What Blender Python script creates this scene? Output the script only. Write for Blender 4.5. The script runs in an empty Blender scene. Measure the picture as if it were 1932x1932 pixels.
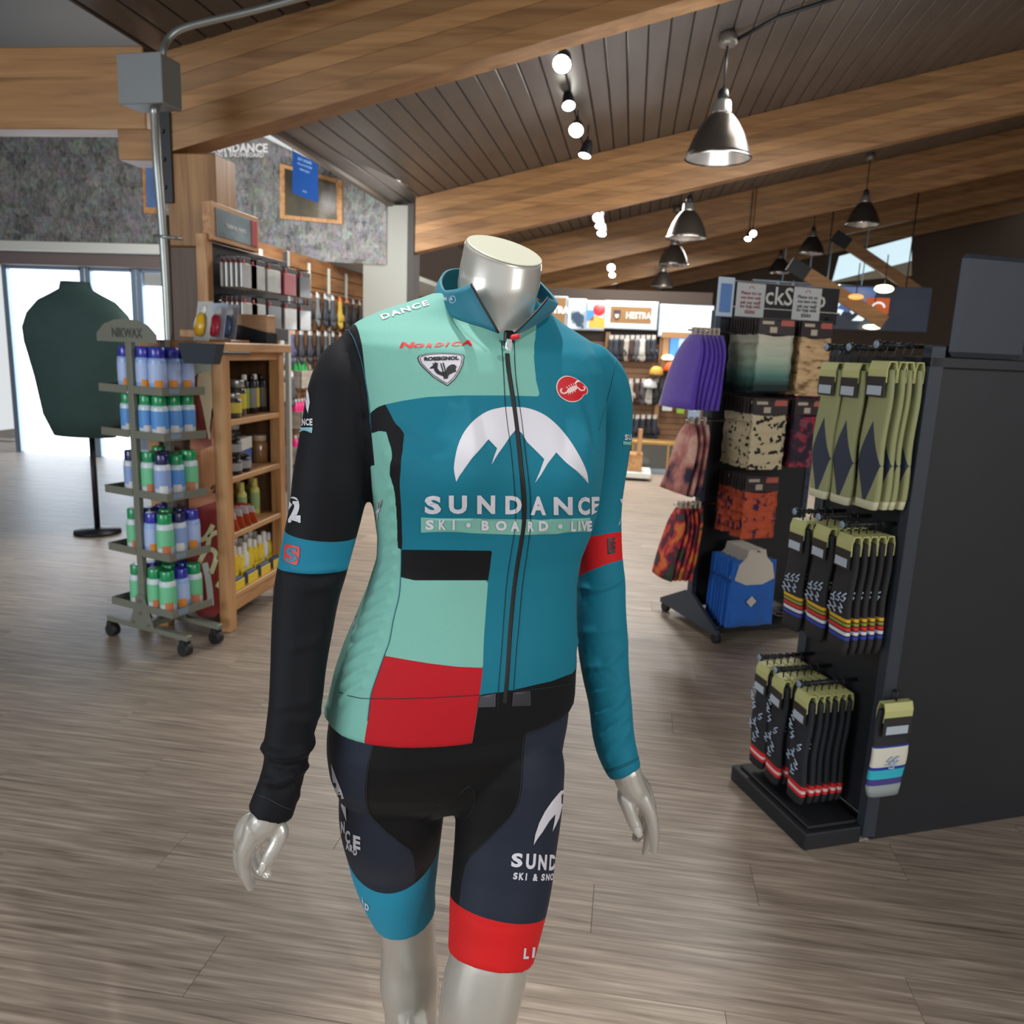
import bpy, bmesh, math, random
import numpy as np
from mathutils import Vector, Matrix
from mathutils.bvhtree import BVHTree
rnd = random.Random(7)
S = bpy.context.scene
COL = S.collection
PI = math.pi
# ---------------------------------------------------------------- camera
F_PX, C_PX, CAM_H = 1500.0, 966.0, 1.44
YAW, PITCH, ROLL = math.radians(8.0), math.radians(11.5), math.radians(2.4)
fw = Vector((-math.sin(YAW)*math.cos(PITCH), math.cos(YAW)*math.cos(PITCH), -math.sin(PITCH)))
r0 = Vector((math.cos(YAW), math.sin(YAW), 0)); u0 = r0.cross(fw)
RT = r0*math.cos(ROLL)+u0*math.sin(ROLL); UP = u0*math.cos(ROLL)-r0*math.sin(ROLL)
CAM = Vector((0, 0, CAM_H)); HEAD = Vector((-math.sin(YAW), math.cos(YAW), 0))
cd = bpy.data.cameras.new('camera'); cam = bpy.data.objects.new('camera', cd); COL.objects.link(cam)
cam.matrix_world = Matrix(((RT.x, UP.x, -fw.x, 0), (RT.y, UP.y, -fw.y, 0), (RT.z, UP.z, -fw.z, CAM_H), (0, 0, 0, 1)))
cd.sensor_width = 36; cd.lens = 36*F_PX/1932; cd.clip_start = .02
cd.dof.use_dof = True; cd.dof.focus_distance = 1.02; cd.dof.aperture_fstop = 9.0
S.camera = cam
# ---------------------------------------------------------------- light
S.view_settings.view_transform = 'Standard'; S.view_settings.look = 'None'
S.view_settings.gamma = 1; S.view_settings.use_curve_mapping = False
S.view_settings.exposure = 0.5
S.cycles.max_bounces = 5; S.cycles.diffuse_bounces = 3; S.cycles.glossy_bounces = 3; S.cycles.transmission_bounces = 4
S.cycles.use_adaptive_sampling = True; S.cycles.adaptive_threshold = .03; S.cycles.use_denoising = True; S.cycles.caustics_reflective = False; S.cycles.caustics_refractive = False
W = bpy.data.worlds.new('world'); S.world = W; W.use_nodes = True
W.node_tree.nodes['Background'].inputs[0].default_value = (.93, .97, 1, 1)
W.node_tree.nodes['Background'].inputs[1].default_value = 0.55
def area(name, loc, target, size, power, color=(1, 1, 1), shape='RECTANGLE', sy=None, spread=PI):
    l = bpy.data.lights.new(name, 'AREA'); l.energy = power; l.color = color; l.shape = shape
    l.size = size; l.size_y = sy or size; l.spread = spread
    o = bpy.data.objects.new(name, l); COL.objects.link(o); o.location = loc
    o.rotation_euler = (Vector(target)-Vector(loc)).to_track_quat('-Z', 'Y').to_euler()
    return o
def spot(name, loc, target, power, angle=60, color=(1, .97, .92), rad=.04, blend=.6):
    l = bpy.data.lights.new(name, 'SPOT'); l.energy = power; l.color = color; l.spot_size = math.radians(angle)
    l.spot_blend = blend; l.shadow_soft_size = rad
    o = bpy.data.objects.new(name, l); COL.objects.link(o); o.location = loc
    o.rotation_euler = (Vector(target)-Vector(loc)).to_track_quat('-Z', 'Y').to_euler()
    return o
# fill lights added behind the camera, left as daylight, right warm; no windows there
area('daylight_fill_left', (-4.5, -3.0, 2.2), (0, 3, 1.0), 3.5, 130, (.90, .96, 1), sy=2.4)
area('warm_fill_right', (4.5, -2.0, 2.4), (0, 3, .8), 2.5, 75, (1, .97, .93), sy=2.0)
# ceiling tracks over the sales floor
for _y, _x, _p in ((6.3, 1.4, 80), (10.4, -.2, 120), (14.6, 1, 120), (5.9, -2.0, 45)):
    area('track_wash', (_x, _y, 3.25+.22*_x), (_x, _y, 0), 1.2, _p, (1, .97, .92))
spot('track_beam_a', (-1.6, -.35, 3.2), (-.1, 1.1, 1.2), 75, 50, (1, .98, .95), .03)
spot('track_beam_b', (1.35, -.1, 3.6), (.0, 1.1, 1.25), 70, 50, (1, .98, .95), .03)
spot('track_beam_c', (-.42, 1.55, 3.2), (-.1, 1.0, 1.25), 120, 42, (1, .98, .95), .03)
area('glove_wall_fill', (-1.9, 7.4, 2.5), (-3.3, 7.6, 1.2), .9, 30, (1, .98, .95), sy=2.6)  # added fill for the dark glove wall, no fixture here
area('mural_fill', (-3.6, 5.6, 2.35), (-4.0, 8.4, 2.9), 1.6, 50, (1, .98, .95), sy=.6)  # area light put in to brighten the mural, without a lamp
area('back_wall_fill', (1.2, 8.3, 2.6), (.8, 10.5, 1.1), 2.4, 26, (1, .97, .92), sy=.5)  # added to lift the far sign wall, no lamp modelled
area('ceiling_fill', (.3, 5.2, 1.9), (.5, 6.4, 4), 2.0, 26, (.92, .96, 1), sy=2.0)  # added fill hanging in mid-air, aimed upward to lighten the ceiling boards
# ---------------------------------------------------------------- helpers
def ray(px, py):
    return fw + RT*((px-C_PX)/F_PX) - UP*((py-C_PX)/F_PX)
def P(px, py, d):                      # point on the sight line at horizontal distance d
    v = ray(px, py); return CAM + v*(d/v.dot(HEAD))
def onx(px, py, x): v = ray(px, py); return CAM+v*(x/v.x)
def ony(px, py, y): v = ray(px, py); return CAM+v*(y/v.y)
def onz(px, py, z): v = ray(px, py); return CAM+v*((z-CAM_H)/v.z)
def lin(c):
    return tuple(((v/255)/12.92 if v/255 <= .04045 else ((v/255+.055)/1.055)**2.4) for v in c[:3])+(1,)
MATS = {}
def M(name, rgb, rough=.55, metal=0, emit=0, var=0, vscale=8, bump=0, bscale=60, sheen=0, coat=0, trans=0, alpha=1, stretch=None, rvar=0, spec=.5):
    if name in MATS: return MATS[name]
    m = bpy.data.materials.new(name); m.use_nodes = True; nt = m.node_tree; b = nt.nodes['Principled BSDF']
    c = lin(rgb); b.inputs['Base Color'].default_value = c
    b.inputs['Roughness'].default_value = rough; b.inputs['Metallic'].default_value = metal
    b.inputs['Specular IOR Level'].default_value = spec
    if coat: b.inputs['Coat Weight'].default_value = coat; b.inputs['Coat Roughness'].default_value = .08
    if sheen: b.inputs['Sheen Weight'].default_value = sheen
    if trans: b.inputs['Transmission Weight'].default_value = trans
    if emit: b.inputs['Emission Color'].default_value = c; b.inputs['Emission Strength'].default_value = emit
    if alpha < 1: b.inputs['Alpha'].default_value = alpha
    N = nt.nodes.new; L = nt.links.new
    tc = N('ShaderNodeTexCoord'); mp = N('ShaderNodeMapping'); L(tc.outputs['Object'], mp.inputs[0])
    if stretch: mp.inputs['Scale'].default_value = stretch
    if var or rvar:
        nz = N('ShaderNodeTexNoise'); nz.inputs['Scale'].default_value = vscale; nz.inputs['Detail'].default_value = 4
        oi = N('ShaderNodeObjectInfo'); ad = N('ShaderNodeVectorMath'); ad.operation = 'ADD'
        mu = N('ShaderNodeVectorMath'); mu.operation = 'SCALE'; mu.inputs['Scale'].default_value = 37
        cb = N('ShaderNodeCombineXYZ'); L(oi.outputs['Random'], cb.inputs[0]); L(oi.outputs['Random'], cb.inputs[1])
        L(cb.outputs[0], mu.inputs[0]); L(mp.outputs[0], ad.inputs[0]); L(mu.outputs[0], ad.inputs[1]); L(ad.outputs[0], nz.inputs[0])
        hs = N('ShaderNodeHueSaturation'); hs.inputs['Color'].default_value = c
        mr = N('ShaderNodeMapRange'); mr.inputs[1].default_value = .3; mr.inputs[2].default_value = .7
        mr.inputs[3].default_value = 1-var; mr.inputs[4].default_value = 1+var; L(nz.outputs[0], mr.inputs[0])
        v = mr.outputs[0]
        if rvar:
            m2 = N('ShaderNodeMapRange'); m2.inputs[3].default_value = 1-rvar; m2.inputs[4].default_value = 1+rvar
            L(oi.outputs['Random'], m2.inputs[0]); mm = N('ShaderNodeMath'); mm.operation = 'MULTIPLY'
            L(v, mm.inputs[0]); L(m2.outputs[0], mm.inputs[1]); v = mm.outputs[0]
        L(v, hs.inputs['Value']); L(hs.outputs[0], b.inputs['Base Color'])
    if bump:
        n2 = N('ShaderNodeTexNoise'); n2.inputs['Scale'].default_value = bscale; L(mp.outputs[0], n2.inputs[0])
        bp = N('ShaderNodeBump'); bp.inputs['Strength'].default_value = bump; bp.inputs['Distance'].default_value = .002
        L(n2.outputs[0], bp.inputs['Height']); L(bp.outputs[0], b.inputs['Normal'])
    MATS[name] = m; return m
def ramp_mat(name, stops, scale=5, stretch=(1, 1, 1), detail=6, rough=.5, kind='noise', bump=0, distortion=0, rvar=.0, emit=0, coords='Object', interp='LINEAR'):
    """noise / voronoi / wave pattern coloured through a ramp; stops = [(pos, rgb255)]"""
    if name in MATS: return MATS[name]
    m = bpy.data.materials.new(name); m.use_nodes = True; nt = m.node_tree; b = nt.nodes['Principled BSDF']
    N = nt.nodes.new; L = nt.links.new; b.inputs['Roughness'].default_value = rough
    tc = N('ShaderNodeTexCoord'); mp = N('ShaderNodeMapping'); mp.inputs['Scale'].default_value = stretch
    oi = N('ShaderNodeObjectInfo'); mu = N('ShaderNodeVectorMath'); mu.operation = 'SCALE'; mu.inputs['Scale'].default_value = 53
    cb = N('ShaderNodeCombineXYZ'); ad = N('ShaderNodeVectorMath'); ad.operation = 'ADD'
    for k in range(3): L(oi.outputs['Random'], cb.inputs[k])
    L(cb.outputs[0], mu.inputs[0]); L(tc.outputs[coords], ad.inputs[0]); L(mu.outputs[0], ad.inputs[1]); L(ad.outputs[0], mp.inputs[0])
    if kind == 'noise':
        t = N('ShaderNodeTexNoise'); t.inputs['Detail'].default_value = detail; t.inputs['Distortion'].default_value = distortion; out = t.outputs[0]
    elif kind == 'voronoi':
        t = N('ShaderNodeTexVoronoi'); out0 = t.outputs['Color']; sp = N('ShaderNodeSeparateColor'); L(out0, sp.inputs[0]); out = sp.outputs[0]
    else:
        t = N('ShaderNodeTexWave'); t.inputs['Distortion'].default_value = distortion; t.inputs['Detail'].default_value = detail; out = t.outputs['Fac']
    t.inputs['Scale'].default_value = scale; L(mp.outputs[0], t.inputs['Vector'])
    cr = N('ShaderNodeValToRGB'); e = cr.color_ramp.elements; cr.color_ramp.interpolation = interp
    while len(e) < len(stops): e.new(.5)
    for i, (p_, c) in enumerate(stops): e[i].position = p_; e[i].color = lin(c)
    L(out, cr.inputs[0]); col = cr.outputs[0]
    if rvar:
        hs = N('ShaderNodeHueSaturation'); mr = N('ShaderNodeMapRange'); mr.inputs[3].default_value = 1-rvar; mr.inputs[4].default_value = 1+rvar
        L(oi.outputs['Random'], mr.inputs[0]); L(mr.outputs[0], hs.inputs['Value']); L(col, hs.inputs['Color']); col = hs.outputs[0]
    L(col, b.inputs['Base Color'])
    if emit: L(col, b.inputs['Emission Color']); b.inputs['Emission Strength'].default_value = emit
    if bump:
        bp = N('ShaderNodeBump'); bp.inputs['Strength'].default_value = bump; bp.inputs['Distance'].default_value = .002
        L(out, bp.inputs['Height']); L(bp.outputs[0], b.inputs['Normal'])
    MATS[name] = m; return m

class MB:
    """collects shapes into one mesh; mats by index"""
    def __init__(s, T=None): s.v = []; s.f = []; s.m = []; s.T = T; s.mi = 0; s.sm = []
    def add(s, vs, fs, smooth=False):
        o = len(s.v)
        for p in vs:
            p = Vector(p); s.v.append(s.T @ p if s.T is not None else p)
        for f in fs: s.f.append([o+i for i in f]); s.m.append(s.mi); s.sm.append(smooth)
        return s
    def box(s, a, b):
        (x0, y0, z0), (x1, y1, z1) = a, b
        x0, x1 = min(x0, x1), max(x0, x1); y0, y1 = min(y0, y1), max(y0, y1); z0, z1 = min(z0, z1), max(z0, z1)
        return s.add([(x0, y0, z0), (x1, y0, z0), (x1, y1, z0), (x0, y1, z0), (x0, y0, z1), (x1, y0, z1), (x1, y1, z1), (x0, y1, z1)],
                     [(0, 3, 2, 1), (4, 5, 6, 7), (0, 1, 5, 4), (1, 2, 6, 5), (2, 3, 7, 6), (3, 0, 4, 7)])
    def bevbox(s, a, b, w=.003):
        (x0, y0, z0), (x1, y1, z1) = a, b
        x0, x1 = min(x0, x1), max(x0, x1); y0, y1 = min(y0, y1), max(y0, y1); z0, z1 = min(z0, z1), max(z0, z1)
        w = min(w, (x1-x0)*.45, (y1-y0)*.45, (z1-z0)*.45)
        rings = []
        for z, i in ((z0, w), (z0+w, 0), (z1-w, 0), (z1, w)):
            rings.append([(x0+i+(w-i), y0+i, z), (x1-w, y0+i, z), (x1-i, y0+w, z), (x1-i, y1-w, z), (x1-w, y1-i, z), (x0+w, y1-i, z), (x0+i, y1-w, z), (x0+i, y0+w, z)])
        return s.loft(rings, smooth=False)
    def loft(s, rings, cap=True, closed=True, smooth=True):
        n = len(rings[0]); vs = [p for r in rings for p in r]; fs = []
        for i in range(len(rings)-1):
            for j in range(n if closed else n-1):
                k = (j+1) % n; fs.append((i*n+j, i*n+k, (i+1)*n+k, (i+1)*n+j))
        s.add(vs, fs, smooth)
        if cap and closed:
            o = len(s.v)-len(vs)
            s.f.append([o+j for j in range(n)][::-1]); s.m.append(s.mi); s.sm.append(False)
            s.f.append([o+(len(rings)-1)*n+j for j in range(n)]); s.m.append(s.mi); s.sm.append(False)
        return s
    def cyl(s, p, q, r, r2=None, n=12, smooth=True):
        p, q = Vector(p), Vector(q); r2 = r if r2 is None else r2; a = (q-p).normalized()
        u = a.orthogonal().normalized(); w = a.cross(u)
        return s.loft([[c+(u*math.cos(2*PI*i/n)+w*math.sin(2*PI*i/n))*rr for i in range(n)] for c, rr in ((p, r), (q, r2))], smooth=smooth)
    def tube(s, pts, r, n=8, rs=None):
        pts = [Vector(p) for p in pts]; rings = []; u = None
        for i, p in enumerate(pts):
            t = (pts[min(i+1, len(pts)-1)]-pts[max(i-1, 0)]).normalized()
            u = t.orthogonal().normalized() if u is None else (u-t*u.dot(t)).normalized()
            w = t.cross(u); rr = rs[i] if rs else r
            rings.append([p+(u*math.cos(2*PI*k/n)+w*math.sin(2*PI*k/n))*rr for k in range(n)])
        return s.loft(rings)
    def lathe(s, prof, c=(0, 0, 0), n=16, axis=None, cap=True, sx=1, sy=1):
        c = Vector(c); q = Vector((0, 0, 1)).rotation_difference(Vector(axis)) if axis else None; rings = []
        for r, z in prof:
            rg = [Vector((r*math.cos(2*PI*i/n)*sx, r*math.sin(2*PI*i/n)*sy, z)) for i in range(n)]
            rings.append([c+(q @ p if q else p) for p in rg])
        return s.loft(rings, cap=cap)
    def sphere(s, c, r, n=12, sx=1, sy=1, sz=1):
        m = n//2+1
        return s.lathe([(max(r*math.sin(PI*i/m), 1e-4), -r*math.cos(PI*i/m)*sz) for i in range(m+1)], c, n, sx=sx, sy=sy)
    def prism(s, poly, O, ex, ey, th):
        O, ex, ey = Vector(O), Vector(ex), Vector(ey); nn = ex.cross(ey).normalized()*th; n = len(poly)
        a = [O+ex*x+ey*y for x, y in poly]; b = [p+nn for p in a]
        s.add(a+b, [tuple(range(n))[::-1], tuple(range(n, 2*n))]+[(i, (i+1) % n, n+(i+1) % n, n+i) for i in range(n)])
        return s
    def mesh(s, name, mats):
        me = bpy.data.meshes.new(name); me.from_pydata([tuple(v) for v in s.v], [], s.f)
        for m in (mats if isinstance(mats, (list, tuple)) else [mats]): me.materials.append(m)
        me.polygons.foreach_set('material_index', s.m); me.polygons.foreach_set('use_smooth', s.sm)
        me.update(); return me
    def build(s, name, mats, parent=None, loc=None, kind=None):
        me = s.mesh(name, mats)
        o = bpy.data.objects.new(name, me); COL.objects.link(o)
        if parent is not None: o.parent = parent
        if loc is not None: o.location = loc
        if kind: o['kind'] = kind
        return o
def obj(name, me, parent=None, loc=(0, 0, 0), rot=(0, 0, 0), kind=None, scale=None):
    o = bpy.data.objects.new(name, me); COL.objects.link(o); o.location = loc; o.rotation_euler = rot
    if parent is not None: o.parent = parent
    if kind: o['kind'] = kind
    if scale: o.scale = scale
    return o
def thing(name, label, cat, loc=(0, 0, 0), rz=0, group=None):
    o = bpy.data.objects.new(name, None); COL.objects.link(o); o.location = loc; o.rotation_euler = (0, 0, rz)
    o.empty_display_size = .05
    return tag(o, label, cat, group)
def tag(o, label, cat, group=None):
    o['label'] = label; o['category'] = cat
    if group: o['group'] = group
    return o
def dup(root, loc, rz=None, label=None, group=None, parent_inv=None):
    r = root.copy(); COL.objects.link(r); r.location = loc
    if rz is not None: r.rotation_euler = (0, 0, rz)
    if label: r['label'] = label
    if group: r['group'] = group
    for ch in KIDS(root):
        c = ch.copy(); COL.objects.link(c); c.parent = r
        for g in KIDS(ch):
            d = g.copy(); COL.objects.link(d); d.parent = c
    return r
_kc = {}
def KIDS(o):
    if o.name not in _kc: _kc[o.name] = list(o.children)
    return _kc[o.name]
def text_poly(txt, bold=.0, res=3, spacing=1.0):
    """flat text mesh -> (verts 2D, faces), origin baseline left, cap height ~ .7"""
    c = bpy.data.curves.new('t', 'FONT'); c.body = txt; c.offset = bold; c.resolution_u = res; c.space_character = spacing
    o = bpy.data.objects.new('t', c); COL.objects.link(o)
    me = o.to_mesh(); v = [(p.co.x, p.co.y) for p in me.vertices]; f = [tuple(p.vertices) for p in me.polygons]
    o.to_mesh_clear(); bpy.data.objects.remove(o); bpy.data.curves.remove(c); return v, f
def text_on(mb, txt, O, ex, ey, w=None, h=None, bold=.02, off=.001, center=True, spacing=1.0):
    """writes text on a plane: O = centre (or left base), ex/ey unit dirs, w = width or h = cap height"""
    v, f = text_poly(txt, bold, 2, spacing)
    if not v: return mb
    x0 = min(p[0] for p in v); x1 = max(p[0] for p in v); y0 = min(p[1] for p in v); y1 = max(p[1] for p in v)
    sx = (w/(x1-x0)) if w else h/(y1-y0); sy = (h/(y1-y0)) if h else sx
    if not w: sx = sy
    O, ex, ey = Vector(O), Vector(ex).normalized(), Vector(ey).normalized(); n = ex.cross(ey)
    cx, cy = ((x0+x1)/2, (y0+y1)/2) if center else (x0, y0)
    return mb.add([O+ex*((p[0]-cx)*sx)+ey*((p[1]-cy)*sy)+n*off for p in v], f)
def ordn(i): return ['first', 'second', 'third', 'fourth', 'fifth', 'sixth', 'seventh', 'eighth', 'ninth', 'tenth', 'eleventh', 'twelfth', 'thirteenth', 'fourteenth', 'fifteenth', 'sixteenth', 'seventeenth', 'eighteenth', 'nineteenth', 'twentieth'][i]
def crom(pts, n):
    """Catmull-Rom through lists of tuples, n samples per span"""
    A = [np.array(p, float) for p in pts]; out = []
    for i in range(len(A)-1):
        p0, p1, p2, p3 = A[max(i-1, 0)], A[i], A[i+1], A[min(i+2, len(A)-1)]
        for k in range(n):
            t = k/n; out.append(.5*((2*p1)+(-p0+p2)*t+(2*p0-5*p1+4*p2-p3)*t*t+(-p0+3*p1-3*p2+p3)*t**3))
    out.append(A[-1]); return out
def smooth_line(pl, n=4): return [tuple(p) for p in crom(pl, n)]
# ---------------------------------------------------------------- common materials
WOOD_STOPS = [(.25, (112, 72, 38)), (.45, (150, 104, 60)), (.6, (172, 122, 74)), (.8, (190, 142, 92))]
m_beam = ramp_mat('glulam', [(.2, (120, 82, 48)), (.42, (163, 118, 74)), (.58, (178, 132, 84)), (.8, (196, 152, 104))], scale=3.2, stretch=(.35, 4, 5.5), detail=4, rough=.5, distortion=.6, bump=.1)
m_pine = ramp_mat('pine', [(.25, (150, 100, 58)), (.5, (186, 138, 90)), (.75, (205, 160, 110))], scale=4, stretch=(6, 6, .6), rough=.5, distortion=.5)
m_pineh = ramp_mat('pine_horizontal', [(.25, (150, 100, 58)), (.5, (186, 138, 90)), (.75, (205, 160, 110))], scale=4, stretch=(6, .6, 6), rough=.5, distortion=.5)
m_black = M('black_metal', (26, 28, 32), .45, .2)
m_slate = M('slate_metal', (62, 72, 86), .45, .3)
m_dark = M('dark_panel', (24, 26, 30), .55)
m_grey = M('painted_grey_metal', (128, 128, 116), .45, .2)
m_white = M('white_paint', (214, 216, 210), .6)
m_offwhite = M('off_white_paint', (150, 152, 146), .6)
m_chrome = M('chrome', (200, 200, 200), .18, 1)
m_rubber = M('rubber', (28, 28, 30), .6)
m_paperw = M('white_card', (225, 225, 220), .7)
m_glow = M('lamp_glow', (255, 250, 235), emit=14)
# ================================================================ room
SL = .24
def zc(x): return 2.93+SL*(x+2.35)
def zb(x): return 2.39+SL*(x+2.35)
# floor: vinyl planks laid along X, rows .19 m deep
m_plank = ramp_mat('vinyl_plank', [(.28, (112, 98, 85)), (.42, (142, 127, 113)), (.55, (160, 144, 129)), (.72, (186, 171, 155))], scale=4.2, stretch=(.9, 20, 1), detail=10, rough=.42, distortion=.45, rvar=.07, bump=.15)
m_joint = M('plank_joint', (116, 103, 90), .7)
floor = MB().box((-9, -6, -.06), (12, 30, -.004)).build('floor', m_joint); floor['kind'] = 'structure'
PL, PW = 1.2, .19
pm = MB().bevbox((.0005, .0005, -.004), (PL-.0005, PW-.0005, 0), .0005).mesh('plank', m_plank)
far = MB(); npl = 0; rows = []
for j in range(-14, 130):
    y = j*PW+.075; off = ((j*0.37) % 1)*PL
    for i in range(-7, 10):
        x = i*PL+off-.4
        rows.append((y, x))
def vis(x, y):
    for sx in (0, .6, 1.2):
        p = Vector((x+sx, y+.1, 0))-CAM; z = p.dot(fw)
        if z > .1:
            px = C_PX+F_PX*p.dot(RT)/z; py = C_PX-F_PX*p.dot(UP)/z
            if 150 < px < 1790 and -50 < py < 2050: return True
    return False
for y, x in rows:
    if y < 9.5 and y > .6 and npl < 290 and vis(x, y):
        obj('plank', pm, floor, (x, y, 0)); npl += 1
    else:
        far.bevbox((x+.0008, y+.0008, -.004), (x+PL-.0008, y+PW-.0008, 0), .0006)
far.build('plank_field', m_plank, floor, kind='stuff')
# ceiling: dark stained boards running away from the viewer, each its own piece
m_board = M('dark_ceiling_board', (88, 82, 78), .36, var=.16, vscale=3, stretch=(3, .5, 3), rvar=.08, bump=.1, bscale=20)
m_groove = M('board_groove', (22, 19, 18), .8)
ceiling = MB().add([(-2.6, -2, zc(-2.6)+.03), (9.4, -2, zc(9.4)+.03), (9.4, 24, zc(9.4)+.03), (-2.6, 24, zc(-2.6)+.03), (-2.6, -2, zc(-2.6)+.09), (9.4, -2, zc(9.4)+.09), (9.4, 24, zc(9.4)+.09), (-2.6, 24, zc(-2.6)+.09)],
                   [(0, 1, 2, 3), (7, 6, 5, 4), (0, 4, 5, 1), (1, 5, 6, 2), (2, 6, 7, 3), (3, 7, 4, 0)]).build('ceiling', m_groove); ceiling['kind'] = 'structure'
bw = .14
bm_ = MB().bevbox((.004, 0, 0), (bw/math.cos(math.atan(SL))-.004, 26, .028), .006).mesh('ceiling_board', m_board)
for i in range(84):
    x = -2.56+i*bw
    obj('ceiling_board', bm_, ceiling, (x, -2, zc(x)+.002), (0, -math.atan(SL), 0))
# glulam rafters
def beam(y, x0, x1, label, w=.17):
    t = thing('ceiling_beam', label, 'beam', (0, y, 0), 0, 'laminated timber ceiling beams')
    n = 9; H_ = .54; dx = 0
    for k in range(1):
        MB().add([(x0, -w/2, zb(x0)), (x1, -w/2, zb(x1)), (x1, w/2, zb(x1)), (x0, w/2, zb(x0)), (x0, -w/2, zc(x0)), (x1, -w/2, zc(x1)), (x1, w/2, zc(x1)), (x0, w/2, zc(x0))],
                 [(0, 3, 2, 1), (4, 5, 6, 7), (0, 1, 5, 4), (1, 2, 6, 5), (2, 3, 7, 6), (3, 0, 4, 7)]).build('timber', m_beam, t)
    return t
# laminations: a beam is a stack of boards
def glulam(y, x0, x1, label, nl=6, w=.17, sl=SL):
    zb = lambda x: 2.39+(.055 if sl != SL else 0)+sl*(x+2.35)
    t = thing('ceiling_beam', label, 'beam', (0, y, 0), 0, 'laminated timber ceiling beams')
    for k in range(nl):
        a = k/nl*.54+(.0008 if k else 0); b = (k+1)/nl*.54-.0008; ww = w/2-(.0012 if k % 2 else 0)
        MB().add([(x0, -ww, zb(x0)+a), (x1, -ww, zb(x1)+a), (x1, ww, zb(x1)+a), (x0, ww, zb(x0)+a), (x0, -ww, zb(x0)+b), (x1, -ww, zb(x1)+b), (x1, ww, zb(x1)+b), (x0, ww, zb(x0)+b)],
                 [(0, 3, 2, 1), (4, 5, 6, 7), (0, 1, 5, 4), (1, 2, 6, 5), (2, 3, 7, 6), (3, 0, 4, 7)]).build('lamination', m_lams[k % len(m_lams)], t)
    return t
m_lams = [ramp_mat('glulam_%s' % n, [(.2, (int(118*s), int(82*s), int(46*s))), (.42, (int(150*s), int(108*s), int(65*s))), (.58, (int(164*s), int(121*s), int(76*s))), (.8, (int(180*s), int(138*s), int(92*s)))], scale=2.6, stretch=(.5, 5, 9), detail=5, rough=.48, distortion=.8, bump=.08) for n, s in (('mid', 1.0), ('warm', .96), ('pale', 1.07), ('dark', .9))]
glulam(4.3, -2.52, 9.2, 'nearest laminated timber beam, crossing the top left of the photo', sl=.26)
glulam(8.5, -2.32, 9.2, 'second laminated timber beam, ending at the white column')
glulam(12.7, -2.3, 9.2, 'third laminated timber beam, behind the second pendant lamp')
glulam(16.9, -2.3, 9.2, 'fourth laminated timber beam, deep in the shop')
glulam(21.1, -2.3, 9.2, 'farthest laminated timber beam, just above the back signs')
# wooden post under the first beam
m_post = ramp_mat('post_timber', [(.25, (118, 78, 40)), (.5, (156, 112, 64)), (.75, (178, 134, 84))], scale=3, stretch=(9, 9, .5), rough=.5, distortion=.7)
m_postd = ramp_mat('post_stained', [(.3, (70, 50, 42)), (.6, (98, 72, 54)), (.8, (122, 90, 60))], scale=3, stretch=(9, 9, .5), rough=.5, distortion=.7)
t = thing('timber_post', 'square timber post carrying the nearest beam, darker stained below', 'post', (-2.40, 4.34, 0))
MB().bevbox((-.14, -.125, 1.92), (.14, .1, 2.395), .006).build('post_shaft', m_post, t)
MB().bevbox((-.14, -.125, 0), (.14, .1, 1.919), .006).build('stained_sleeve', m_postd, t)
p = MB().bevbox((-.19, -.14, 2.14), (-.10, -.126, 2.74), .003)
pl = p.build('steel_plate', m_black, t)
for z in (2.22, 2.36, 2.5, 2.64): MB().cyl((-.145, -.15, z), (-.145, -.139, z), .014, n=6).build('bolt', m_black, pl)
# conduit and junction box
c0 = P(292, 140, 4.12)
m_cond = M('galvanised', (158, 162, 160), .35, .7, var=.08)
t = thing('junction_box', 'grey steel junction box at the head of the timber post', 'box', (0, 0, 0))
a = P(284, 158, 4.02); MB(Matrix.Translation(a) @ Matrix.Rotation(math.radians(-6), 4, 'Z')).bevbox((-.115, -.07, -.105), (.115, .07, .105), .004).build('box_body', M('box_grey', (128, 132, 134), .5, .3), t)
t2 = MB(Matrix.Translation(a) @ Matrix.Rotation(math.radians(-6), 4, 'Z'))
t2.bevbox((-.118, -.076, -.108), (.118, -.070, .108), .003).build('cover', M('box_grey', (128, 132, 134)), t)
pts = [P(x, y, d) for x, y, d in ((306, 118, 4.05), (308, 95, 4.05), (316, 76, 4.08), (335, 58, 4.1), (370, 46, 4.12), (420, 34, 4.14), (470, 22, 4.16), (560, -2, 4.2), (700, -40, 4.2))]
tag(MB().tube([tuple(q) for q in crom([tuple(p) for p in pts], 5)], .017, 10).build('conduit', m_cond), 'galvanised conduit bending from the junction box along the beam top', 'pipe')
pts = [P(x, y, d) for x, y, d in ((291, 195, 4.02), (296, 300, 4.1), (304, 400, 4.12), (311, 500, 4.12), (317, 620, 4.12), (321, 700, 4.12))]
pts.append(Vector((pts[-1].x, pts[-1].y, 0.01)))
t = thing('vertical_conduit', 'galvanised conduit running down the front of the timber post', 'pipe', (0, 0, 0))
MB().tube([tuple(q) for q in crom([tuple(p) for p in pts], 4)], .021, 10).build('pipe', m_cond, t)
q = P(306, 446, 4.12); MB().tube([q+Vector((-.03, -.02, 0)), q+Vector((.05, -.015, -.006)), q+Vector((.09, .03, -.006))], .008, 6).build('pipe_clamp', m_cond, t)
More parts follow.
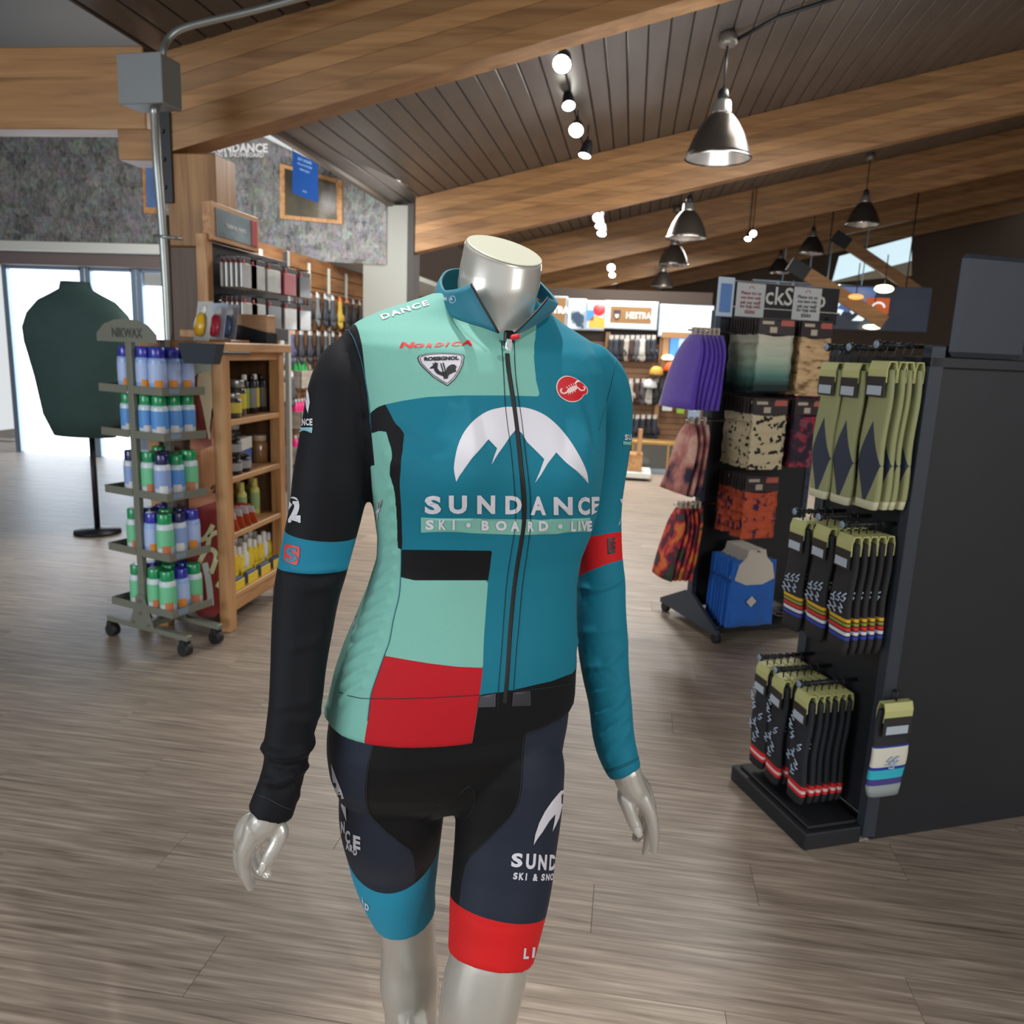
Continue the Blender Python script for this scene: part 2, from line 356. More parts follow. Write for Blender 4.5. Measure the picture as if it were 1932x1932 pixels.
# header behind the post to the left, and its washer
t = thing('timber_header', 'timber header running left from the post with a round steel washer', 'beam', (0, 0, 0))
q0 = P(272, 150, 4.75); MB().bevbox((q0.x-3.5, q0.y-.08, 2.54), (q0.x+.05, q0.y+.09, 2.96), .006).build('header_beam', m_beam, t)
MB().bevbox((q0.x-.12, q0.y-.09, 2.38), (q0.x+.1, q0.y+.1, 2.54), .006).build('corbel', m_beam, t)
q1 = P(272, 268, 4.66); w_ = MB(); w_.cyl(q1, q1+Vector((0, .02, 0)), .052, n=20)
wo = w_.build('washer', m_black, t)
# left roof, dark
wl = MB().box((-9, -2, 3.75), (-2.6, 8.5, 3.82)).build('ceiling_left', M('dark_ceiling_left', (66, 62, 58), .6)); wl['kind'] = 'structure'; wl.name = 'ceiling'
# fascia along the ceiling's lower edge
up_ = MB().box((-2.62, -2, 2.90), (-2.60, 24, 3.8)).build('wall_clerestory', M('dark_ceiling_left', (66, 62, 58))); up_['kind'] = 'structure'
f_ = MB().bevbox((-2.62, 4.3, 2.845), (-2.56, 24, 2.93), .004).build('trim_1', M('fascia', (84, 76, 68), .5)); f_['kind'] = 'structure'
# white column at second beam
q = P(750, 500, 8.0)
col = MB().bevbox((-2.88, 8.41, 0), (-2.40, 8.66, 2.86), .004).build('trim_2', m_offwhite); col['kind'] = 'structure'
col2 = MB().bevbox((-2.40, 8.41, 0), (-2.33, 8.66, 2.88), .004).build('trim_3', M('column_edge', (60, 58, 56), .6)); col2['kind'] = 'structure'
# mural header (wall facing the viewer) : collage print
m_mural = bpy.data.materials.new('mural_print'); m_mural.use_nodes = True
nt = m_mural.node_tree; N = nt.nodes.new; L = nt.links.new; b_ = nt.nodes['Principled BSDF']; b_.inputs['Roughness'].default_value = .5
tc = N('ShaderNodeTexCoord'); cur = None
for sc_, st_, k_, sat_ in ((5, (1, 1, 1.6), .0, .25), (16, (1, 1, .8), .55, .5), (38, (1.3, 1, .7), .38, .6)):
    mp = N('ShaderNodeMapping'); mp.inputs['Scale'].default_value = st_; L(tc.outputs['Object'], mp.inputs[0])
    v = N('ShaderNodeTexVoronoi'); v.inputs['Scale'].default_value = sc_; v.distance = 'MANHATTAN'; L(mp.outputs[0], v.inputs['Vector'])
    h = N('ShaderNodeHueSaturation'); h.inputs['Saturation'].default_value = sat_; L(v.outputs['Color'], h.inputs['Color'])
    g = N('ShaderNodeGamma'); g.inputs[1].default_value = 2.3; L(h.outputs[0], g.inputs[0])
    if cur is None: cur = g.outputs[0]
    else:
        mx = N('ShaderNodeMix'); mx.data_type = 'RGBA'; mx.inputs[0].default_value = k_; L(cur, mx.inputs[6]); L(g.outputs[0], mx.inputs[7]); cur = mx.outputs[2]
h = N('ShaderNodeHueSaturation'); h.inputs['Saturation'].default_value = .32; h.inputs['Value'].default_value = .36; L(cur, h.inputs['Color']); L(h.outputs[0], b_.inputs['Base Color'])
wall = MB().add([(-9, 8.40, 2.38), (-2.66, 8.40, 2.27), (-2.66, 8.40, 2.96), (-4.2, 8.4, 3.62), (-9, 8.4, 3.62), (-9, 8.55, 2.38), (-2.66, 8.55, 2.27), (-2.66, 8.55, 2.96), (-4.2, 8.55, 3.62), (-9, 8.55, 3.62)],
                [(0, 1, 2, 3, 4), (9, 8, 7, 6, 5), (0, 5, 6, 1), (1, 6, 7, 2), (2, 7, 8, 3), (3, 8, 9, 4), (4, 9, 5, 0)]).build('wall_header', m_white)
wall['kind'] = 'structure'
t = thing('photo_mural', 'wide photo collage mural above the glove wall', 'mural', (0, 8.38, 0))
mesh_poly = MB().add([(-9, 0, 2.40), (-2.62, 0, 2.26), (-2.62, 0, 2.93), (-4.2, 0, 3.6), (-9, 0, 3.6), (-9, .015, 2.40), (-2.62, .015, 2.26), (-2.62, .015, 2.93), (-4.2, .015, 3.6), (-9, .015, 3.6)],
                     [(0, 1, 2, 3, 4), (9, 8, 7, 6, 5), (0, 5, 6, 1), (1, 6, 7, 2), (2, 7, 8, 3), (3, 8, 9, 4), (4, 9, 5, 0)]).build('mural_sheet', m_mural, t)
def T_at(mb, txt, px, py, Y, wpx, **k):
    o = ony(px, py, Y); w = wpx*Y/F_PX; return text_on(mb, txt, o, (1, 0, 0), (0, 0, 1), w=w, **k)
mt_white = M('white_print', (232, 232, 232), .6)
mb = MB(Matrix.Translation((0, -8.38, 0)))
T_at(mb, 'SUNDANCE', 452, 279, 8.37, 112, bold=.04); T_at(mb, 'SKI & SNOWBOARD', 452, 292, 8.37, 96, bold=.02)
mb.build('lettering', mt_white, t)
# framed picture hanging in front of the mural and the blue hanging sign
Y0 = 8.33
def quad_frame(name, label, cat, pix, Y, fw_, mat, inner, innerlab='picture', th=.04):
    A = [ony(x, y, Y) for x, y in pix]; c = sum(A, Vector())/4; t = thing(name, label, cat, (0, 0, 0))
    for i in range(4):
        p0, p1 = A[i], A[(i+1) % 4]; i0 = p0+(c-p0).normalized()*fw_*1.3; i1 = p1+(c-p1).normalized()*fw_*1.3
        MB().add([p0, p1, i1, i0]+[q+Vector((0, th, 0)) for q in (p0, p1, i1, i0)], [(0, 1, 2, 3), (7, 6, 5, 4), (0, 4, 5, 1), (1, 5, 6, 2), (2, 6, 7, 3), (3, 7, 4, 0)]).build('frame_side', mat, t)
    I = [p+(c-p).normalized()*fw_*1.2+Vector((0, th*.5, 0)) for p in A]
    MB().add(I+[q+Vector((0, .01, 0)) for q in I], [(0, 1, 2, 3), (7, 6, 5, 4), (0, 4, 5, 1), (1, 5, 6, 2), (2, 6, 7, 3), (3, 7, 4, 0)]).build(innerlab, inner, t)
    return t
m_pic = ramp_mat('framed_photo', [(.3, (40, 38, 28)), (.5, (92, 84, 62)), (.62, (140, 136, 132)), (.8, (180, 182, 184))], scale=2.2, rough=.4)
quad_frame('picture_frame', 'wood-framed photograph hanging on the mural beside the blue sign', 'picture frame', [(528, 412), (645, 423), (644, 340), (528, 308)], Y0, .05, m_pineh, m_pic)
quad_frame('picture_frame', 'wood-framed photograph on the mural left of the timber post', 'picture frame', [(271, 402), (306, 404), (304, 300), (268, 298)], Y0, .05, m_pineh, M('blue_photo', (90, 120, 170), .5, var=.3, vscale=3))
t = thing('hanging_sign', 'blue hanging sign with white print beneath the ceiling edge', 'sign', (0, 0, 0))
A = [ony(552, 364, 7.9), ony(600, 383, 7.75), ony(599, 308, 7.75), ony(552, 284, 7.9)]
MB().add(A+[q+Vector((0, .012, 0)) for q in A], [(0, 1, 2, 3), (7, 6, 5, 4), (0, 4, 5, 1), (1, 5, 6, 2), (2, 6, 7, 3), (3, 7, 4, 0)]).build('sign_board', M('sign_blue', (28, 76, 150), .4), t)
ex = (A[1]-A[0]).normalized(); ey = (A[3]-A[0]).normalized(); cc = sum(A, Vector())/4; mb = MB()
for k, (s, w) in enumerate((('BUY ONLINE', .2), ('PICK UP IN STORE', .21), ('OPEN DAILY', .15))): text_on(mb, s, cc+ey*(.15-.045*k), ex, ey, w=w, off=.004)
text_on(mb, 'SHOP', cc-ey*.13, ex, ey, w=.06, off=.004); mb.build('lettering', M('pale_blue_print', (150, 190, 230), .6), t)
for q in (A[2], A[3]): MB().cyl(q+Vector((0, .006, -.01)), q+Vector((0, .006, .9)), .004, n=6).build('hanging_wire', m_black, t)
# white soffit with downlights behind the mural
so = MB().box((-9, 8.56, 2.30), (-2.9, 14, 2.36)).build('ceiling', m_white); so['kind'] = 'structure'
tr = MB().bevbox((-9, 8.3, 2.30), (-5.05, 8.42, 2.40), .004).build('trim_4', m_white); tr['kind'] = 'structure'
# ================================================================ pendant lamps and track spots
m_shade = M('brushed_shade', (66, 60, 55), .3, .55, var=.06)
m_refl = M('reflector', (206, 202, 194), .22, .6, coat=.5)
m_bulb = M('lamp_bulb', (225, 215, 195), .2, coat=1)
def pendant(loc, label, top=None, s=1.0):
    t = thing('pendant_lamp', label, 'lamp', loc, 0, 'metal pendant lamps')
    prof = [(.222, 0), (.226, .004), (.215, .03), (.195, .09), (.165, .16), (.125, .225), (.088, .27), (.072, .285)]
    inn = [(.068, .28), (.084, .264), (.12, .22), (.16, .155), (.19, .087), (.21, .028), (.218, .002)]
    MB().lathe([(r*s, z*s) for r, z in prof+[(.07, .285)]], n=32, cap=False).build('shade', m_shade, t)
    MB().lathe([(r*s, z*s) for r, z in inn], n=32, cap=False).build('reflector', m_refl, t)
    MB().lathe([(.228*s, -.006*s), (.232*s, .0), (.228*s, .006*s), (.219*s, .003)], n=32, cap=False).build('rim', m_chrome, t)
    MB().lathe([(.07*s, .28*s), (.066*s, .30*s), (.06*s, .36*s), (.05*s, .375*s)], n=16).build('socket', M('lamp_socket', (170, 170, 165), .3, .8), t)
    MB().lathe([(.03*s, .375*s), (.04*s, .40*s), (.03*s, .44*s), (.012, .455*s)], n=12).build('strain_relief', m_black, t)
    zt = (top if top else zc(loc[0]))-loc[2]
    MB().cyl((0, 0, .44*s), (0, 0, zt-.02), .007, n=6).build('cord', m_black, t)
    MB().lathe([(.05, zt-.09), (.065, zt-.07), (.065, zt-.03), (.05, zt)], n=14).build('ceiling_box', M('lamp_canopy', (120, 114, 106), .4, .5), t)
    MB().sphere((0, 0, .12*s), .045*s, 12).build('bulb', m_bulb, t)
    return t
for i, (px, py, w, lab) in enumerate([(1354, 299, 115, 'nearest and largest bell pendant lamp, top right of the photo'),
        (1295, 449, 73, 'second bell pendant lamp, lower left of the largest one'),
        (1270, 500, 55, 'bell pendant lamp in line above the back signs, topmost of a column of three'),
        (1249, 541, 42, 'bell pendant lamp, middle of the column of three above the back signs'),
        (1243, 571, 36, 'lowest and farthest bell pendant lamp above the back signs'),
        (1530, 479, 47, 'small bell pendant lamp right of the leaning brace bracket'),
        (1470, 515, 40, 'small far bell pendant lamp above the script sign'),
        (1627, 424, 60, 'bell pendant lamp at the right edge of the photo near the ridge')]):
    pendant(tuple(P(px, py, .455*F_PX/w)), lab)
# conduit on the ceiling feeding the near lamp
pd = P(1354, 299, .455*F_PX/115)
tag(MB().tube([(pd.x+.05, pd.y+.02, zc(pd.x)-.05), (pd.x+.3, pd.y-.12, zc(pd.x+.3)-.03), (pd.x+2.9, pd.y-.6, zc(pd.x+2.9)-.03)], .014, 8).build('ceiling_conduit', m_black), 'dark conduit on the ceiling boards feeding the nearest pendant', 'pipe')
m_spotg = M('spot_glass', (255, 252, 240), emit=22)
def track_spot(px, py, d, aim, label, r=.045, on=True, x=None):
    p = P(px, py, d); a = Vector(aim).normalized(); t = thing('track_spotlight', label, 'spotlight', tuple(p), 0, 'track spotlights')
    b = -a
    MB().lathe([(r*.55, .13), (r*.75, .10), (r, .02), (r*1.03, 0), (r*.9, .004)], (0, 0, 0), 16, axis=b, cap=True).build('housing', m_black, t)
    MB().lathe([(.001, -.012), (r*.6, -.009), (r*.93, 0), (r*.9, .003)], (0, 0, 0), 16, axis=b).build('lens', m_spotg if on else m_chrome, t)
    top = Vector((b.x*.09, b.y*.09, b.z*.09)); zt = zc(p.x)-p.z-.02
    MB().cyl(top, top+Vector((0, 0, .07)), .01, n=6).build('yoke', m_black, t)
    MB().cyl(top+Vector((0, 0, .06)), (top.x, top.y, zt), .006, n=6).build('stem', m_black, t)
    return t
for a in [(1060, 121, 5.2, (-.05, -.75, -.65), 'uppermost glowing track spotlight, biggest of the near row', .058),
          (1073, 200, 6.4, (.15, -.5, -.85), 'second track spotlight of the near row, tilted', .05),
          (1087, 246, 6.8, (-.02, -.8, -.6), 'third glowing track spotlight of the near row', .06),
          (1103, 294, 7.3, (-.2, -.2, -1), 'lowest track spotlight of the near row aiming down', .055),
          (1128, 411, 9.6, (-.05, -.8, -.6), 'upper spotlight of the trio under the second beam', .06),
          (1131, 427, 10.1, (0, -.5, -1), 'middle spotlight of the trio under the second beam', .055),
          (1135, 441, 10.6, (-.1, -.5, -.9), 'lower spotlight of the trio under the second beam', .06),
          (1153, 505, 14.0, (0, -.9, -.5), 'upper of two spotlights beside the fourth beam', .07),
          (1155, 519, 14.8, (0, -.7, -.7), 'lower of two spotlights beside the fourth beam', .06),
          (1163, 555, 17.5, (0, -.9, -.4), 'small far spotlight above the white sign panels', .05),
          (1421, 441, 12.0, (0, -.9, -.4), 'right spotlight of a pair in the middle of the third beam', .05),
          (1411, 451, 12.2, (-.2, -.5, -.9), 'left spotlight of a pair in the middle of the third beam', .05)]:
    track_spot(*a)
# ================================================================ left side: rack of wash bottles
FD = Vector((.951, -.309, 0)); WD = Vector((.309, .951, 0)); RO = Vector((-2.19, 3.29, 0))
RM = Matrix(((FD.x, WD.x, 0, RO.x), (FD.y, WD.y, 0, RO.y), (0, 0, 1, 0), (0, 0, 0, 1))); RZ = math.atan2(FD.y, FD.x)
rack = thing('bottle_rack', 'grey steel wheeled rack with five trays of wash bottles', 'display rack', tuple(RO), RZ)
ROOTS = {}
m_rk = M('rack_olive_grey', (126, 128, 116), .42, .25, var=.04)
for y in (0, .185): MB().bevbox((-.018, y-.014, .09), (.018, y+.014, 1.42), .003).build('upright', m_rk, rack)
ZS = [1.188, .989, .72, .443, .175]
for z in ZS:
    for s in (1, -1):
        b = MB(); x1 = .2*s
        b.box((.018*s, -.012, z), (x1, .222, z+.004)); tr_ = b.build('tray', m_rk, rack)
        MB().bevbox((.018*s, -.016, z-.006), (x1, -.012, z+.030), .001).build('tray_lip', m_rk, tr_)
        MB().bevbox((x1, -.016, z-.006), (x1+.004*s, .222, z+.030), .001).build('tray_lip', m_rk, tr_)
        if s > 0:
            pt = MB().bevbox((x1+.004, .02, z+.002), (x1+.007, .075, z+.026), .001).build('price_tag', M('price_tag', (120, 140, 160), .5), tr_)
arch = [(-.19, 0), (.19, 0), (.19, .035), (.14, .075), (.07, .095), (0, .1), (-.07, .095), (-.14, .075), (-.19, .035)]
hb = MB().prism(arch, (0, -.02, 1.405), (1, 0, 0), (0, 0, 1), -.004).build('header_sign', m_rk, rack)
tm = text_on(MB(), 'NIKWAX', (.01, -.022, 1.445), (1, 0, 0), (0, 0, 1), w=.19, h=.042, bold=0, off=.001); tm.build('lettering', M('etched', (76, 80, 76), .5), hb)
for y in (0, .185):
    MB().bevbox((-.25, y-.016, .075), (.29, y+.016, .10), .003).build('foot', m_rk, rack)
    MB().prism([(-.085, .09), (.085, .09), (.02, .25), (-.02, .25)], (0, y-.018, 0), (1, 0, 0), (0, 0, 1), -.004).build('gusset', m_rk, rack)
    for x in (-.23, .26):
        cz = MB(); cz.cyl((x-.0, y-.02, .03), (x, y+.02, .03), .03, n=18); cz.bevbox((x-.016, y-.024, .045), (x+.016, y+.024, .075), .004); cz.build('castor', m_rubber, rack)
for x, z in ((0, .22), (0, .16), (-.05, .11), (.05, .11)):
    MB().cyl((x, -.026, z), (x, -.020, z), .007, n=8).build('bolt', m_chrome, rack)
MB().bevbox((-.02, .0, .08), (.02, .185, .11), .003).build('cross_bar', m_rk, rack)
C_ = {'blue': (46, 52, 168), 'green': (24, 148, 92), 'navy': (34, 36, 92)}
def bottle_meshes(cap, body, lab, lab2, r, h):
    b = MB(); k = h*.78
    b.lathe([(r*.85, 0), (r, .004), (r, k*.9), (r*.93, k*.97), (r*.6, k)], n=14)
    c = MB(); c.lathe([(r*.82, k-.004), (r*.86, k), (r*.86, h-.004), (r*.78, h)], n=12)
    l = MB(); l.lathe([(r*1.02, k*.28), (r*1.025, k*.3), (r*1.025, k*.8), (r*1.02, k*.82)], n=14, cap=False)
    m = MB(); a0 = -1.1
    vs = []
    for i in range(6):
        a = a0+i*.2; vs += [(r*1.045*math.cos(a), r*1.045*math.sin(a), k*.1), (r*1.045*math.cos(a), r*1.045*math.sin(a), k*.36)]
    m.add(vs, [(2*i, 2*i+2, 2*i+3, 2*i+1) for i in range(5)], True)
    return [('bottle_body', b.mesh('bottle_body', M('bottle_%d_%d_%d' % body, body, .3))), ('cap', c.mesh('cap', M('cap_'+cap, C_[cap], .25, coat=.4))),
            ('label', l.mesh('label', M('lab_%d_%d_%d' % lab, lab, .5))), ('price_sticker', m.mesh('price_sticker', M('lab_%d_%d_%d' % lab2, lab2, .5)))]
BT = {'blue': ('blue-capped pale blue', bottle_meshes('blue', (150, 178, 226), (170, 190, 232), (222, 140, 44), .035, .185)),
      'green': ('green-capped sky blue', bottle_meshes('green', (196, 214, 226), (84, 146, 214), (214, 208, 206), .033, .175)),
      'mint': ('green-capped mint', bottle_meshes('green', (206, 218, 224), (112, 196, 148), (196, 120, 80), .035, .19)),
      'navy': ('navy-capped white', bottle_meshes('navy', (206, 214, 226), (140, 164, 214), (222, 224, 226), .033, .185)),
      'slim': ('slim green-capped white', bottle_meshes('green', (220, 226, 232), (150, 176, 206), (60, 58, 110), .024, .18))}
def bottle(kind, loc, label, group, s=1.0, rz=0):
    nm, me = BT[kind]; t = thing('wash_bottle', label, 'bottle', loc, rz, group)
    if s != 1: t.scale = (s, s, s)
    for n, m in me: obj(n, m, t)
SN = ['top', 'second', 'middle', 'fourth', 'lowest']
PLAN = [['blue', 'blue', 'blue'], ['green', 'green', 'green'], ['mint', 'navy', 'green'], ['blue', 'mint', 'navy'], ['mint', 'mint', 'blue']]
for i, z in enumerate(ZS):
    for row in range(3):
        for c in range(2):
            kind = PLAN[i][(c+row) % 3]
            x = .056+c*.080; y = .024+row*.076; 
            p = RM @ Vector((x, y, z+.0045)); nm = BT[kind][0]
            bottle(kind, tuple(p), '%s bottle, %s rack tray, %s from the front, %s' % (nm, SN[i], ordn(row), ('beside the upright', 'at the aisle edge')[c]), 'wash bottles on the rack', 1.06, RZ)
    if i in (0, 2):
        pass
    for row in range(3):      # other face of the rack
        kind = PLAN[i][(row+1) % 3]; p = RM @ Vector((-.062, .024+row*.076, z+.0045))
        bottle(kind, tuple(p), '%s bottle, %s tray left of the rack upright, %s from front' % (BT[kind][0], SN[i], ordn(row)), 'wash bottles on the rack', 1.06, RZ)
p = RM @ Vector((.10, .10, 1.188)); 
# ---------------------------------------------------------------- timber shelf unit
CX, CY0, CY1, CW = -1.885, 3.53, 4.20, .40
cab = thing('shelf_unit', 'rustic pine shelf unit with open shelves facing the aisle', 'shelf', (CX-CW/2, (CY0+CY1)/2, 0))
off = Matrix.Translation((-(CX-CW/2), -(CY0+CY1)/2, 0))
def cb_(a, b, n, mat=None, w=.004): return MB(off).bevbox(a, b, w).build(n, mat or m_pine, cab)
for x in (CX-.06, CX-CW):
    for y in (CY0, CY1-.065): cb_((x, y, 0), (x+.06, y+.065, 1.375), 'leg')
cb_((CX-CW-.01, CY0-.03, 1.375), (CX+.03, CY1+.03, 1.42), 'top_board', m_pineh, .006)
cb_((CX-.05, CY0+.06, 1.335), (CX-.01, CY1-.06, 1.375), 'apron', m_pineh)
cb_((CX-.055, CY0+.06, .09), (CX-.01, CY1-.06, .155), 'apron', m_pineh)
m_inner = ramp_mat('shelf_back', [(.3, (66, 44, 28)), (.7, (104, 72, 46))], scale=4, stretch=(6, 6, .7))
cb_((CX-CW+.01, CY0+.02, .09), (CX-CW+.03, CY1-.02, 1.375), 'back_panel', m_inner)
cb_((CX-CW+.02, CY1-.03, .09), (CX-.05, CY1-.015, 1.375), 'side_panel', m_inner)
SHZ = [.185, .495, .775, 1.055]
for z in SHZ: cb_((CX-CW+.03, CY0+.035, z-.03), (CX-.004, CY1-.035, z), 'shelf_board', m_pineh)
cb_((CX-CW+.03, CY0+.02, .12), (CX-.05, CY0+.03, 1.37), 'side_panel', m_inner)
# printed poster on the side panel: abstract beach portrait
ps = thing('poster', 'beach portrait poster on the end of the pine shelf unit', 'poster', (0, 0, 0))
m_poster = ramp_mat('poster_print', [(.2, (92, 30, 34)), (.38, (150, 70, 56)), (.5, (196, 130, 96)), (.6, (214, 160, 122)), (.74, (226, 206, 168)), (.9, (240, 232, 210))], scale=2.6, stretch=(1.4, 1, .55), rough=.45, detail=3, distortion=1.2)
yq = CY0+.008
def pq(pts): return [ony(x, y, yq) for x, y in pts]
MB().add(pq([(352, 1144), (424, 1150), (418, 690), (362, 672)])+[q+Vector((0, .01, 0)) for q in pq([(352, 1144), (424, 1150), (418, 690), (362, 672)])], [(0, 1, 2, 3), (7, 6, 5, 4), (0, 4, 5, 1), (1, 5, 6, 2), (2, 6, 7, 3), (3, 7, 4, 0)]).build('poster_sheet', m_poster, ps)
yq -= .003
def patch(pts, rgb, nm, n):
    q = pq(smooth_line(pts+[pts[0]], 3)[:-1]); MB().add(q, [tuple(range(len(q)))]).build(n, M(nm, rgb, .5), ps)
def strips(pts, w, rgb, nm, n):
    for i in range(1): 
        Q = smooth_line(pts, 4); mb = MB(); vs = []
        for j, (x, y) in enumerate(Q):
            a = Q[max(j-1, 0)]; b = Q[min(j+1, len(Q)-1)]; dx, dy = b[0]-a[0], b[1]-a[1]; l = math.hypot(dx, dy) or 1
            vs += [ony(x-dy/l*w, y+dx/l*w, yq-.001), ony(x+dy/l*w, y-dx/l*w, yq-.001)]
        mb.add(vs, [(2*j, 2*j+1, 2*j+3, 2*j+2) for j in range(len(Q)-1)]).build(n, M(nm, rgb, .5), ps)
patch([(362, 680), (416, 694), (418, 740), (400, 716), (378, 702), (364, 712)], (196, 206, 190), 'poster_sky', 'sky')
patch([(374, 705), (398, 698), (418, 712), (419, 735), (404, 770), (396, 830), (388, 800), (380, 760), (372, 730)], (234, 214, 176), 'poster_hair', 'hair')
patch([(400, 770), (418, 765), (420, 850), (404, 850), (396, 810)], (206, 136, 104), 'poster_skin', 'face')
patch([(378, 850), (420, 840), (421, 900), (396, 930), (380, 900)], (214, 150, 108), 'poster_skin2', 'shoulder')
patch([(396, 920), (421, 905), (422, 925), (402, 930)], (60, 40, 70), 'poster_swim', 'swimsuit')
patch([(368, 960), (424, 960), (424, 1146), (356, 1140)], (138, 48, 44), 'poster_maroon', 'lower_ground')
cm = (222, 220, 170)
strips([(402, 990), (388, 1014), (372, 1020), (362, 1012)], 4.5, cm, 'poster_cream', 'logo_stroke')
strips([(392, 1040), (396, 1012), (414, 1004), (422, 1012)], 4.5, cm, 'poster_cream', 'logo_stroke')
strips([(376, 1062), (388, 1040), (402, 1038), (408, 1052), (398, 1082)], 4.5, cm, 'poster_cream', 'logo_stroke')
strips([(408, 1052), (423, 1052)], 4.5, cm, 'poster_cream', 'logo_stroke')
strips([(410, 1108), (423, 1086)], 4.5, cm, 'poster_cream', 'logo_stroke')
strips([(386, 1062), (394, 1100), (398, 1142)], 6, (206, 212, 204), 'poster_tube', 'tube_print')
# goods on the shelves
def jar(loc, r, h, cap, body, label, cat='jar', name='jar', group=None, lab=None):
    t = thing(name, label, cat, loc, 0, group)
    MB().lathe([(r*.9, 0), (r, .005), (r, h*.72), (r*.8, h*.8)], n=16).build('jar_body', body, t)
    MB().lathe([(r*.72, h*.78), (r*.85, h*.8), (r*.85, h*.97), (r*.8, h)], n=16).build('lid', cap, t)
    if lab: MB().lathe([(r*1.02, h*.2), (r*1.025, h*.22), (r*1.025, h*.6), (r*1.02, h*.62)], n=16, cap=False).build('label', lab, t)
    return t
mk, my, mgls, msil = M('black_plastic', (20, 20, 22), .35), M('yellow_label', (206, 186, 60), .5), M('smoky_glass', (60, 62, 62), .1, coat=1), M('silver_lid', (170, 172, 172), .3, .7)
z = SHZ[3]+.001
jar((CX-.06, CY0+.19, z), .045, .12, msil, mgls, 'squat smoky jar with yellow label at the front of the top shelf', lab=my)
jar((CX-.10, CY0+.31, z), .05, .18, msil, mgls, 'round smoky glass flask behind the squat jar on the top shelf', lab=my)
jar((CX-.20, CY0+.26, z), .045, .22, mk, mk, 'tall black canister at the back left of the top shelf')
for k in range(4):
    t = thing('black_tube', 'slim black bottle with %s on the top shelf, %s from the left' % (('green print', 'white print', 'yellow print', 'dark grey print')[k], ordn(k)), 'bottle', (CX-.10+.012*(k % 2), CY0+.40+.058*k, z), 0, 'black bottles on the top shelf')
    MB().lathe([(.022, 0), (.025, .004), (.025, .165), (.015, .175)], n=12).build('tube_body', mk, t)
    MB().lathe([(.013, .173), (.014, .175), (.014, .2), (.01, .203)], n=10).build('cap', (m_paperw, mk, m_paperw, mk)[k], t)
    MB().lathe([(.0255, .03), (.0258, .032), (.0258, .13), (.0255, .132)], n=12, cap=False).build('label', (M('lime_print', (150, 170, 50), .5), M('greyprint', (130, 130, 130), .5), my, M('greyprint2', (80, 76, 74), .5))[k], t)
z = SHZ[2]+.001
for k, (dx, dy, dz) in enumerate(((-.055, .17, 0), (-.055, .17, .095), (-.06, .275, 0), (-.16, .26, 0))):
    jar((CX+dx, CY0+dy, z+dz), .045, .092, mk, mk, 'black wax tub %s on the third shelf' % ('at the front, lower of two', 'at the front, stacked on another', 'with white band, right of the stack', 'at the back left')[k], 'tub', 'wax_tub', 'black tubs on the shelf', M('tub_label', (150, 150, 152), .5) if k != 3 else None)
t = thing('product_box', 'blue and white cardboard box beside the black tubs', 'box', (CX-.16, CY0+.42, z), .15)
MB().bevbox((-.05, -.09, 0), (.05, .09, .15), .002).build('carton', M('box_blue', (70, 116, 196), .5), t); MB().bevbox((-.051, -.092, .09), (.052, .092, .152), .001).build('carton_band', m_paperw, t)
jar((CX-.22, CY0+.46, z), .06, .24, M('clear_lid', (190, 190, 186), .3), mgls, 'large glass storage jar behind the blue box')
t = jar((CX-.12, CY0+.60, z), .045, .15, M('amber_top', (190, 170, 140), .3), M('amber_glass', (140, 100, 60), .15, coat=1), 'amber glass carafe at the right of the third shelf', 'carafe', 'glass_carafe')
z = SHZ[1]+.001
def spray(loc, h, body, cap, label, group, lab=None, r=.026):
    t = thing('sunscreen_bottle', label, 'bottle', loc, 0, group)
    MB().lathe([(r*.9, 0), (r, .005), (r, h*.68), (r*.55, h*.78)], n=12).build('bottle_body', body, t)
    MB().lathe([(r*.6, h*.76), (r*.62, h*.78), (r*.6, h*.97), (r*.45, h)], n=10).build('cap', cap, t)
    if lab: MB().lathe([(r*1.02, h*.15), (r*1.03, h*.16), (r*1.03, h*.6), (r*1.02, h*.61)], n=12, cap=False).build('label', lab, t)
mpy = M('pale_yellow', (206, 200, 110), .4)
for k in range(4): spray((CX-.12-.06*(k % 2), CY0+.38+.075*k, z), .2, mpy, mpy, 'pale yellow sunscreen bottle on the second shelf, %s from the left' % ordn(k), 'pale yellow bottles', M('leaf_print', (150, 176, 120), .5))
for k in range(11):
    a = rnd.uniform(-.5, .5); t = thing('sachet', 'orange and navy sachet leaning in the second shelf pile, %s from the left' % ordn(k), 'packet', (CX-.04-.03*(k % 3), CY0+.13+.022*k, z), .3*a, 'sachets on the second shelf')
    T2 = Matrix.Rotation(.5+a*.3, 4, 'X'); MB(T2).bevbox((-.035, -.002, 0), (.035, .002, .07), .001).build('sachet_body', (M('sachet_orange', (206, 90, 50), .35), M('sachet_navy', (50, 46, 84), .35), M('sachet_cream', (214, 190, 170), .35))[k % 3], t)
    MB(T2).bevbox((-.036, -.0025, .07), (.036, .0025, .11), .001).build('sachet_top', (M('sachet_red', (190, 50, 40), .35), M('sachet_white', (210, 210, 214), .3), M('sachet_orange', (206, 90, 50)))[(k+1) % 3], t)
z = SHZ[0]+.001
myl = M('bright_yellow', (230, 196, 30), .4)
for r_ in range(2):
    for k in range(10):
        spray((CX-.09-.08*r_, CY0+.10+.058*k, z), .185+.01*(k % 3), myl if k % 4 else m_paperw, m_paperw, 'yellow sunscreen bottle with white cap on the lowest shelf, %s in the %s row' % (ordn(k), ('front', 'back')[r_]), 'yellow sunscreen bottles', M('sun_label', (238, 210, 60), .5) if k % 2 else None, .024)
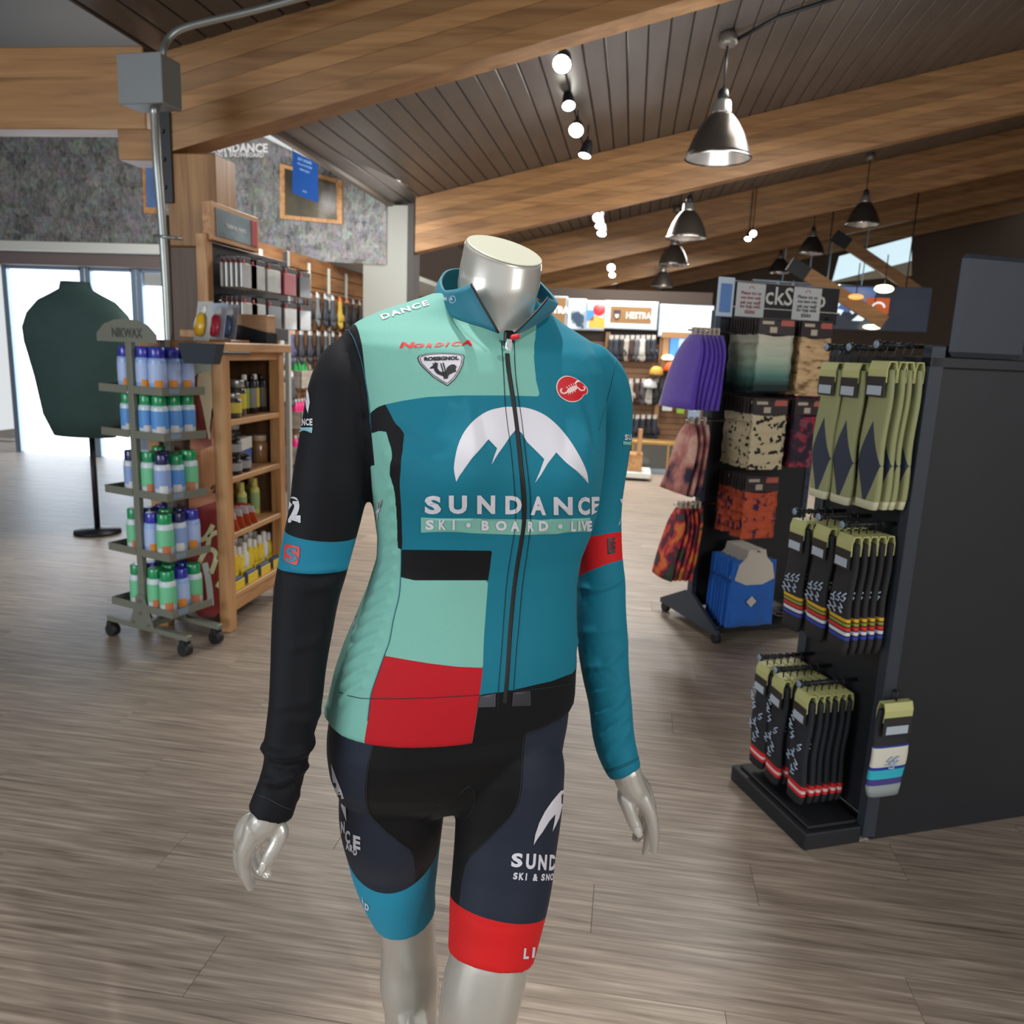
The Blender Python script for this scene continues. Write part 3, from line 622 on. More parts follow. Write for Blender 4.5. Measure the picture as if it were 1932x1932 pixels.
for k in range(4):
    t = thing('yellow_tray_box', 'small yellow display box at the front of the lowest shelf, %s from the left' % ordn(k), 'box', (CX-.035, CY0+.13+.15*k, z), 0, 'yellow display boxes')
    b = MB(); b.bevbox((-.02, -.055, 0), (-.017, .055, .07), .001); b.bevbox((.017, -.055, 0), (.02, .055, .05), .001); b.box((-.017, -.055, 0), (.017, .055, .003)); b.build('box_walls', myl, t)
    MB().bevbox((-.012, -.045, .004), (.012, .045, .06), .002).build('box_contents', M('box_fill', (70, 96, 140), .5), t)
# items standing on the top board
zt_ = 1.421
t = thing('carton', 'kraft carton in a black sleeve on top of the shelf unit', 'box', (CX-.10, CY1-.16, zt_), -.2)
MB().prism([(-.12, 0), (.12, 0), (.12, .055), (.02, .075), (-.12, .10)], (0, -.045, 0), (1, 0, 0), (0, 0, 1), -.09).build('sleeve', M('sleeve_black', (30, 32, 38), .45), t)
MB().bevbox((-.115, -.03, .01), (.115, .04, .145), .004).build('kraft_box', ramp_mat('kraft', [(.3, (176, 132, 96)), (.7, (204, 162, 124))], scale=3, stretch=(1, 1, 5)), t)
for k, (y, c1, c2, lab) in enumerate(((.10, (226, 176, 30), (190, 192, 190), 'hanging packet with a bright yellow sponge on top of the shelf unit'), (.24, (196, 40, 70), (180, 190, 210), 'packet with a red and white tube on top of the shelf unit'), (.36, (70, 90, 130), (150, 152, 160), 'clear packet with blue strip on top of the shelf unit'))):
    t = thing('blister_pack', lab, 'packet', (CX-.16, CY0+y, zt_), -.4, 'packets on the shelf unit')
    MB(Matrix.Rotation(-.18, 4, 'X')).bevbox((-.055, -.004, 0), (.055, .0, .19), .002).build('backing_card', M('card_%d' % k, c2, .3), t)
    MB(Matrix.Rotation(-.18, 4, 'X')).lathe([(.012, .02), (.03, .035), (.034, .075), (.026, .115), (.01, .13)], (0, -.02, 0), 12, sy=.5).build('blister', M('blister_%d' % k, c1, .3, coat=.6), t)
    MB(Matrix.Rotation(-.18, 4, 'X')).lathe([(.001, 0), (.022, 0), (.022, .003), (.001, .003)], (0, -.006, .15), 14, axis=(0, -1, 0)).build('round_mark', m_paperw, t)
t = thing('wood_slice', 'round-ended wooden board under the packets', 'board', (CX-.14, CY0+.30, zt_), 0)
MB().bevbox((-.08, -.10, 0), (.08, .10, .012), .005).build('board_body', m_pineh, t)
# ---------------------------------------------------------------- packaged garment board behind
gb = thing('pegboard_display', 'black pegboard with pine frame and printed header', 'display', (-2.22, 4.45, 0))
o2 = Matrix.Translation((2.22, -4.45, 0))
XB = -2.22
def g_(a, b, n, mat, w=.003): return MB(o2).bevbox(a, b, w).build(n, mat, gb)
g_((XB-.03, 3.98, 1.44), (XB, 5.02, 1.93), 'panel', m_dark)
g_((XB-.03, 3.97, 1.44), (XB+.03, 4.03, 1.96), 'frame_post', m_pine); g_((XB-.03, 5.02, 0), (XB, 5.06, 2.0), 'frame_post', M('white_metal_post', (190, 192, 186), .5))
g_((XB-.05, 3.82, 1.435), (XB+.09, 4.62, 1.475), 'ledge', m_pineh, .005)
g_((XB-.03, 4.27, 0), (XB+.09, 4.66, 1.43), 'cabinet_body', M('cabinet_dark', (38, 44, 54), .5))
hd = g_((XB+.0, 3.99, 1.93), (XB+.05, 4.52, 2.12), 'header_frame', m_pineh)
MB(o2).bevbox((XB+.05, 4.03, 1.955), (XB+.054, 4.49, 2.095), .001).build('header_print', ramp_mat('header_print', [(.3, (70, 86, 92)), (.6, (120, 140, 150)), (.8, (176, 196, 206))], scale=2.5, stretch=(1, 1.2, 2)), hd)
MB(o2).bevbox((XB+.054, 4.42, 1.955), (XB+.057, 4.49, 2.095), .001).build('header_badge', M('header_red', (170, 36, 44), .5), hd)
text_on(MB(o2), 'THERMAL PANTS', (XB+.0545, 4.24, 2.02), (0, 1, 0), (0, 0, 1), w=.22, off=.003, bold=.02).build('lettering', mt_white, hd)
m_pack = M('pack_film', (186, 186, 184), .28, coat=.6, var=.12, vscale=14); m_packd = M('pack_dark', (64, 66, 70), .3, coat=.6, var=.2, vscale=14); m_packr = M('pack_red', (176, 84, 94), .35, var=.15, vscale=12)
for r_, z in enumerate((1.86, 1.66)):
    for k, y in enumerate((4.10, 4.20, 4.40, 4.62, 4.84)):
        hk = g_((XB, y+.04, z+.005), (XB+.2, y+.046, z+.011), 'hook', m_black, .001)
        for q in range(5 if k < 2 else 3):
            x = XB+.17-.028*q
            cols = [m_pack, m_pack, m_pack, m_packr, m_packd] if r_ == 0 else [m_pack, m_pack, m_packd, m_pack, m_packd]
            t = thing('garment_pack', 'flat packaged garment, %s hook row, %s hook, %s from the front' % (('upper', 'lower')[r_], ordn(k), ordn(q)), 'packet', (x, y+.043, z), 0, 'packaged garments on the pegboard')
            MB().bevbox((-.006, -.085, -.155), (.006, .085, -.03), .003).build('pack_body', cols[k], t)
            MB().bevbox((-.004, -.085, -.03), (.004, .085, .0), .001).build('header_card', M('pack_header', (60, 56, 58), .5), t)
            MB().bevbox((.004, -.07, -.035), (.0065, -.05, -.012), .001).build('red_dot', M('pack_dot', (200, 60, 64), .5), t)
for k in range(6):
    t = thing('boxed_laces', 'narrow boxed item with %s tip on the pine ledge, %s from the left' % (('red', 'blue', 'green', 'orange', 'black', 'brown')[k], ordn(k)), 'box', (XB+.03, 4.08+.075*k, 1.476), 0, 'narrow boxes on the ledge')
    MB().bevbox((-.02, -.03, 0), (.02, .03, .16), .002).build('box_shell', M('lace_box', (34, 36, 36), .35, coat=.5), t)
    MB().bevbox((.018, -.02, .012), (.024, .02, .045), .002).build('colour_tip', M('tip_%d' % k, [(170, 60, 50), (60, 110, 180), (50, 130, 70), (226, 110, 40), (40, 40, 40), (110, 80, 60)][k], .4), t)
bx = P(380, 652, 3.40)
t = thing('storage_bin', 'dark felt bin hanging on the end of the pine shelf unit', 'bin', (bx.x, bx.y, 1.33))
MB().loft([[(x*s, y*s2, z) for x, y in ((-.085, -.035), (.085, -.035), (.085, .035), (-.085, .035))] for s, s2, z in ((.78, .8, 0), (.95, 1, .06), (1, 1, .085))], smooth=False).build('bin_body', M('felt_bin', (46, 52, 62), .9), t)
for x in (-.05, .05): MB().bevbox((x-.008, .03, .04), (x+.008, CY0-.03-bx.y, .05), .001).build('hanger', m_black, t)
# ---------------------------------------------------------------- glove wall
m_slat = ramp_mat('slatwall_wood', [(.3, (110, 72, 40)), (.7, (150, 104, 62))], scale=3, stretch=(1, 1.2, 8), rough=.5)
wl = MB().box((-3.32, 5.4, 0), (-3.25, 10.2, 2.26)).build('wall_left', M('slat_groove', (50, 36, 26), .7)); wl['kind'] = 'structure'
for k in range(15): MB().bevbox((-3.25, 5.4, .08+k*.146), (-3.235, 10.2, .08+k*.146+.138), .003).build('slat', m_slat, wl)
for k, y in enumerate((5.9, 6.75, 7.28, 7.80, 8.33, 8.85)):
    t = thing('wall_standard', 'white slotted upright on the glove wall, %s from the near end' % ordn(k), 'shelf upright', (-3.225, y, 0), 0, 'white uprights of the glove wall')
    MB().bevbox((-.008, -.022, .3), (.008, .022, 2.2), .002).build('upright_channel', M('white_upright', (206, 212, 200), .5), t)
GC = [(34, 36, 42), (56, 60, 68), (44, 44, 48), (150, 156, 160), (30, 34, 46), (88, 92, 96), (176, 146, 50), (60, 58, 92), (110, 60, 62)]
def glove_meshes(col, tagc):
    b = MB(); b.loft([[(.018*math.sin(a)*s2, .052*math.cos(a)*s, z) for a in [2*PI*i/12 for i in range(12)]] for s, s2, z in ((.62, .8, 0), (.72, 1.0, -.03), (.66, 1.1, -.08), (.82, 1.3, -.11), (1.0, 1.4, -.15), (1.0, 1.3, -.19), (.96, 1.0, -.205))])
    c = MB()
    for i in range(4): y = -.036+.024*i; l = (.06, .078, .082, .07)[i]; c.tube([(0, y, -.195), (.004, y, -.195-l*.6), (.010, y, -.195-l)], 0, 8, [.0125, .012, .008])
    d = MB().tube([(0, .045, -.13), (.004, .064, -.16), (.008, .068, -.20)], 0, 8, [.014, .014, .009])
    e = MB().bevbox((-.004, -.022, -.02), (.004, .022, .05), .002)
    mm = M('glove_%d_%d_%d' % col, col, .6, var=.12, vscale=30)
    return [('glove_palm', b.mesh('glove_palm', mm)), ('fingers', c.mesh('fingers', mm)), ('thumb', d.mesh('thumb', mm)), ('swing_tag', e.mesh('swing_tag', M('tag_%d_%d_%d' % tagc, tagc, .5)))]
GM = [glove_meshes(c, t_) for c, t_ in zip(GC, [(200, 206, 210), (206, 210, 212), (226, 120, 50), (210, 214, 210), (190, 200, 206), (206, 210, 212), (228, 118, 50), (226, 120, 54), (220, 220, 220)])]
CN = ['black', 'charcoal', 'dark grey', 'pale grey', 'navy-black', 'mid grey', 'mustard', 'indigo', 'maroon']
seq = [[0, 2, 8, 3, 5, 3, 1, 1, 4, 5, 4, 1, 6, 2, 0, 0], [2, 0, 1, 0, 2, 3, 7, 0, 4, 0, 1, 0, 0, 2, 4, 0], [0, 1, 4, 0, 2, 0, 1, 4, 0, 2, 0, 1, 0, 2, 0, 1]]
PEG = MB().cyl((0, 0, 0), (.24, 0, 0), .004, n=6).mesh('peg', m_black)
for r_, z in enumerate((1.86, 1.50, 1.12)):
    for k in range(19):
        y = 5.75+k*.205; g = seq[r_][k % 16]
        if r_ == 2 and min(abs(y-q_) for q_ in (7.3, 6.7, 7.95)) < .27: continue
        obj('peg', PEG, wl, (-3.235, y, z+.045))
        for q in range(2):
            t = thing('glove', '%s glove, %s row of the glove wall, %s from near end, %s' % (CN[g], ('top', 'second', 'third')[r_], ordn(k), ('in front', 'behind')[q]), 'glove', (-3.06-.07*q, y+.01*q, z), rnd.uniform(-.25, .25), 'gloves on the glove wall')
            for n, m in GM[g]: obj(n, m, t)
for k, (y, z, c) in enumerate(((7.3, 1.0, 0), (7.3, .62, 1), (7.3, .28, 1), (6.7, .9, 0), (7.95, 1.0, 1))):
    t = thing('storage_crate', 'weathered grey wooden crate on the glove wall, %s' % ('uppermost beside the shelf unit', 'middle one with pink goods', 'lowest one with pink goods', 'nearest one', 'farthest one')[k], 'crate', (-3.134, y, z), 0, 'grey crates')
    for a, b in (((-.1, -.17, 0), (.1, .17, .01)), ((.09, -.17, 0), (.1, .17, .17)), ((-.1, -.17, 0), (-.09, .17, .17)), ((-.1, -.17, 0), (.1, -.16, .17)), ((-.1, .16, 0), (.1, .17, .17))):
        MB().bevbox(a, b, .002).build('crate_side', ramp_mat('grey_crate', [(.3, (120, 112, 102)), (.7, (158, 150, 138))], scale=4, stretch=(1, 1, 6)), t)
    for q in range(4):
        tt = thing('rolled_pouch', '%s pouch in the %s grey crate, %s from the near end' % (('green', 'pink')[c], ('uppermost', 'middle', 'lowest', 'nearest', 'farthest')[k], ordn(q)), 'pouch', (-3.12, y-.12+.075*q, z+.011), 0, 'pouches in the grey crates')
        MB().lathe([(.026, 0), (.03, .01), (.032, .2), (.02, .24)], n=10, sy=.8).build('pouch_body', (M('pouch_green', (30, 150, 70), .5), M('pouch_pink', (206, 30, 110), .5))[c], tt)
        MB().lathe([(.012, .235), (.016, .24), (.016, .27), (.01, .272)], n=8).build('pouch_cap', M('pouch_cap', (200, 196, 190), .5), tt)
# downlights in the soffit
for k, (px, py, d) in enumerate(((705, 503, 9.3), (560, 497, 11.2))):
    q = onz(px, py, 2.298)
    t = thing('downlight', ('bright recessed downlight in the white soffit beside the column', 'farther recessed downlight in the white soffit')[k], 'light', (q.x, q.y, 2.297), 0)
    MB().lathe([(.09, -.004), (.10, -.002), (.10, 0), (.07, 0)], n=20).build('trim_ring', m_white, t); MB().lathe([(.001, -.003), (.085, -.003), (.085, -.001), (.001, -.001)], n=20).build('lens', m_glow, t)
# ---------------------------------------------------------------- bright glazed entrance at far left
m_sky = M('daylight_glass', (226, 240, 255), emit=2.6)
m_al = M('aluminium', (150, 168, 190), .35, .5)
for k, (a, b) in enumerate((((-7.2, 8.6, 0), (-6.25, 8.64, 2.12)), ((-6.15, 8.6, 0), (-5.62, 8.64, 2.12)), ((-5.52, 8.6, 0), (-5.05, 8.64, 1.98)))):
    w = MB().box(a, b).build('window_%d' % (k+1), m_sky); w['kind'] = 'structure'
    MB().bevbox((a[0]-.05, 8.54, 0), (a[0]+.02, 8.60, 2.2), .004).build('window_frame', m_al, w); MB().bevbox((b[0]-.02, 8.54, 0), (b[0]+.05, 8.60, 2.2), .004).build('window_frame', m_al, w); MB().bevbox((a[0], 8.54, 2.12), (b[0], 8.60, 2.2), .004).build('window_frame', m_al, w)
hdr = MB().bevbox((-9, 8.42, 2.16), (-4.9, 8.56, 2.30), .004).build('trim_5', M('brown_lintel', (112, 100, 98), .6)); hdr['kind'] = 'structure'
wf = MB().box((-4.98, 8.56, 0), (-3.33, 8.64, 2.3)).build('wall_front', M('dim_wall', (92, 88, 84), .7)); wf['kind'] = 'structure'
lw = MB().box((-9.1, -2, 0), (-9, 8.6, 3.1)).build('wall_side', M('dim_wall', (92, 88, 84))); lw['kind'] = 'structure'
# dark green jacket on a dress form, cut by the left edge
t = thing('jacket_on_form', 'dark green jacket shoulder seen above the bottle rack', 'jacket', (-3.75, 5.2, 0))
jb2 = MB(); jb2.loft([[(.42*s*math.cos(a), .15*s2*math.sin(a), z) for a in [2*PI*i/28 for i in range(28)]] for s, s2, z in ((.55, .8, .75), (.72, 1, .9), (.82, 1.1, 1.15), (.98, 1.1, 1.4), (1.0, 1.05, 1.5), (.9, .95, 1.60), (.68, .8, 1.69), (.42, .6, 1.74), (.28, .5, 1.77), (.24, .5, 1.82))])
jo = jb2.build('jacket_body', M('jacket_green', (54, 80, 76), .75, var=.08), t, loc=(-.10, 0, -.04))
MB().cyl((-.05, 0, 0), (-.05, 0, .76), .02).build('stand_pole', m_black, t); MB().lathe([(.16, 0), (.16, .02), (.02, .04)], (-.05, 0, 0)).build('stand_base', m_black, t)
# ================================================================ far end: lit sign panels and slatwall displays
def panel(px0, py0, px1, py1, Y, mat, nm, parent, th=.03, dy=0):
    a = ony(px0, py1, Y+dy); b = ony(px1, py0, Y+dy)
    return MB().bevbox((a.x, Y+dy, a.z), (b.x, Y+dy+th, b.z), .004).build(nm, mat, parent)
def vpan(x0, x1, y0, y1, Y, rgb, lab, cat='sign', name='light_box', emit=1.0, mat=None):
    t = thing(name, lab, cat, (0, 0, 0))
    a = ony(x0, y1, Y); b = ony(x1, y0, Y)
    MB().bevbox((a.x-.02, Y+.01, a.z-.02), (b.x+.02, Y+.12, b.z+.02), .006).build('box_frame', M('box_frame_grey', (170, 182, 190), .4, .4), t)
    MB().bevbox((a.x, Y, a.z), (b.x, Y+.01, b.z), .002).build('panel_face', mat or M('lb_%d_%d_%d' % rgb, rgb, .4, emit=emit), t); return t, a, b
m_snow = ramp_mat('snow_print', [(.35, (150, 170, 190)), (.5, (214, 226, 234)), (.7, (246, 250, 252))], scale=1.6, detail=5, rough=.4, emit=.45)
m_snowk = ramp_mat('snow_print_dark', [(.40, (40, 60, 80)), (.47, (190, 204, 214)), (.62, (244, 248, 250))], scale=3.2, detail=3, rough=.4, emit=.45)
YH = 10.5
m_brown = M('sign_brown', (142, 106, 62), .5, emit=.1)
t, a, b = vpan(1022, 1068, 562, 618, YH, (0, 0, 0), 'brown sign panel partly hidden behind the mannequin shoulder', mat=m_brown)
text_on(MB(), 'HESTRA', ((a.x+b.x)/2, YH, (a.z+b.z)/2+.04), (1, 0, 0), (0, 0, 1), w=.40, bold=.05, off=.004).build('lettering', M('sign_lit_white', (235, 235, 230), emit=.9), t)
vpan(1071, 1104, 567, 619, YH, (0, 0, 0), 'backlit snow scene with dark marks left of the framed sign', mat=m_snowk)
t, a, b = vpan(1106, 1140, 571, 620, YH, (0, 0, 0), 'backlit picture of a hooded figure in red, yellow and blue', mat=M('lb_blue', (150, 176, 206), emit=.6))
MB().prism([(0, 0), (.20, 0), (.20, .12), (.06, .16), (0, .1)], (a.x+.03, YH, a.z+.01), (1, 0, 0), (0, 0, 1), .004).build('figure_jacket', M('fig_orange', (226, 150, 60), emit=.5), t)
MB().lathe([(.001, 0), (.075, 0), (.075, .004), (.001, .004)], (a.x+.15, YH-.002, a.z+.24), 16, axis=(0, -1, 0)).build('figure_helmet', M('fig_red', (206, 60, 60), emit=.6), t)
MB().prism([(0, 0), (.09, 0), (.09, .13), (0, .13)], (a.x+.0, YH, a.z+.10), (1, 0, 0), (0, 0, 1), .004).build('figure_pack', M('fig_blue', (60, 120, 190), emit=.6), t)
t, a, b = vpan(1141, 1240, 573, 617, YH, (226, 240, 250), 'white lit frame around a brown shop sign with shield emblem', emit=.7)
o = MB().bevbox((a.x+.06, YH-.02, a.z+.055), (b.x-.06, YH, b.z-.045), .004).build('sign_plate', m_brown, t)
cz = (a.z+b.z)/2
text_on(MB(), 'HESTRA', (a.x+.42, YH-.021, cz), (1, 0, 0), (0, 0, 1), w=.32, h=.09, bold=.05, off=.004).build('lettering', M('sign_grey_white', (206, 204, 198), .5), o)
MB().prism([(-.045, .06), (.045, .06), (.045, -.01), (.03, -.045), (0, -.065), (-.03, -.045), (-.045, -.01)], (a.x+.145, YH-.021, cz), (1, 0, 0), (0, 0, 1), .004).build('shield', M('shield_navy', (60, 50, 70), .5, emit=.1), o)
MB().prism([(-.03, .01), (.03, .01), (.02, -.03), (0, -.045), (-.02, -.03)], (a.x+.145, YH-.026, cz), (1, 0, 0), (0, 0, 1), .004).build('shield_field', M('shield_cream', (200, 190, 170), .5, emit=.2), o)
vpan(1244, 1345, 580, 632, YH, (0, 0, 0), 'large white backlit snow panel right of the framed sign', mat=m_snow)
# slatwall partition under the signs
a = ony(1010, 845, YH+.14); b = ony(1345, 560, YH+.14)
wf2 = MB().box((a.x, YH+.16, 0), (b.x, YH+.24, b.z+.05)).build('wall_back', M('slat_groove', (50, 36, 26))); wf2['kind'] = 'structure'
nk_ = 16
for k in range(nk_):
    z0 = .35+k*.078; MB().bevbox((a.x, YH+.145, z0), (b.x, YH+.16, z0+.073), .002).build('slat', M('slat_brown', (128, 92, 60), .5, var=.1, vscale=2), wf2)
for px in (1143, 1245): 
    q = ony(px, 700, YH+.05); MB().bevbox((q.x-.03, YH+.05, 0), (q.x+.03, YH+.14, 1.72), .004).build('trim_post', M('tan_post', (160, 122, 82), .5), wf2)
# gloves and mitts hanging on it, individually
cols = [(34, 34, 38), (90, 92, 96), (170, 160, 150), (40, 44, 60), (196, 196, 190), (60, 40, 36), (26, 26, 30)]
GM2 = [glove_meshes(c, (210, 206, 200)) for c in cols]; cn2 = ['black', 'grey', 'beige', 'navy', 'white', 'brown', 'jet black']
PEG2 = MB().cyl((0, 0, 0), (0, -.25, 0), .004, n=6).mesh('peg', m_black)
def hang2(px, py, i, lab, grp):
    q = ony(px, py, YH-.02); obj('peg', PEG2, wf2, (q.x, YH+.145, q.z+.045))
    for j in range(2):
        t = thing('glove', lab % ('front', 'back')[j], 'glove', (q.x+.008*j, YH-.04+.06*j, q.z), PI/2*-1+rnd.uniform(-.3, .3), grp)
        for n, m in GM2[i]: obj(n, m, t)
for r_, (y, xs) in enumerate(((640, range(1153, 1236, 10)), (722, range(1190, 1250, 12)), (790, range(1180, 1236, 11)))):
    for k, x in enumerate(xs):
        i = (k*3+r_*2) % 7 if r_ < 2 else (0, 6, 3)[k % 3]
        hang2(x, y, i, '%s far glove, %s row under the lit signs, %s from the left, %%s' % (cn2[i], ('upper', 'middle', 'lower')[r_], ordn(k)), 'gloves under the lit signs')
# counter display with mirror, caps
t = thing('display_counter', 'wooden display box with blue panel under the white lit panel', 'display', (0, 0, 0))
panel(1246, 680, 1332, 700, YH-.1, M('counter_wood', (126, 88, 54), .5), 'counter_front', t, .2)
panel(1262, 638, 1302, 678, YH-.0, M('screen_blue', (60, 120, 206), .3, emit=.7), 'blue_panel', t, .05); panel(1280, 640, 1303, 660, YH-.01, M('screen_pale', (150, 180, 210), .3, emit=.7), 'pale_panel', t, .01)
panel(1248, 632, 1264, 680, YH-.0, M('tan_post', (160, 122, 82)), 'side_stile', t, .05); panel(1303, 632, 1318, 680, YH-.0, M('tan_post', (160, 122, 82)), 'side_stile', t, .05); panel(1248, 628, 1318, 637, YH-.02, M('tan_post', (160, 122, 82)), 'head_rail', t, .05)
for k, x in enumerate((1260, 1293)):
    q = ony(x, 679, YH-.1); tt = thing('display_dome', 'glowing cream dome on the wooden display, %s' % ('left one', 'right one')[k], 'lamp', (q.x, YH-.05, q.z), 0, 'glowing domes')
    MB().lathe([(.08, 0), (.078, .03), (.05, .055), (.001, .065)], n=16).build('dome', M('dome_glow', (250, 236, 190), emit=1.6), tt); MB().lathe([(.085, -.004), (.085, 0), (.05, .002)], n=16).build('dome_base', m_brown, tt)
def cap_(px, py, crown, brim, lab):
    q = ony(px, py, YH-.1); t = thing('cap', lab, 'cap', (q.x, YH-.12, q.z), 0, 'caps on the far slatwall')
    MB().lathe([(.085, 0), (.09, .02), (.08, .07), (.05, .105), (.001, .115)], n=16).build('crown', M('cap_%d_%d_%d' % crown, crown, .7), t)
    MB().loft([[(x*1, -.06-.09*math.cos(x*12), z) for x in [-.08+.016*i for i in range(11)]]+[(x, -.03, z) for x in [.08-.016*i for i in range(11)]] for z in (-.002, .006)], smooth=False).build('brim', M('cap_%d_%d_%d' % brim, brim, .7), t)
    MB().cyl((0, .06, .04), (0, .26, .04), .005, n=6).build('cap_peg', m_black, t)
cap_(1238, 708, (200, 150, 60), (40, 44, 54), 'yellow cap with dark brim on the far slatwall')
cap_(1266, 700, (226, 84, 30), (70, 40, 30), 'bright orange cap on the far slatwall')
cap_(1300, 712, (216, 190, 120), (220, 160, 60), 'cream and yellow cap on the far slatwall'); cap_(1226, 732, (210, 210, 210), (60, 60, 70), 'white cap with dark brim on the far slatwall')
for k, (x0, y0, x1, y1, c, lab) in enumerate(((1249, 748, 1270, 775, (196, 200, 204), 'white hanging pouch on the brown slatwall'), (1276, 755, 1293, 780, (130, 170, 50), 'lime and black hanging pouch on the brown slatwall'), (1297, 768, 1322, 790, (130, 150, 176), 'grey-blue hanging pouch on the brown slatwall'), (1244, 712, 1276, 735, (34, 34, 40), 'black pouch with small tag below the orange cap'))):
    t = thing('hanging_pouch', lab, 'pouch', (0, 0, 0)); o = panel(x0, y0, x1, y1, YH-.02, M('pouch_%d' % k, c, .5), 'pouch_body', t, .05, -.06)
    q = ony((x0+x1)/2, y0+2, YH-.05); MB().cyl(q, q+Vector((0, .2, 0)), .004, n=6).build('peg', m_black, t); panel((x0+x1)/2-3, y0+3, (x0+x1)/2+3, y0+8, YH-.03, mt_white, 'pouch_tag', t, .01, -.06)
# bench and glass case
t = thing('glass_case', 'low glass display case with gold frame under the slatwall', 'display case', (0, 0, 0))
a = ony(1188, 882, 10.2); b = ony(1330, 838, 10.2)
mg = M('gold_frame', (176, 140, 84), .4, .4)
MB().bevbox((a.x, 10.0, .36), (b.x, 10.35, .40), .004).build('case_top', mg, t); MB().bevbox((a.x, 10.0, .0), (b.x, 10.35, .06), .004).build('case_base', M('case_base', (140, 160, 172), .5), t)
for x in (a.x+.02, (a.x+b.x)/2, b.x-.02):
    MB().bevbox((x-.015, 10.0, .06), (x+.015, 10.03, .36), .003).build('case_post', mg, t)
MB().box((a.x+.02, 10.012, .06), (b.x-.02, 10.016, .36)).build('glass_pane', M('case_glass', (220, 230, 230), .05, trans=.9), t)
MB().box((a.x+.02, 10.3, .06), (b.x-.02, 10.32, .36)).build('case_back', M('case_back_pale', (196, 186, 168), .6), t)  # plain pale back board of the case
t = thing('display_plinth', 'pale wood cube on a white plinth beside the aisle', 'plinth', (0, 0, 0))
q = onz(1206, 908, 0); MB().bevbox((q.x-.75, q.y, .03), (q.x+.13, q.y+.5, .10), .01).build('plinth_base', m_white, t); MB().bevbox((q.x-.7, q.y+.05, 0), (q.x+.08, q.y+.45, .03), .004).build('plinth_foot', m_black, t)
MB().bevbox((q.x-.6, q.y+.1, .101), (q.x+.02, q.y+.4, .30), .006).build('wood_cube', m_pineh, t)
MB().bevbox((q.x-.05, q.y+.1, .301), (q.x+.0, q.y+.14, .60), .004).build('cube_post', m_pine, t)
# dark signage wall further back at right, banner with marks, skylight, hanging light rail
YB = 14.0
wb = MB().box((-8, 22.4, 0), (14, 22.5, 6.5)).build('wall_end', M('end_wall', (92, 74, 62), .7)); wb['kind'] = 'structure'
wr = MB().box((11.9, -2, 0), (12, 22.4, 6.5)).build('wall_right', M('end_wall', (92, 74, 62))); wr['kind'] = 'structure'
t = thing('mountain_banner', 'long navy banner with blue mountain photo and white marks', 'banner', (0, 0, 0))
a = ony(1500, 618, YB); b = ony(1760, 543, YB)
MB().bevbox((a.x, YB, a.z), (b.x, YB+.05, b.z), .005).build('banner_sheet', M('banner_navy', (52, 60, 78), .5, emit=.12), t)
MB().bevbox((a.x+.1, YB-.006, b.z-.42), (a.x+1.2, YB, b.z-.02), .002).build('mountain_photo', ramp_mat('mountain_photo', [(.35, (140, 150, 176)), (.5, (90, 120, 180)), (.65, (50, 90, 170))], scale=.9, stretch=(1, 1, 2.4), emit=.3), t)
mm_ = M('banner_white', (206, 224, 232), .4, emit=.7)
for k, (pts) in enumerate(([(0, .0), (.09, .06), (.12, .02), (.16, .1), (.05, .12), (.1, .2), (.2, .2), (.17, .28), (.06, .25), (.0, .18), (-.06, .12), (-.06, .04)], [(.26, .08), (.34, .2), (.42, .27), (.46, .2), (.4, .12), (.3, .04)], [(.3, -.06), (.5, .14), (.56, .2), (.55, .02), (.46, -.06)])):
    q = ony(1572, 587, YB); MB().prism([(x, z) for x, z in pts], (q.x, YB-.008, q.z-.08), (1, 0, 0), (0, 0, 1), .006).build('banner_mark', mm_, t)
for xx in (a.x+.4, b.x-.4): MB().cyl((xx, YB+.02, b.z-.01), (xx, YB+.02, zc(xx)), .01, n=6).build('hanging_rod', m_black, t)
q = ony(1632, 592, YB); t = thing('orange_sign', 'orange square sign with a white arc on the banner wall', 'sign', (0, 0, 0))
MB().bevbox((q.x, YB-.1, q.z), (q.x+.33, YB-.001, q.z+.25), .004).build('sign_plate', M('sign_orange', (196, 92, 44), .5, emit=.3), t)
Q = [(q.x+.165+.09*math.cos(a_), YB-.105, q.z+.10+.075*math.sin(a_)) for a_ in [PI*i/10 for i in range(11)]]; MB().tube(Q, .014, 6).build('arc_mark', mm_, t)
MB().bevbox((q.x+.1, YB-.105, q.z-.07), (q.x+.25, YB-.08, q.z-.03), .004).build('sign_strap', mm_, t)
t = thing('light_rail', 'suspended white light rail with small lamps at the right', 'light rail', (0, 0, 0))
YR = 17.6; mw = M('rail_white', (176, 200, 224), .4, .2)
for (x0, y0, x1, y1) in ((1420, 528, 1551, 537), (1572, 537, 1700, 546)):
    p, q = ony(x0, y0, YR), ony(x1, y1, YR); MB().cyl(p, q, .018, n=8).build('rail', mw, t)
for x, y in ((1476, 531), (1525, 534), (1560, 538), (1625, 541)):
    p = ony(x, y, YR); MB().cyl(p, (p.x+.02, YR, zc(p.x)-.02), .012, n=6).build('drop_rod', mw, t)
for k, (x, y, r) in enumerate(((1468, 537, .02), (1497, 538, .02), (1524, 541, .025), (1552, 551, .045), (1583, 545, .03), (1609, 552, .05), (1638, 555, .045), (1664, 557, .04))):
    p = ony(x, y-4, YR); r *= 1.45; l = MB().lathe([(r*.5, .04), (r, -.01), (r, -.07), (r*.7, -.1)], p, 12).build('rail_lamp', mw if k < 3 else M('rail_glow', (240, 252, 235), emit=5), t)
    MB().cyl(p, p+Vector((0, 0, .06)), .006, n=6).build('lamp_stem', mw, t)
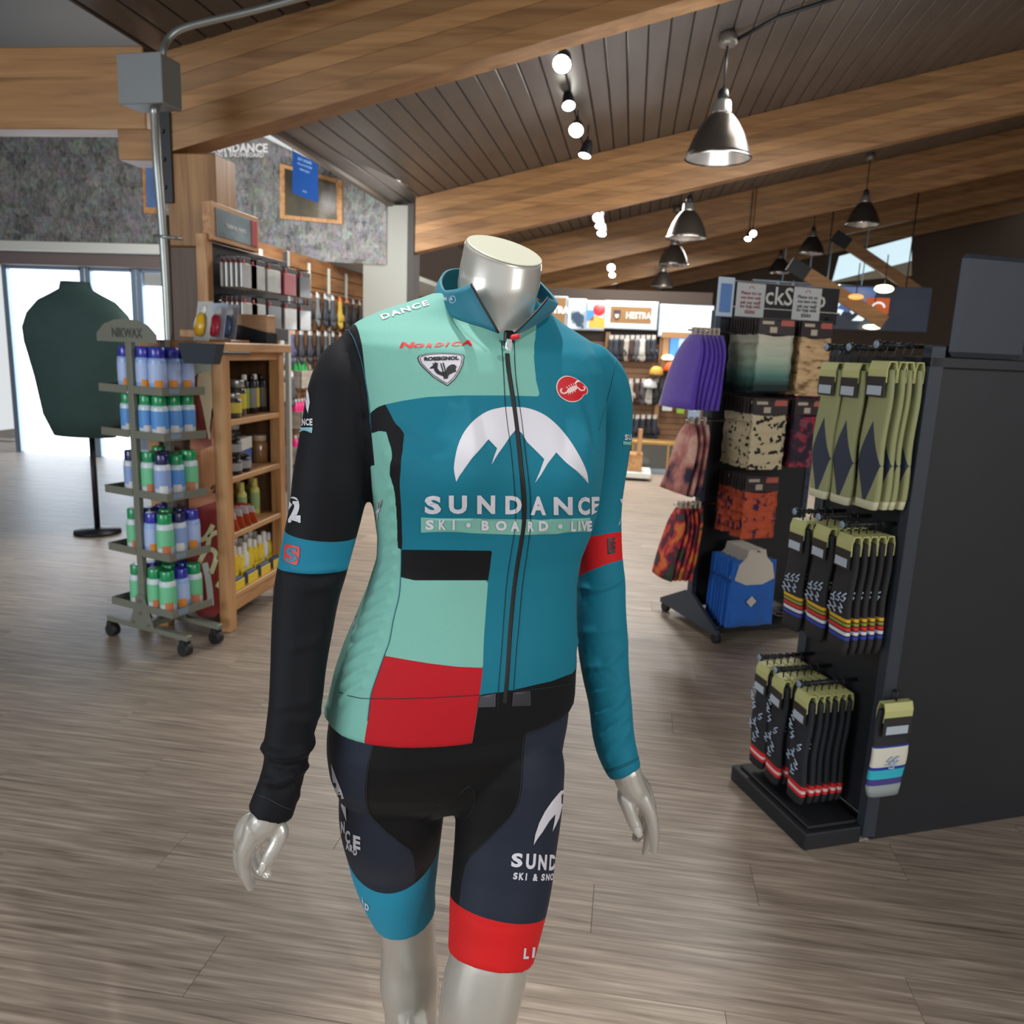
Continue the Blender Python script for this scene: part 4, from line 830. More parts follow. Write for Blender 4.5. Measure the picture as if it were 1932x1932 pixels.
for k, (x, y, w_, h_) in enumerate(((1668, 545, 32, 14), (1645, 617, 30, 8), (1615, 560, 26, 10))):
    Yg = (13.2, 13.9, 13.2)[k]; p = ony(x, y, Yg); s = Yg/F_PX; t = thing('glow_fixture', ('oval glowing ceiling fixture at the far right', 'warm glowing shelf lamp beneath the banner', 'small amber ceiling glow between rail lamps')[k], 'light', tuple(p), 0)
    MB().sphere((0, 0, 0), w_*s*.5, 16, sy=.5, sz=h_/w_).build('glow_shade', M('amber_glow_%d' % k, ((255, 246, 190), (255, 244, 196), (226, 160, 90))[k], emit=(4, 4, 1)[k]), t); MB().cyl((0, 0, h_*s*.4), (0, 0, .5), .008, n=6).build('glow_rod', m_black, t)
# skylight
sk = MB(); A = [ony(1572, 530, 19.5), ony(1720, 492, 19.5), ony(1720, 447, 19.5), ony(1585, 483, 19.5)]
sk.add(A+[q+Vector((0, .1, 0)) for q in A], [(0, 1, 2, 3), (7, 6, 5, 4), (0, 4, 5, 1), (1, 5, 6, 2), (2, 6, 7, 3), (3, 7, 4, 0)]); so2 = sk.build('window_4', M('skylight', (198, 222, 232), emit=.75)); so2['kind'] = 'structure'
sk = MB(); A = [ony(1572, 533, 19.4), ony(1720, 520, 19.4), ony(1720, 493, 19.4), ony(1574, 531, 19.4)]
sk.add(A+[q+Vector((0, .1, 0)) for q in A], [(0, 1, 2, 3), (7, 6, 5, 4), (0, 4, 5, 1), (1, 5, 6, 2), (2, 6, 7, 3), (3, 7, 4, 0)]); so3 = sk.build('trim_6', M('skylight_reveal', (206, 196, 176), .6)); so3['kind'] = 'structure'
for k, (x0, y0, x1, y1, Y) in enumerate(((1578, 446, 1740, 556, 16.76), (1494, 500, 1668, 608, 13.4))):
    p, q = ony(x0, y0, Y), ony(x1, y1, Y); t = thing('diagonal_brace', ('upper', 'lower')[k]+' slanting timber brace with a black steel end bracket at right', 'brace', (0, 0, 0))
    d = (q-p).normalized(); s = Vector((0, 1, 0)); u = d.cross(s).normalized(); w_ = .10; ring_ = lambda c, g=1: [c+u*w_*g+s*.05*g, c-u*w_*g+s*.05*g, c-u*w_*g-s*.05*g, c+u*w_*g-s*.05*g]
    MB().loft([ring_(p), ring_(q)], smooth=False).build('brace_timber', m_lams[1], t)
    p2 = p-d*.04; MB().loft([ring_(p2, 1.06), ring_(p2+d*.32, 1.06)], smooth=False).build('end_bracket', m_black, t)
# gable infill at the far end
# ================================================================ dressed mannequin
D0 = 1.08
TH = math.radians(23)
eL = r0*math.cos(TH)+HEAD*math.sin(TH); nF = -HEAD*math.cos(TH)+r0*math.sin(TH); Zv = Vector((0, 0, 1))
def W3(x, y, dd): return P(x, y, D0+dd)
def pxm(p): return (p-CAM).dot(fw)/F_PX          # metres per pixel at p
def ring(y, xl, xr, dd, k, grow=0, n=56, e=2.3, th=TH, tilt=0):
    c = W3((xl+xr)/2, y, dd); w = (xr-xl)/2*pxm(c)+grow
    a = w/math.sqrt(math.cos(th)**2+(k*math.sin(th))**2); b = k*a; out = []
    for i in range(n):
        t = 2*PI*i/n; cx, sy = math.cos(t), math.sin(t)
        x = math.copysign(abs(cx)**(2/e), cx)*a; yy = math.copysign(abs(sy)**(2/e), sy)*b
        out.append(c+eL*x-nF*yy+Zv*(tilt*x))
    return out
TORSO = [(558, 822, 1008, .03, .80), (567, 802, 1018, .03, .62), (579, 772, 1034, .03, .50), (591, 740, 1050, .03, .46), (603, 714, 1066, .03, .44), (616, 690, 1088, .03, .44), (634, 670, 1118, .028, .46), (660, 666, 1140, .02, .50),
         (700, 676, 1146, .015, .54), (760, 684, 1146, .01, .57), (820, 692, 1144, .005, .60), (870, 700, 1140, .0, .62), (910, 704, 1135, .0, .63), (960, 716, 1128, .0, .64),
         (1010, 722, 1113, .0, .66), (1050, 720, 1096, .0, .68), (1100, 704, 1087, .0, .69), (1150, 684, 1086, .0, .68), (1200, 663, 1088, .0, .67), (1250, 646, 1087, .0, .66), (1300, 634, 1084, .0, .66), (1330, 629, 1081, .0, .66)]
ARM_L = [(668, 664, 38, -.03), (650, 694, 50, -.045), (642, 735, 59, -.055), (635, 800, 64, -.06), (629, 860, 68, -.06), (624, 910, 71, -.06), (616, 960, 68, -.06), (602, 1020, 66, -.06), (589, 1075, 64, -.065), (579, 1120, 61, -.07),
         (570, 1190, 56.5, -.08), (563, 1260, 51.5, -.095), (557, 1330, 49, -.11), (544, 1395, 44, -.12), (540, 1430, 41, -.125), (531, 1471, 40, -.13), (509, 1536, 43, -.14)]
ARM_R = [(1120, 684, 36, .06), (1136, 716, 46, .085), (1143, 760, 50, .11), (1145, 810, 48, .13), (1140, 860, 47, .145), (1134, 910, 45, .155), (1130, 960, 43, .16), (1130, 1010, 43, .16), (1132, 1055, 43, .155), (1134, 1100, 46, .15),
         (1134, 1150, 47, .14), (1137, 1210, 48, .13), (1142, 1265, 45, .115), (1151, 1325, 41, .10), (1157, 1385, 39.5, .085), (1167, 1425, 37, .075), (1180, 1458, 32.5, .068)]
def chain(rows, grow=0, dens=4):
    A = crom([tuple(W3(x, y, dd))+(r*pxm(W3(x, y, dd))+grow,) for x, y, r, dd in rows], dens)
    return [Vector(a[:3]) for a in A], [float(a[3]) for a in A]
def add_chain(mb, rows, grow=0, round0=True, round1=False, n=28):
    pts, rs = chain(rows, grow)
    if round0:
        d = (pts[0]-pts[1]).normalized(); r = rs[0]
        pts = [pts[0]+d*r*math.sin(a) for a in (1.5, 1.2, .8, .4)]+pts; rs = [r*math.cos(a) for a in (1.5, 1.2, .8, .4)]+rs
    if round1:
        d = (pts[-1]-pts[-2]).normalized(); r = rs[-1]; e_ = pts[-1]
        pts = pts+[e_+d*r*math.sin(a) for a in (.4, .8, 1.2, 1.5)]; rs = rs+[r*math.cos(a) for a in (.4, .8, 1.2, 1.5)]
    return mb.tube(pts, 0, n, rs)
def remesh(mb, voxel, smooth=4, fac=.5):
    me = mb.mesh('tmp', m_white); o = bpy.data.objects.new('tmp', me); COL.objects.link(o)
    m = o.modifiers.new('r', 'REMESH'); m.mode = 'VOXEL'; m.voxel_size = voxel; m.use_smooth_shade = True
    if smooth: s = o.modifiers.new('s', 'SMOOTH'); s.iterations = smooth; s.factor = fac
    dg = bpy.context.evaluated_depsgraph_get(); ev = o.evaluated_get(dg); out = bpy.data.meshes.new_from_object(ev)
    bpy.data.objects.remove(o); out.materials.clear(); return out
def getv(me): a = np.empty(len(me.vertices)*3); me.vertices.foreach_get('co', a); return a.reshape(-1, 3)
def getn(me): a = np.empty(len(me.vertices)*3); me.vertices.foreach_get('normal', a); return a.reshape(-1, 3)
def setv(me, v): me.vertices.foreach_set('co', np.ascontiguousarray(v).ravel()); me.update()
def bvh(me):
    v = getv(me); return BVHTree.FromPolygons([tuple(p) for p in v], [tuple(f.vertices) for f in me.polygons])
def cast(tree, px, py):
    h = tree.ray_cast(CAM, ray(px, py).normalized())
    if h[0] is not None: return h[0], h[1]
    q = tree.find_nearest(W3(px, py, 0)); q2 = tree.find_nearest(P(px, py, (q[0]-CAM).dot(HEAD))); return q2[0], q2[1]
def dens(pl, step=12, closed=False):
    out = []; n = len(pl)
    for i in range(n if closed else n-1):
        a, b = pl[i], pl[(i+1) % n]; k = max(1, int(math.hypot(b[0]-a[0], b[1]-a[1])/step))
        for j in range(k): out.append((a[0]+(b[0]-a[0])*j/k, a[1]+(b[1]-a[1])*j/k))
    if not closed: out.append(pl[-1])
    return out
def segdist(V, A, B):
    AB = B-A; t = np.clip(((V-A)@AB)/max(AB@AB, 1e-12), 0, 1); return np.linalg.norm(V-(A+t[:, None]*AB), axis=1)
def strokes(me, tree, L_):
    """raise or sink the cloth along drawn folds: (polyline, amplitude, width)"""
    V = getv(me); Nn = getn(me); D = np.zeros(len(V))
    for pl, amp, w in L_:
        pts = [np.array(cast(tree, *q)[0]) for q in dens(smooth_line(pl, 3), 8)]
        A = np.array(pts); c = A.mean(0); R_ = np.linalg.norm(A-c, axis=1).max()+4*w
        idx = np.where(np.linalg.norm(V-c, axis=1) < R_)[0]
        if not len(idx): continue
        best = np.full(len(idx), 9.); bt = np.zeros(len(idx))
        for i in range(len(A)-1):
            d = segdist(V[idx], A[i], A[i+1]); m = d < best; best[m] = d[m]; bt[m] = i/(len(A)-1)
        env = np.clip(np.minimum(bt, 1-bt)*5+.15, 0, 1)
        D[idx] += amp*np.exp(-(best/w)**2)*env
    setv(me, V+Nn*D[:, None])
def poly_sdf(X, Y, poly):
    poly = np.array(poly); d = np.full(len(X), 9.); ins = np.zeros(len(X), bool); n = len(poly)
    for i in range(n):
        ax, ay = poly[i]; bx, by = poly[(i+1) % n]; ex, ey = bx-ax, by-ay
        t = np.clip(((X-ax)*ex+(Y-ay)*ey)/max(ex*ex+ey*ey, 1e-12), 0, 1)
        d = np.minimum(d, np.hypot(X-ax-t*ex, Y-ay-t*ey))
        if ay != by:
            c = ((ay > Y) != (by > Y)) & (X < ex*(Y-ay)/(by-ay)+ax); ins ^= c
    return np.where(ins, d, -d)
def set_attr(me, name, val):
    a = me.attributes.new(name, 'FLOAT', 'POINT'); a.data.foreach_set('value', np.ascontiguousarray(val, dtype=np.float32))
def plane3(a, b, c, out):
    n = (b-a).cross(c-a).normalized(); n = -n if n.dot(out-a) < 0 else n; return np.array(n), np.array(a)
def chain_ratio(V, rows, grow=0):
    pts, rs = chain(rows); best = np.full(len(V), 9.)
    for i in range(len(pts)-1):
        A, B = np.array(pts[i]), np.array(pts[i+1]); best = np.minimum(best, segdist(V, A, B)/rs[i])
    return best
def cloth_mat(name, base, layers, rough=.7, weave=1400):
    m = bpy.data.materials.new(name); m.use_nodes = True; nt = m.node_tree; b = nt.nodes['Principled BSDF']; N = nt.nodes.new; L = nt.links.new
    b.inputs['Roughness'].default_value = rough; b.inputs['Sheen Weight'].default_value = .03; b.inputs['Sheen Roughness'].default_value = .5
    b.inputs['Specular IOR Level'].default_value = .22
    rgb = N('ShaderNodeRGB'); rgb.outputs[0].default_value = lin(base); cur = rgb.outputs[0]
    for at, c in layers:
        a = N('ShaderNodeAttribute'); a.attribute_name = at; mr = N('ShaderNodeMapRange'); mr.inputs[1].default_value = -.00025; mr.inputs[2].default_value = .00025
        L(a.outputs['Fac'], mr.inputs[0]); mx = N('ShaderNodeMix'); mx.data_type = 'RGBA'; mx.inputs[7].default_value = lin(c)
        L(mr.outputs[0], mx.inputs[0]); L(cur, mx.inputs[6]); cur = mx.outputs[2]
    tc = N('ShaderNodeTexCoord'); nz = N('ShaderNodeTexNoise'); nz.inputs['Scale'].default_value = weave; nz.inputs['Detail'].default_value = 1; L(tc.outputs['Object'], nz.inputs[0])
    hs = N('ShaderNodeHueSaturation'); mr = N('ShaderNodeMapRange'); mr.inputs[1].default_value = .3; mr.inputs[2].default_value = .7; mr.inputs[3].default_value = .93; mr.inputs[4].default_value = 1.07
    L(nz.outputs[0], mr.inputs[0]); L(mr.outputs[0], hs.inputs['Value']); L(cur, hs.inputs['Color']); L(hs.outputs[0], b.inputs['Base Color'])
    bp = N('ShaderNodeBump'); bp.inputs['Strength'].default_value = .25; bp.inputs['Distance'].default_value = .0004; L(nz.outputs[0], bp.inputs['Height']); L(bp.outputs[0], b.inputs['Normal'])
    return m
# ---- jersey body: torso and sleeves grown into one cloth surface
jb = MB(); jb.loft([ring(*r) for r in TORSO]); add_chain(jb, ARM_L); add_chain(jb, ARM_R)
jm = remesh(jb, .0042, 5)
V = getv(jm)
def bump(V, px, py, dd, amp, sx, sz):
    c = np.array(W3(px, py, dd)); d = V-c; fr = d@np.array(nF)
    lx = d@np.array(eL); g = np.exp(-(lx/sx)**2-(d[:, 2]/sz)**2)*(fr > -.06)*np.clip((fr+.06)/.06, 0, 1); return V+np.array(nF)*(amp*g)[:, None]
V = bump(V, 838, 880, -.09, .032, .062, .062); V = bump(V, 1052, 888, -.05, .032, .062, .062)
# shallow hollow between the breasts below the collar and at the waist
V = bump(V, 950, 1150, -.09, -.008, .16, .10)
V = bump(V, 940, 1290, -.09, .010, .13, .07)
setv(jm, V)
jt = bvh(jm)
FOLDS = [
 # right (teal) sleeve
 ([(1090, 1106), (1120, 1112), (1150, 1106), (1176, 1088)], .0042, .0045), ([(1092, 1122), (1130, 1124), (1176, 1104)], -.0025, .005),
 ([(1090, 1192), (1130, 1192), (1165, 1182)], .0022, .006), ([(1100, 1262), (1140, 1256), (1186, 1214)], .0035, .006), ([(1098, 1274), (1150, 1266), (1186, 1236)], -.0025, .006),
 ([(1104, 1312), (1150, 1300), (1190, 1272)], .003, .006), ([(1112, 1352), (1150, 1340), (1192, 1300)], .0036, .006), ([(1112, 1366), (1150, 1358), (1192, 1322)], -.003, .006),
 ([(1120, 1398), (1160, 1372), (1194, 1340)], .003, .005), ([(1132, 1428), (1162, 1406), (1196, 1368)], .003, .005), ([(1142, 1442), (1172, 1420), (1200, 1396)], -.002, .005), ([(1100, 1230), (1140, 1222), (1180, 1196)], -.002, .006),
 # left (black) sleeve
 ([(491, 1404), (520, 1424), (556, 1424), (586, 1412)], .008, .007), ([(499, 1432), (535, 1448), (588, 1440)], -.005, .007), ([(512, 1450), (555, 1458), (590, 1436)], .006, .006),
 ([(492, 1466), (520, 1478), (548, 1466)], .007, .005), ([(500, 1480), (530, 1490), (550, 1478)], -.004, .006), ([(545, 1470), (558, 1490), (566, 1515)], .003, .005),
 ([(530, 1350), (570, 1362), (605, 1345)], .002, .006), ([(535, 1225), (580, 1216), (612, 1200)], .002, .007), ([(528, 1082), (590, 1090), (648, 1082)], -.003, .005), ([(530, 1072), (590, 1078), (650, 1070)], .003, .005), ([(556, 1115), (600, 1110), (636, 1098)], .002, .006), ([(504, 1330), (540, 1332), (600, 1320)], .002, .006),
 # armpits and chest drag
 ([(722, 852), (730, 860), (742, 874)], .0015, .008), ([(718, 904), (735, 886), (752, 868)], .002, .008), ([(735, 800), (780, 836), (830, 850)], -.003, .010), ([(1098, 745), (1116, 790), (1122, 840)], -.003, .009), ([(1080, 745), (1100, 790), (1108, 850)], .002, .010),
 ([(828, 700), (840, 740), (850, 790)], .0015, .012), ([(1088, 660), (1110, 700), (1122, 760)], .002, .012), ([(770, 700), (820, 740), (880, 790)], .0015, .014),
]
for k in range(13):   # gathers down the mint side panel
    y = 925+k*31; xr_ = [744, 746, 748, 750, 751, 752, 748, 744, 736, 728, 718, 706, 696][k]; xl_ = [716, 722, 726, 722, 715, 706, 692, 678, 664, 656, 648, 642, 638][k]
    FOLDS.append(([(xr_, y-10), ((xr_+xl_)/2, y), (xl_+2, y+26)], .0028, .0045)); FOLDS.append(([(xr_, y+5), ((xr_+xl_)/2, y+16), (xl_+2, y+41)], -.0014, .0045))
strokes(jm, jt, FOLDS)
jt = bvh(jm); V = getv(jm)
# garment coordinates of the torso: angle round the body and height
cen = np.array([np.array(W3((r[1]+r[2])/2, r[0], r[3])) for r in TORSO]); cen = cen[np.argsort(cen[:, 2])]
def gc(V):
    cx = np.interp(V[:, 2], cen[:, 2], cen[:, 0]); cy = np.interp(V[:, 2], cen[:, 2], cen[:, 1])
    d = np.stack([V[:, 0]-cx, V[:, 1]-cy], 1); l = d@np.array(eL)[:2]; f = d@np.array(nF)[:2]; return np.arctan2(l, f)*.14, V[:, 2]
GX, GZ = gc(V)
def gpoly(pl, tree=jt):
    pts = np.array([np.array(cast(tree, *q)[0]) for q in pl]); x, z = gc(pts); return list(zip(x, z))
BK = -PI*.14
def H(px, py): return gpoly([(px, py)])[0]
# outlines drawn on the photograph and laid on the cloth
e_right = [(1019, 748), (1011, 716), (1007, 672), (1008, 647), (1012, 619), (1016, 600)]
e_bot = [(699, 779), (713, 768), (727, 763), (760, 756), (806, 749), (868, 746), (955, 746), (1019, 748)]
blk_r = [(727, 763), (735, 778), (744, 796), (757, 810), (762, 817), (760, 849), (757, 871), (754, 911), (757, 958), (759, 1020), (758, 1040)]
blk_l = [(750, 1034), (749, 983), (746, 942), (743, 921), (735, 896), (736, 877), (739.5, 865), (738, 846), (733, 831), (729, 815), (716, 813), (701, 818)]
seam = [(757, 1036), (757, 1060), (756, 1089), (753, 1126), (743, 1166), (735, 1210), (725, 1237), (705, 1294), (699, 1317), (694, 1360)]
g_er = gpoly(dens(e_right)); g_eb = gpoly(dens(e_bot)); zt = max(p[1] for p in g_er)+.3
mint_top = g_eb+g_er+[(g_er[-1][0], zt), (BK-.1, zt), (BK-.1, g_eb[0][1]-.01)]
g_bl = gpoly(dens(blk_l[::-1])); black_side = gpoly(dens(e_bot[:3]))+gpoly(dens(blk_r))+g_bl[::-1]
g_seam = gpoly(dens(seam)); lo = g_seam[-1][1]-.1
mint_side = g_bl+g_seam+[(g_seam[-1][0], lo), (BK-.1, lo), (BK-.1, g_bl[0][1])]
bar = gpoly(dens([(757, 1037), (928, 1039), (925, 1068), (921, 1095), (782, 1095), (756, 1089)], closed=True))
low = gpoly(dens([(756, 1089), (782, 1095), (921, 1095), (917, 1149), (913, 1203), (911, 1260), (863, 1258), (812, 1252), (769, 1245), (725, 1237), (735, 1210), (743, 1166), (753, 1126)], closed=True))
red = gpoly(dens([(725, 1237), (769, 1245), (812, 1252), (863, 1258), (911, 1260), (906.5, 1300), (901, 1335)]))
red += [(red[-1][0], lo), (g_seam[-1][0], lo)]+g_seam[::-1][:int(len(g_seam)*.42)]
hemb = gpoly(dens([(905, 1311), (935, 1307), (955, 1305), (997, 1295), (1041, 1285), (1080, 1270)])); hemb += [(PI*.14+.1, hemb[-1][1]), (PI*.14+.1, lo), (red[-len(g_seam[::-1][:int(len(g_seam)*.42)])-2][0], lo)]
# sleeve seams and bands as planes cut through the arms
sL = plane3(cast(jt, 654, 618)[0], cast(jt, 690, 715)[0], cast(jt, 699, 800)[0], W3(600, 800, 0)); sR = plane3(cast(jt, 1158, 668)[0], cast(jt, 1149, 745)[0], cast(jt, 1130, 808)[0], W3(1180, 800, .1))
def pd_(V, pl): return (V-pl[1])@pl[0]
rL, rR = chain_ratio(V, ARM_L), chain_ratio(V, ARM_R)
slL = np.where(V[:, 0] < W3(800, 700, 0).x, pd_(V, sL), -1); slR = np.where(rR < 1.45, pd_(V, sR), -1)
# the seam planes must not claim the flank below the armpit
zarm = cast(jt, 700, 880)[0].z
lowL = V[:, 2] < zarm
zcut = W3(800, 1345, 0).z
Dp = (V-np.array(CAM)); PXX = C_PX+F_PX*(Dp@np.array(RT))/(Dp@np.array(fw)); PYY = C_PX-F_PX*(Dp@np.array(UP))/(Dp@np.array(fw))
slL = np.where(lowL, np.where((PXX < 612) & (PYY > 1350), .01, (1.22-rL)*.045), slL)
def band(top, bot, rr, tree=jt):
    dn = np.array(W3(600, 1300, 0)-W3(600, 900, 0)); dnv = Vector(dn)
    a = plane3(*[cast(tree, *q)[0] for q in top], cast(tree, *top[1])[0]+dnv); b = plane3(*[cast(tree, *q)[0] for q in bot], cast(tree, *bot[1])[0]-dnv)
    return np.where(rr < 1.3, np.minimum(pd_(V, a), pd_(V, b)), -1)
bL = band([(541, 1006), (596, 1021), (664, 1018)], [(527, 1074), (590, 1083), (650, 1076)], rL); bR = band([(1104, 1011), (1140, 1008), (1170, 1003)], [(1094, 1064), (1135, 1068), (1172, 1057)], rR)
for n_, v_ in (('mint_top', poly_sdf(GX, GZ, mint_top)), ('black_side', poly_sdf(GX, GZ, black_side)), ('mint_side', poly_sdf(GX, GZ, mint_side)), ('bar', poly_sdf(GX, GZ, bar)), ('low', poly_sdf(GX, GZ, low)), ('red', poly_sdf(GX, GZ, red)), ('hemb', poly_sdf(GX, GZ, hemb))):
    set_attr(jm, n_, v_)
slRm = np.where((rR < 1.3) & (V[:, 2] < zarm), .01, slR)
set_attr(jm, 'sl', slL); set_attr(jm, 'sr', slRm); set_attr(jm, 'bl', bL); set_attr(jm, 'br', bR)
TEAL, MINT, RED, BLK = (18, 112, 134), (120, 178, 165), (178, 22, 32), (9, 9, 13)
m_jersey = cloth_mat('jersey_fabric', TEAL, [('mint_top', MINT), ('black_side', BLK), ('mint_side', MINT), ('bar', BLK), ('low', MINT), ('red', RED), ('hemb', BLK), ('sl', (10, 11, 17)), ('sr', TEAL), ('bl', (26, 118, 146)), ('br', (196, 24, 30))])
man = thing('mannequin', 'headless silver mannequin in teal, mint, red and black cycling jersey and bib shorts', 'mannequin', (0, 0, 0))
jm.name = 'jersey'; jm.materials.append(m_jersey); jersey = obj('jersey', jm, man)
jersey['label'] = 'long-sleeved jersey with colour blocks and white mountain print'
def cparts(name, mb, mat, parent, label=None):
    o = mb.build(name, mat, parent)
    if label: o['label'] = label
    return o
def lay(tree, polys, off=.0006, step=5, jump=.045, mb=None, far=9.):
    off = off*.8 if off > .0006 else off
    """2D outlines or triangle meshes in photo units laid on a cloth surface"""
    mb = mb or MB()
    from mathutils.geometry import delaunay_2d_cdt
    vin, fin = [], []
    for pg in polys:
        o = len(vin)
        if isinstance(pg, tuple): vin += pg[0]; fin += [[o+i for i in f] for f in pg[1]]
        else: vin += list(pg); fin.append([o+i for i in range(len(pg))])
    for f in fin:                       # keep every outline counter-clockwise
        ar = sum(vin[f[i]][0]*vin[f[(i+1) % len(f)]][1]-vin[f[(i+1) % len(f)]][0]*vin[f[i]][1] for i in range(len(f)))
        if ar < 0: f.reverse()
    x0, x1 = min(p[0] for p in vin), max(p[0] for p in vin); y0, y1 = min(p[1] for p in vin), max(p[1] for p in vin)
    pts = [Vector(p) for p in vin]; gx = x0+.37*step
    while gx < x1:
        gy = y0+.41*step
        while gy < y1: pts.append(Vector((gx, gy))); gy += step
        gx += step
    R_ = delaunay_2d_cdt(pts, [], fin, 1, 1e-5); P3 = []; ok = []
    for v in R_[0]:
        h = tree.ray_cast(CAM, ray(v.x, v.y).normalized())
        if h[0] is None or (h[0]-CAM).dot(HEAD) > far: P3.append(Vector()); ok.append(False)
        else: P3.append(h[0]+(h[1] if h[1].dot(CAM-h[0]) > 0 else -h[1])*off); ok.append(True)
    fs = []
    for i, og in zip(R_[2], R_[5]):
        if not og: continue
        if not all(ok[j] for j in i): continue
        dl = [(P3[j]-CAM).length for j in i]
        if max(dl)-min(dl) > jump: continue
        fs.append(list(i)[::-1])
    mb.add(P3, fs, True); return mb
def glyphs(txt, boxes, bold=.03, slant=0):
    """each letter fitted to its own box (x0, y0, x1, y1[, skew])"""
    out = []
    for ch, bx in zip(txt, boxes):
        v, f = text_poly(ch, bold, 3); x0 = min(p[0] for p in v); x1 = max(p[0] for p in v); y0 = min(p[1] for p in v); y1 = max(p[1] for p in v)
        dy = bx[4] if len(bx) > 4 else 0
        out.append(([(bx[0]+(p[0]-x0)/(x1-x0)*(bx[2]-bx[0])+slant*(p[1]-y0)/(y1-y0), bx[3]-(p[1]-y0)/(y1-y0)*(bx[3]-bx[1])+dy*(p[0]-x0)/(x1-x0)) for p in v], f))
    return out
def quadtext(txt, tl, tr, br, bl, bold=.03, spacing=1):
    v, f = text_poly(txt, bold, 3, spacing); x0 = min(p[0] for p in v); x1 = max(p[0] for p in v); y0 = min(p[1] for p in v); y1 = max(p[1] for p in v); o = []
    for p in v:
        s = (p[0]-x0)/(x1-x0); t = (p[1]-y0)/(y1-y0)
        o.append(tuple((tl[k]*(1-s)+tr[k]*s)*t+(bl[k]*(1-s)+br[k]*s)*(1-t) for k in (0, 1)))
    return (o, f)
def T_(pts): return [(620+x/3.22, 430+y/3.22) for x, y in pts]
def B_(pts): return [(560+x/2.972, 880+y/2.972) for x, y in pts]
m_pr = M('print_white', (208, 206, 214), .5); m_prm = M('print_mint', MINT, .55); m_prr = M('print_red', (200, 36, 34), .5); m_prk = M('print_black', (20, 20, 26), .5)
arc = T_([(775, 1542)]+smooth_line([(775, 1542), (762, 1470), (768, 1400), (790, 1310), (830, 1230), (890, 1163), (970, 1112), (1060, 1090), (1110, 1088), (1200, 1094), (1290, 1125), (1370, 1182), (1450, 1272), (1520, 1382), (1565, 1480), (1576, 1552)], 4)[1:]+[(1500, 1472), (1440, 1425), (1382, 1365), (1330, 1432), (1290, 1500), (1253, 1550), (1285, 1475), (1310, 1405), (1205, 1302), (1175, 1250), (1140, 1222), (1105, 1262), (1070, 1315), (1030, 1370), (988, 1438), (1003, 1390), (1022, 1340), (970, 1285), (920, 1345), (870, 1400), (820, 1470)])
cparts('logo', lay(jt, [arc]), m_pr, jersey, 'white mountain arc')
Lb = [(585, 1626, 685, 1737), (731, 1624, 840, 1735), (901, 1624, 1010, 1736), (1072, 1627, 1172, 1738), (1226, 1630, 1320, 1743), (1366, 1633, 1480, 1742), (1512, 1633, 1584, 1743), (1594, 1633, 1642, 1743)]
Lb = [T_([(a, b), (c, d)]) for a, b, c, d in Lb]
for g_ in glyphs('SUNDANCE', [(p[0][0], p[0][1], p[1][0], p[1][1]) for p in Lb], .045): cparts('letter', lay(jt, [g_], .0011, far=D0+.10), m_pr, jersey)
cparts('label_bar', lay(jt, [B_([(697, 285), (1000, 290), (1262, 296), (1450, 293), (1645, 287), (1645, 368), (1450, 378), (1262, 384), (1000, 374), (697, 370)])], .0006, far=D0+.085), m_prm, jersey)
Sb = [('S', 723, 297, 771, 353), ('K', 797, 297, 838, 353), ('I', 873, 297, 886, 353), ('O', 948, 313, 974, 339), ('B', 1034, 301, 1075, 356), ('O', 1113, 302, 1175, 358), ('A', 1196, 304, 1247, 362), ('R', 1293, 306, 1328, 362), ('D', 1354, 303, 1408, 360), ('O', 1461, 320, 1487, 346), ('L', 1534, 305, 1561, 362), ('I', 1574, 303, 1584, 360), ('V', 1590, 303, 1626, 360), ('E', 1622, 303, 1650, 360)]
gl = []
for ch, a, b, c, d in Sb:
    if ch == 'O' and c-a < 30:
        cx, cy = (a+c)/2, (b+d)/2; gl.append(B_([(cx+13*math.cos(t*PI/6), cy+13*math.sin(t*PI/6)) for t in range(12)])); continue
    q = B_([(a, b), (c, d)]); gl += glyphs(ch, [(q[0][0], q[0][1], q[1][0], q[1][1])], .05)
for g_ in gl: cparts('letter', lay(jt, [g_], .0017, far=D0+.085), m_pr, jersey)
# red italic word
Nb = [(430, 695, 522, 732), (508, 702, 586, 730), (588, 700, 640, 727), (640, 697, 706, 724), (706, 695, 734, 723), (740, 690, 806, 720), (800, 681, 888, 718)]
gl = []
for ch, (a, b, c, d) in zip('NORDICA', Nb): q = T_([(a-0, b), (c-14, d)]); gl += glyphs(ch, [(q[0][0], q[0][1], q[1][0], q[1][1])], .05, slant=5)
cparts('lettering', lay(jt, gl, step=8), m_prr, jersey, 'small red slanted lettering')
shield = T_([(539, 792), (548, 778), (600, 764), (680, 759), (760, 762), (815, 770), (826, 784), (818, 830), (795, 880), (765, 925), (722, 962), (680, 938), (630, 905), (585, 862), (553, 828)])
c_ = (sum(p[0] for p in shield)/len(shield), sum(p[1] for p in shield)/len(shield))
def shr(pl, s, c=None): c = c or c_; return [(c[0]+(x-c[0])*s, c[1]+(y-c[1])*s) for x, y in pl]
cparts('badge', lay(jt, [shield], .0009), m_prk, jersey, 'black rim of the shield badge')
cparts('badge', lay(jt, [shr(shield, .95)], .0014), m_pr, jersey, 'white shield badge')
bd = lay(jt, [quadtext('ROSSIGNOL', *T_([(580, 788), (790, 782), (790, 806), (582, 812)]), bold=.05)], .0026, step=8)
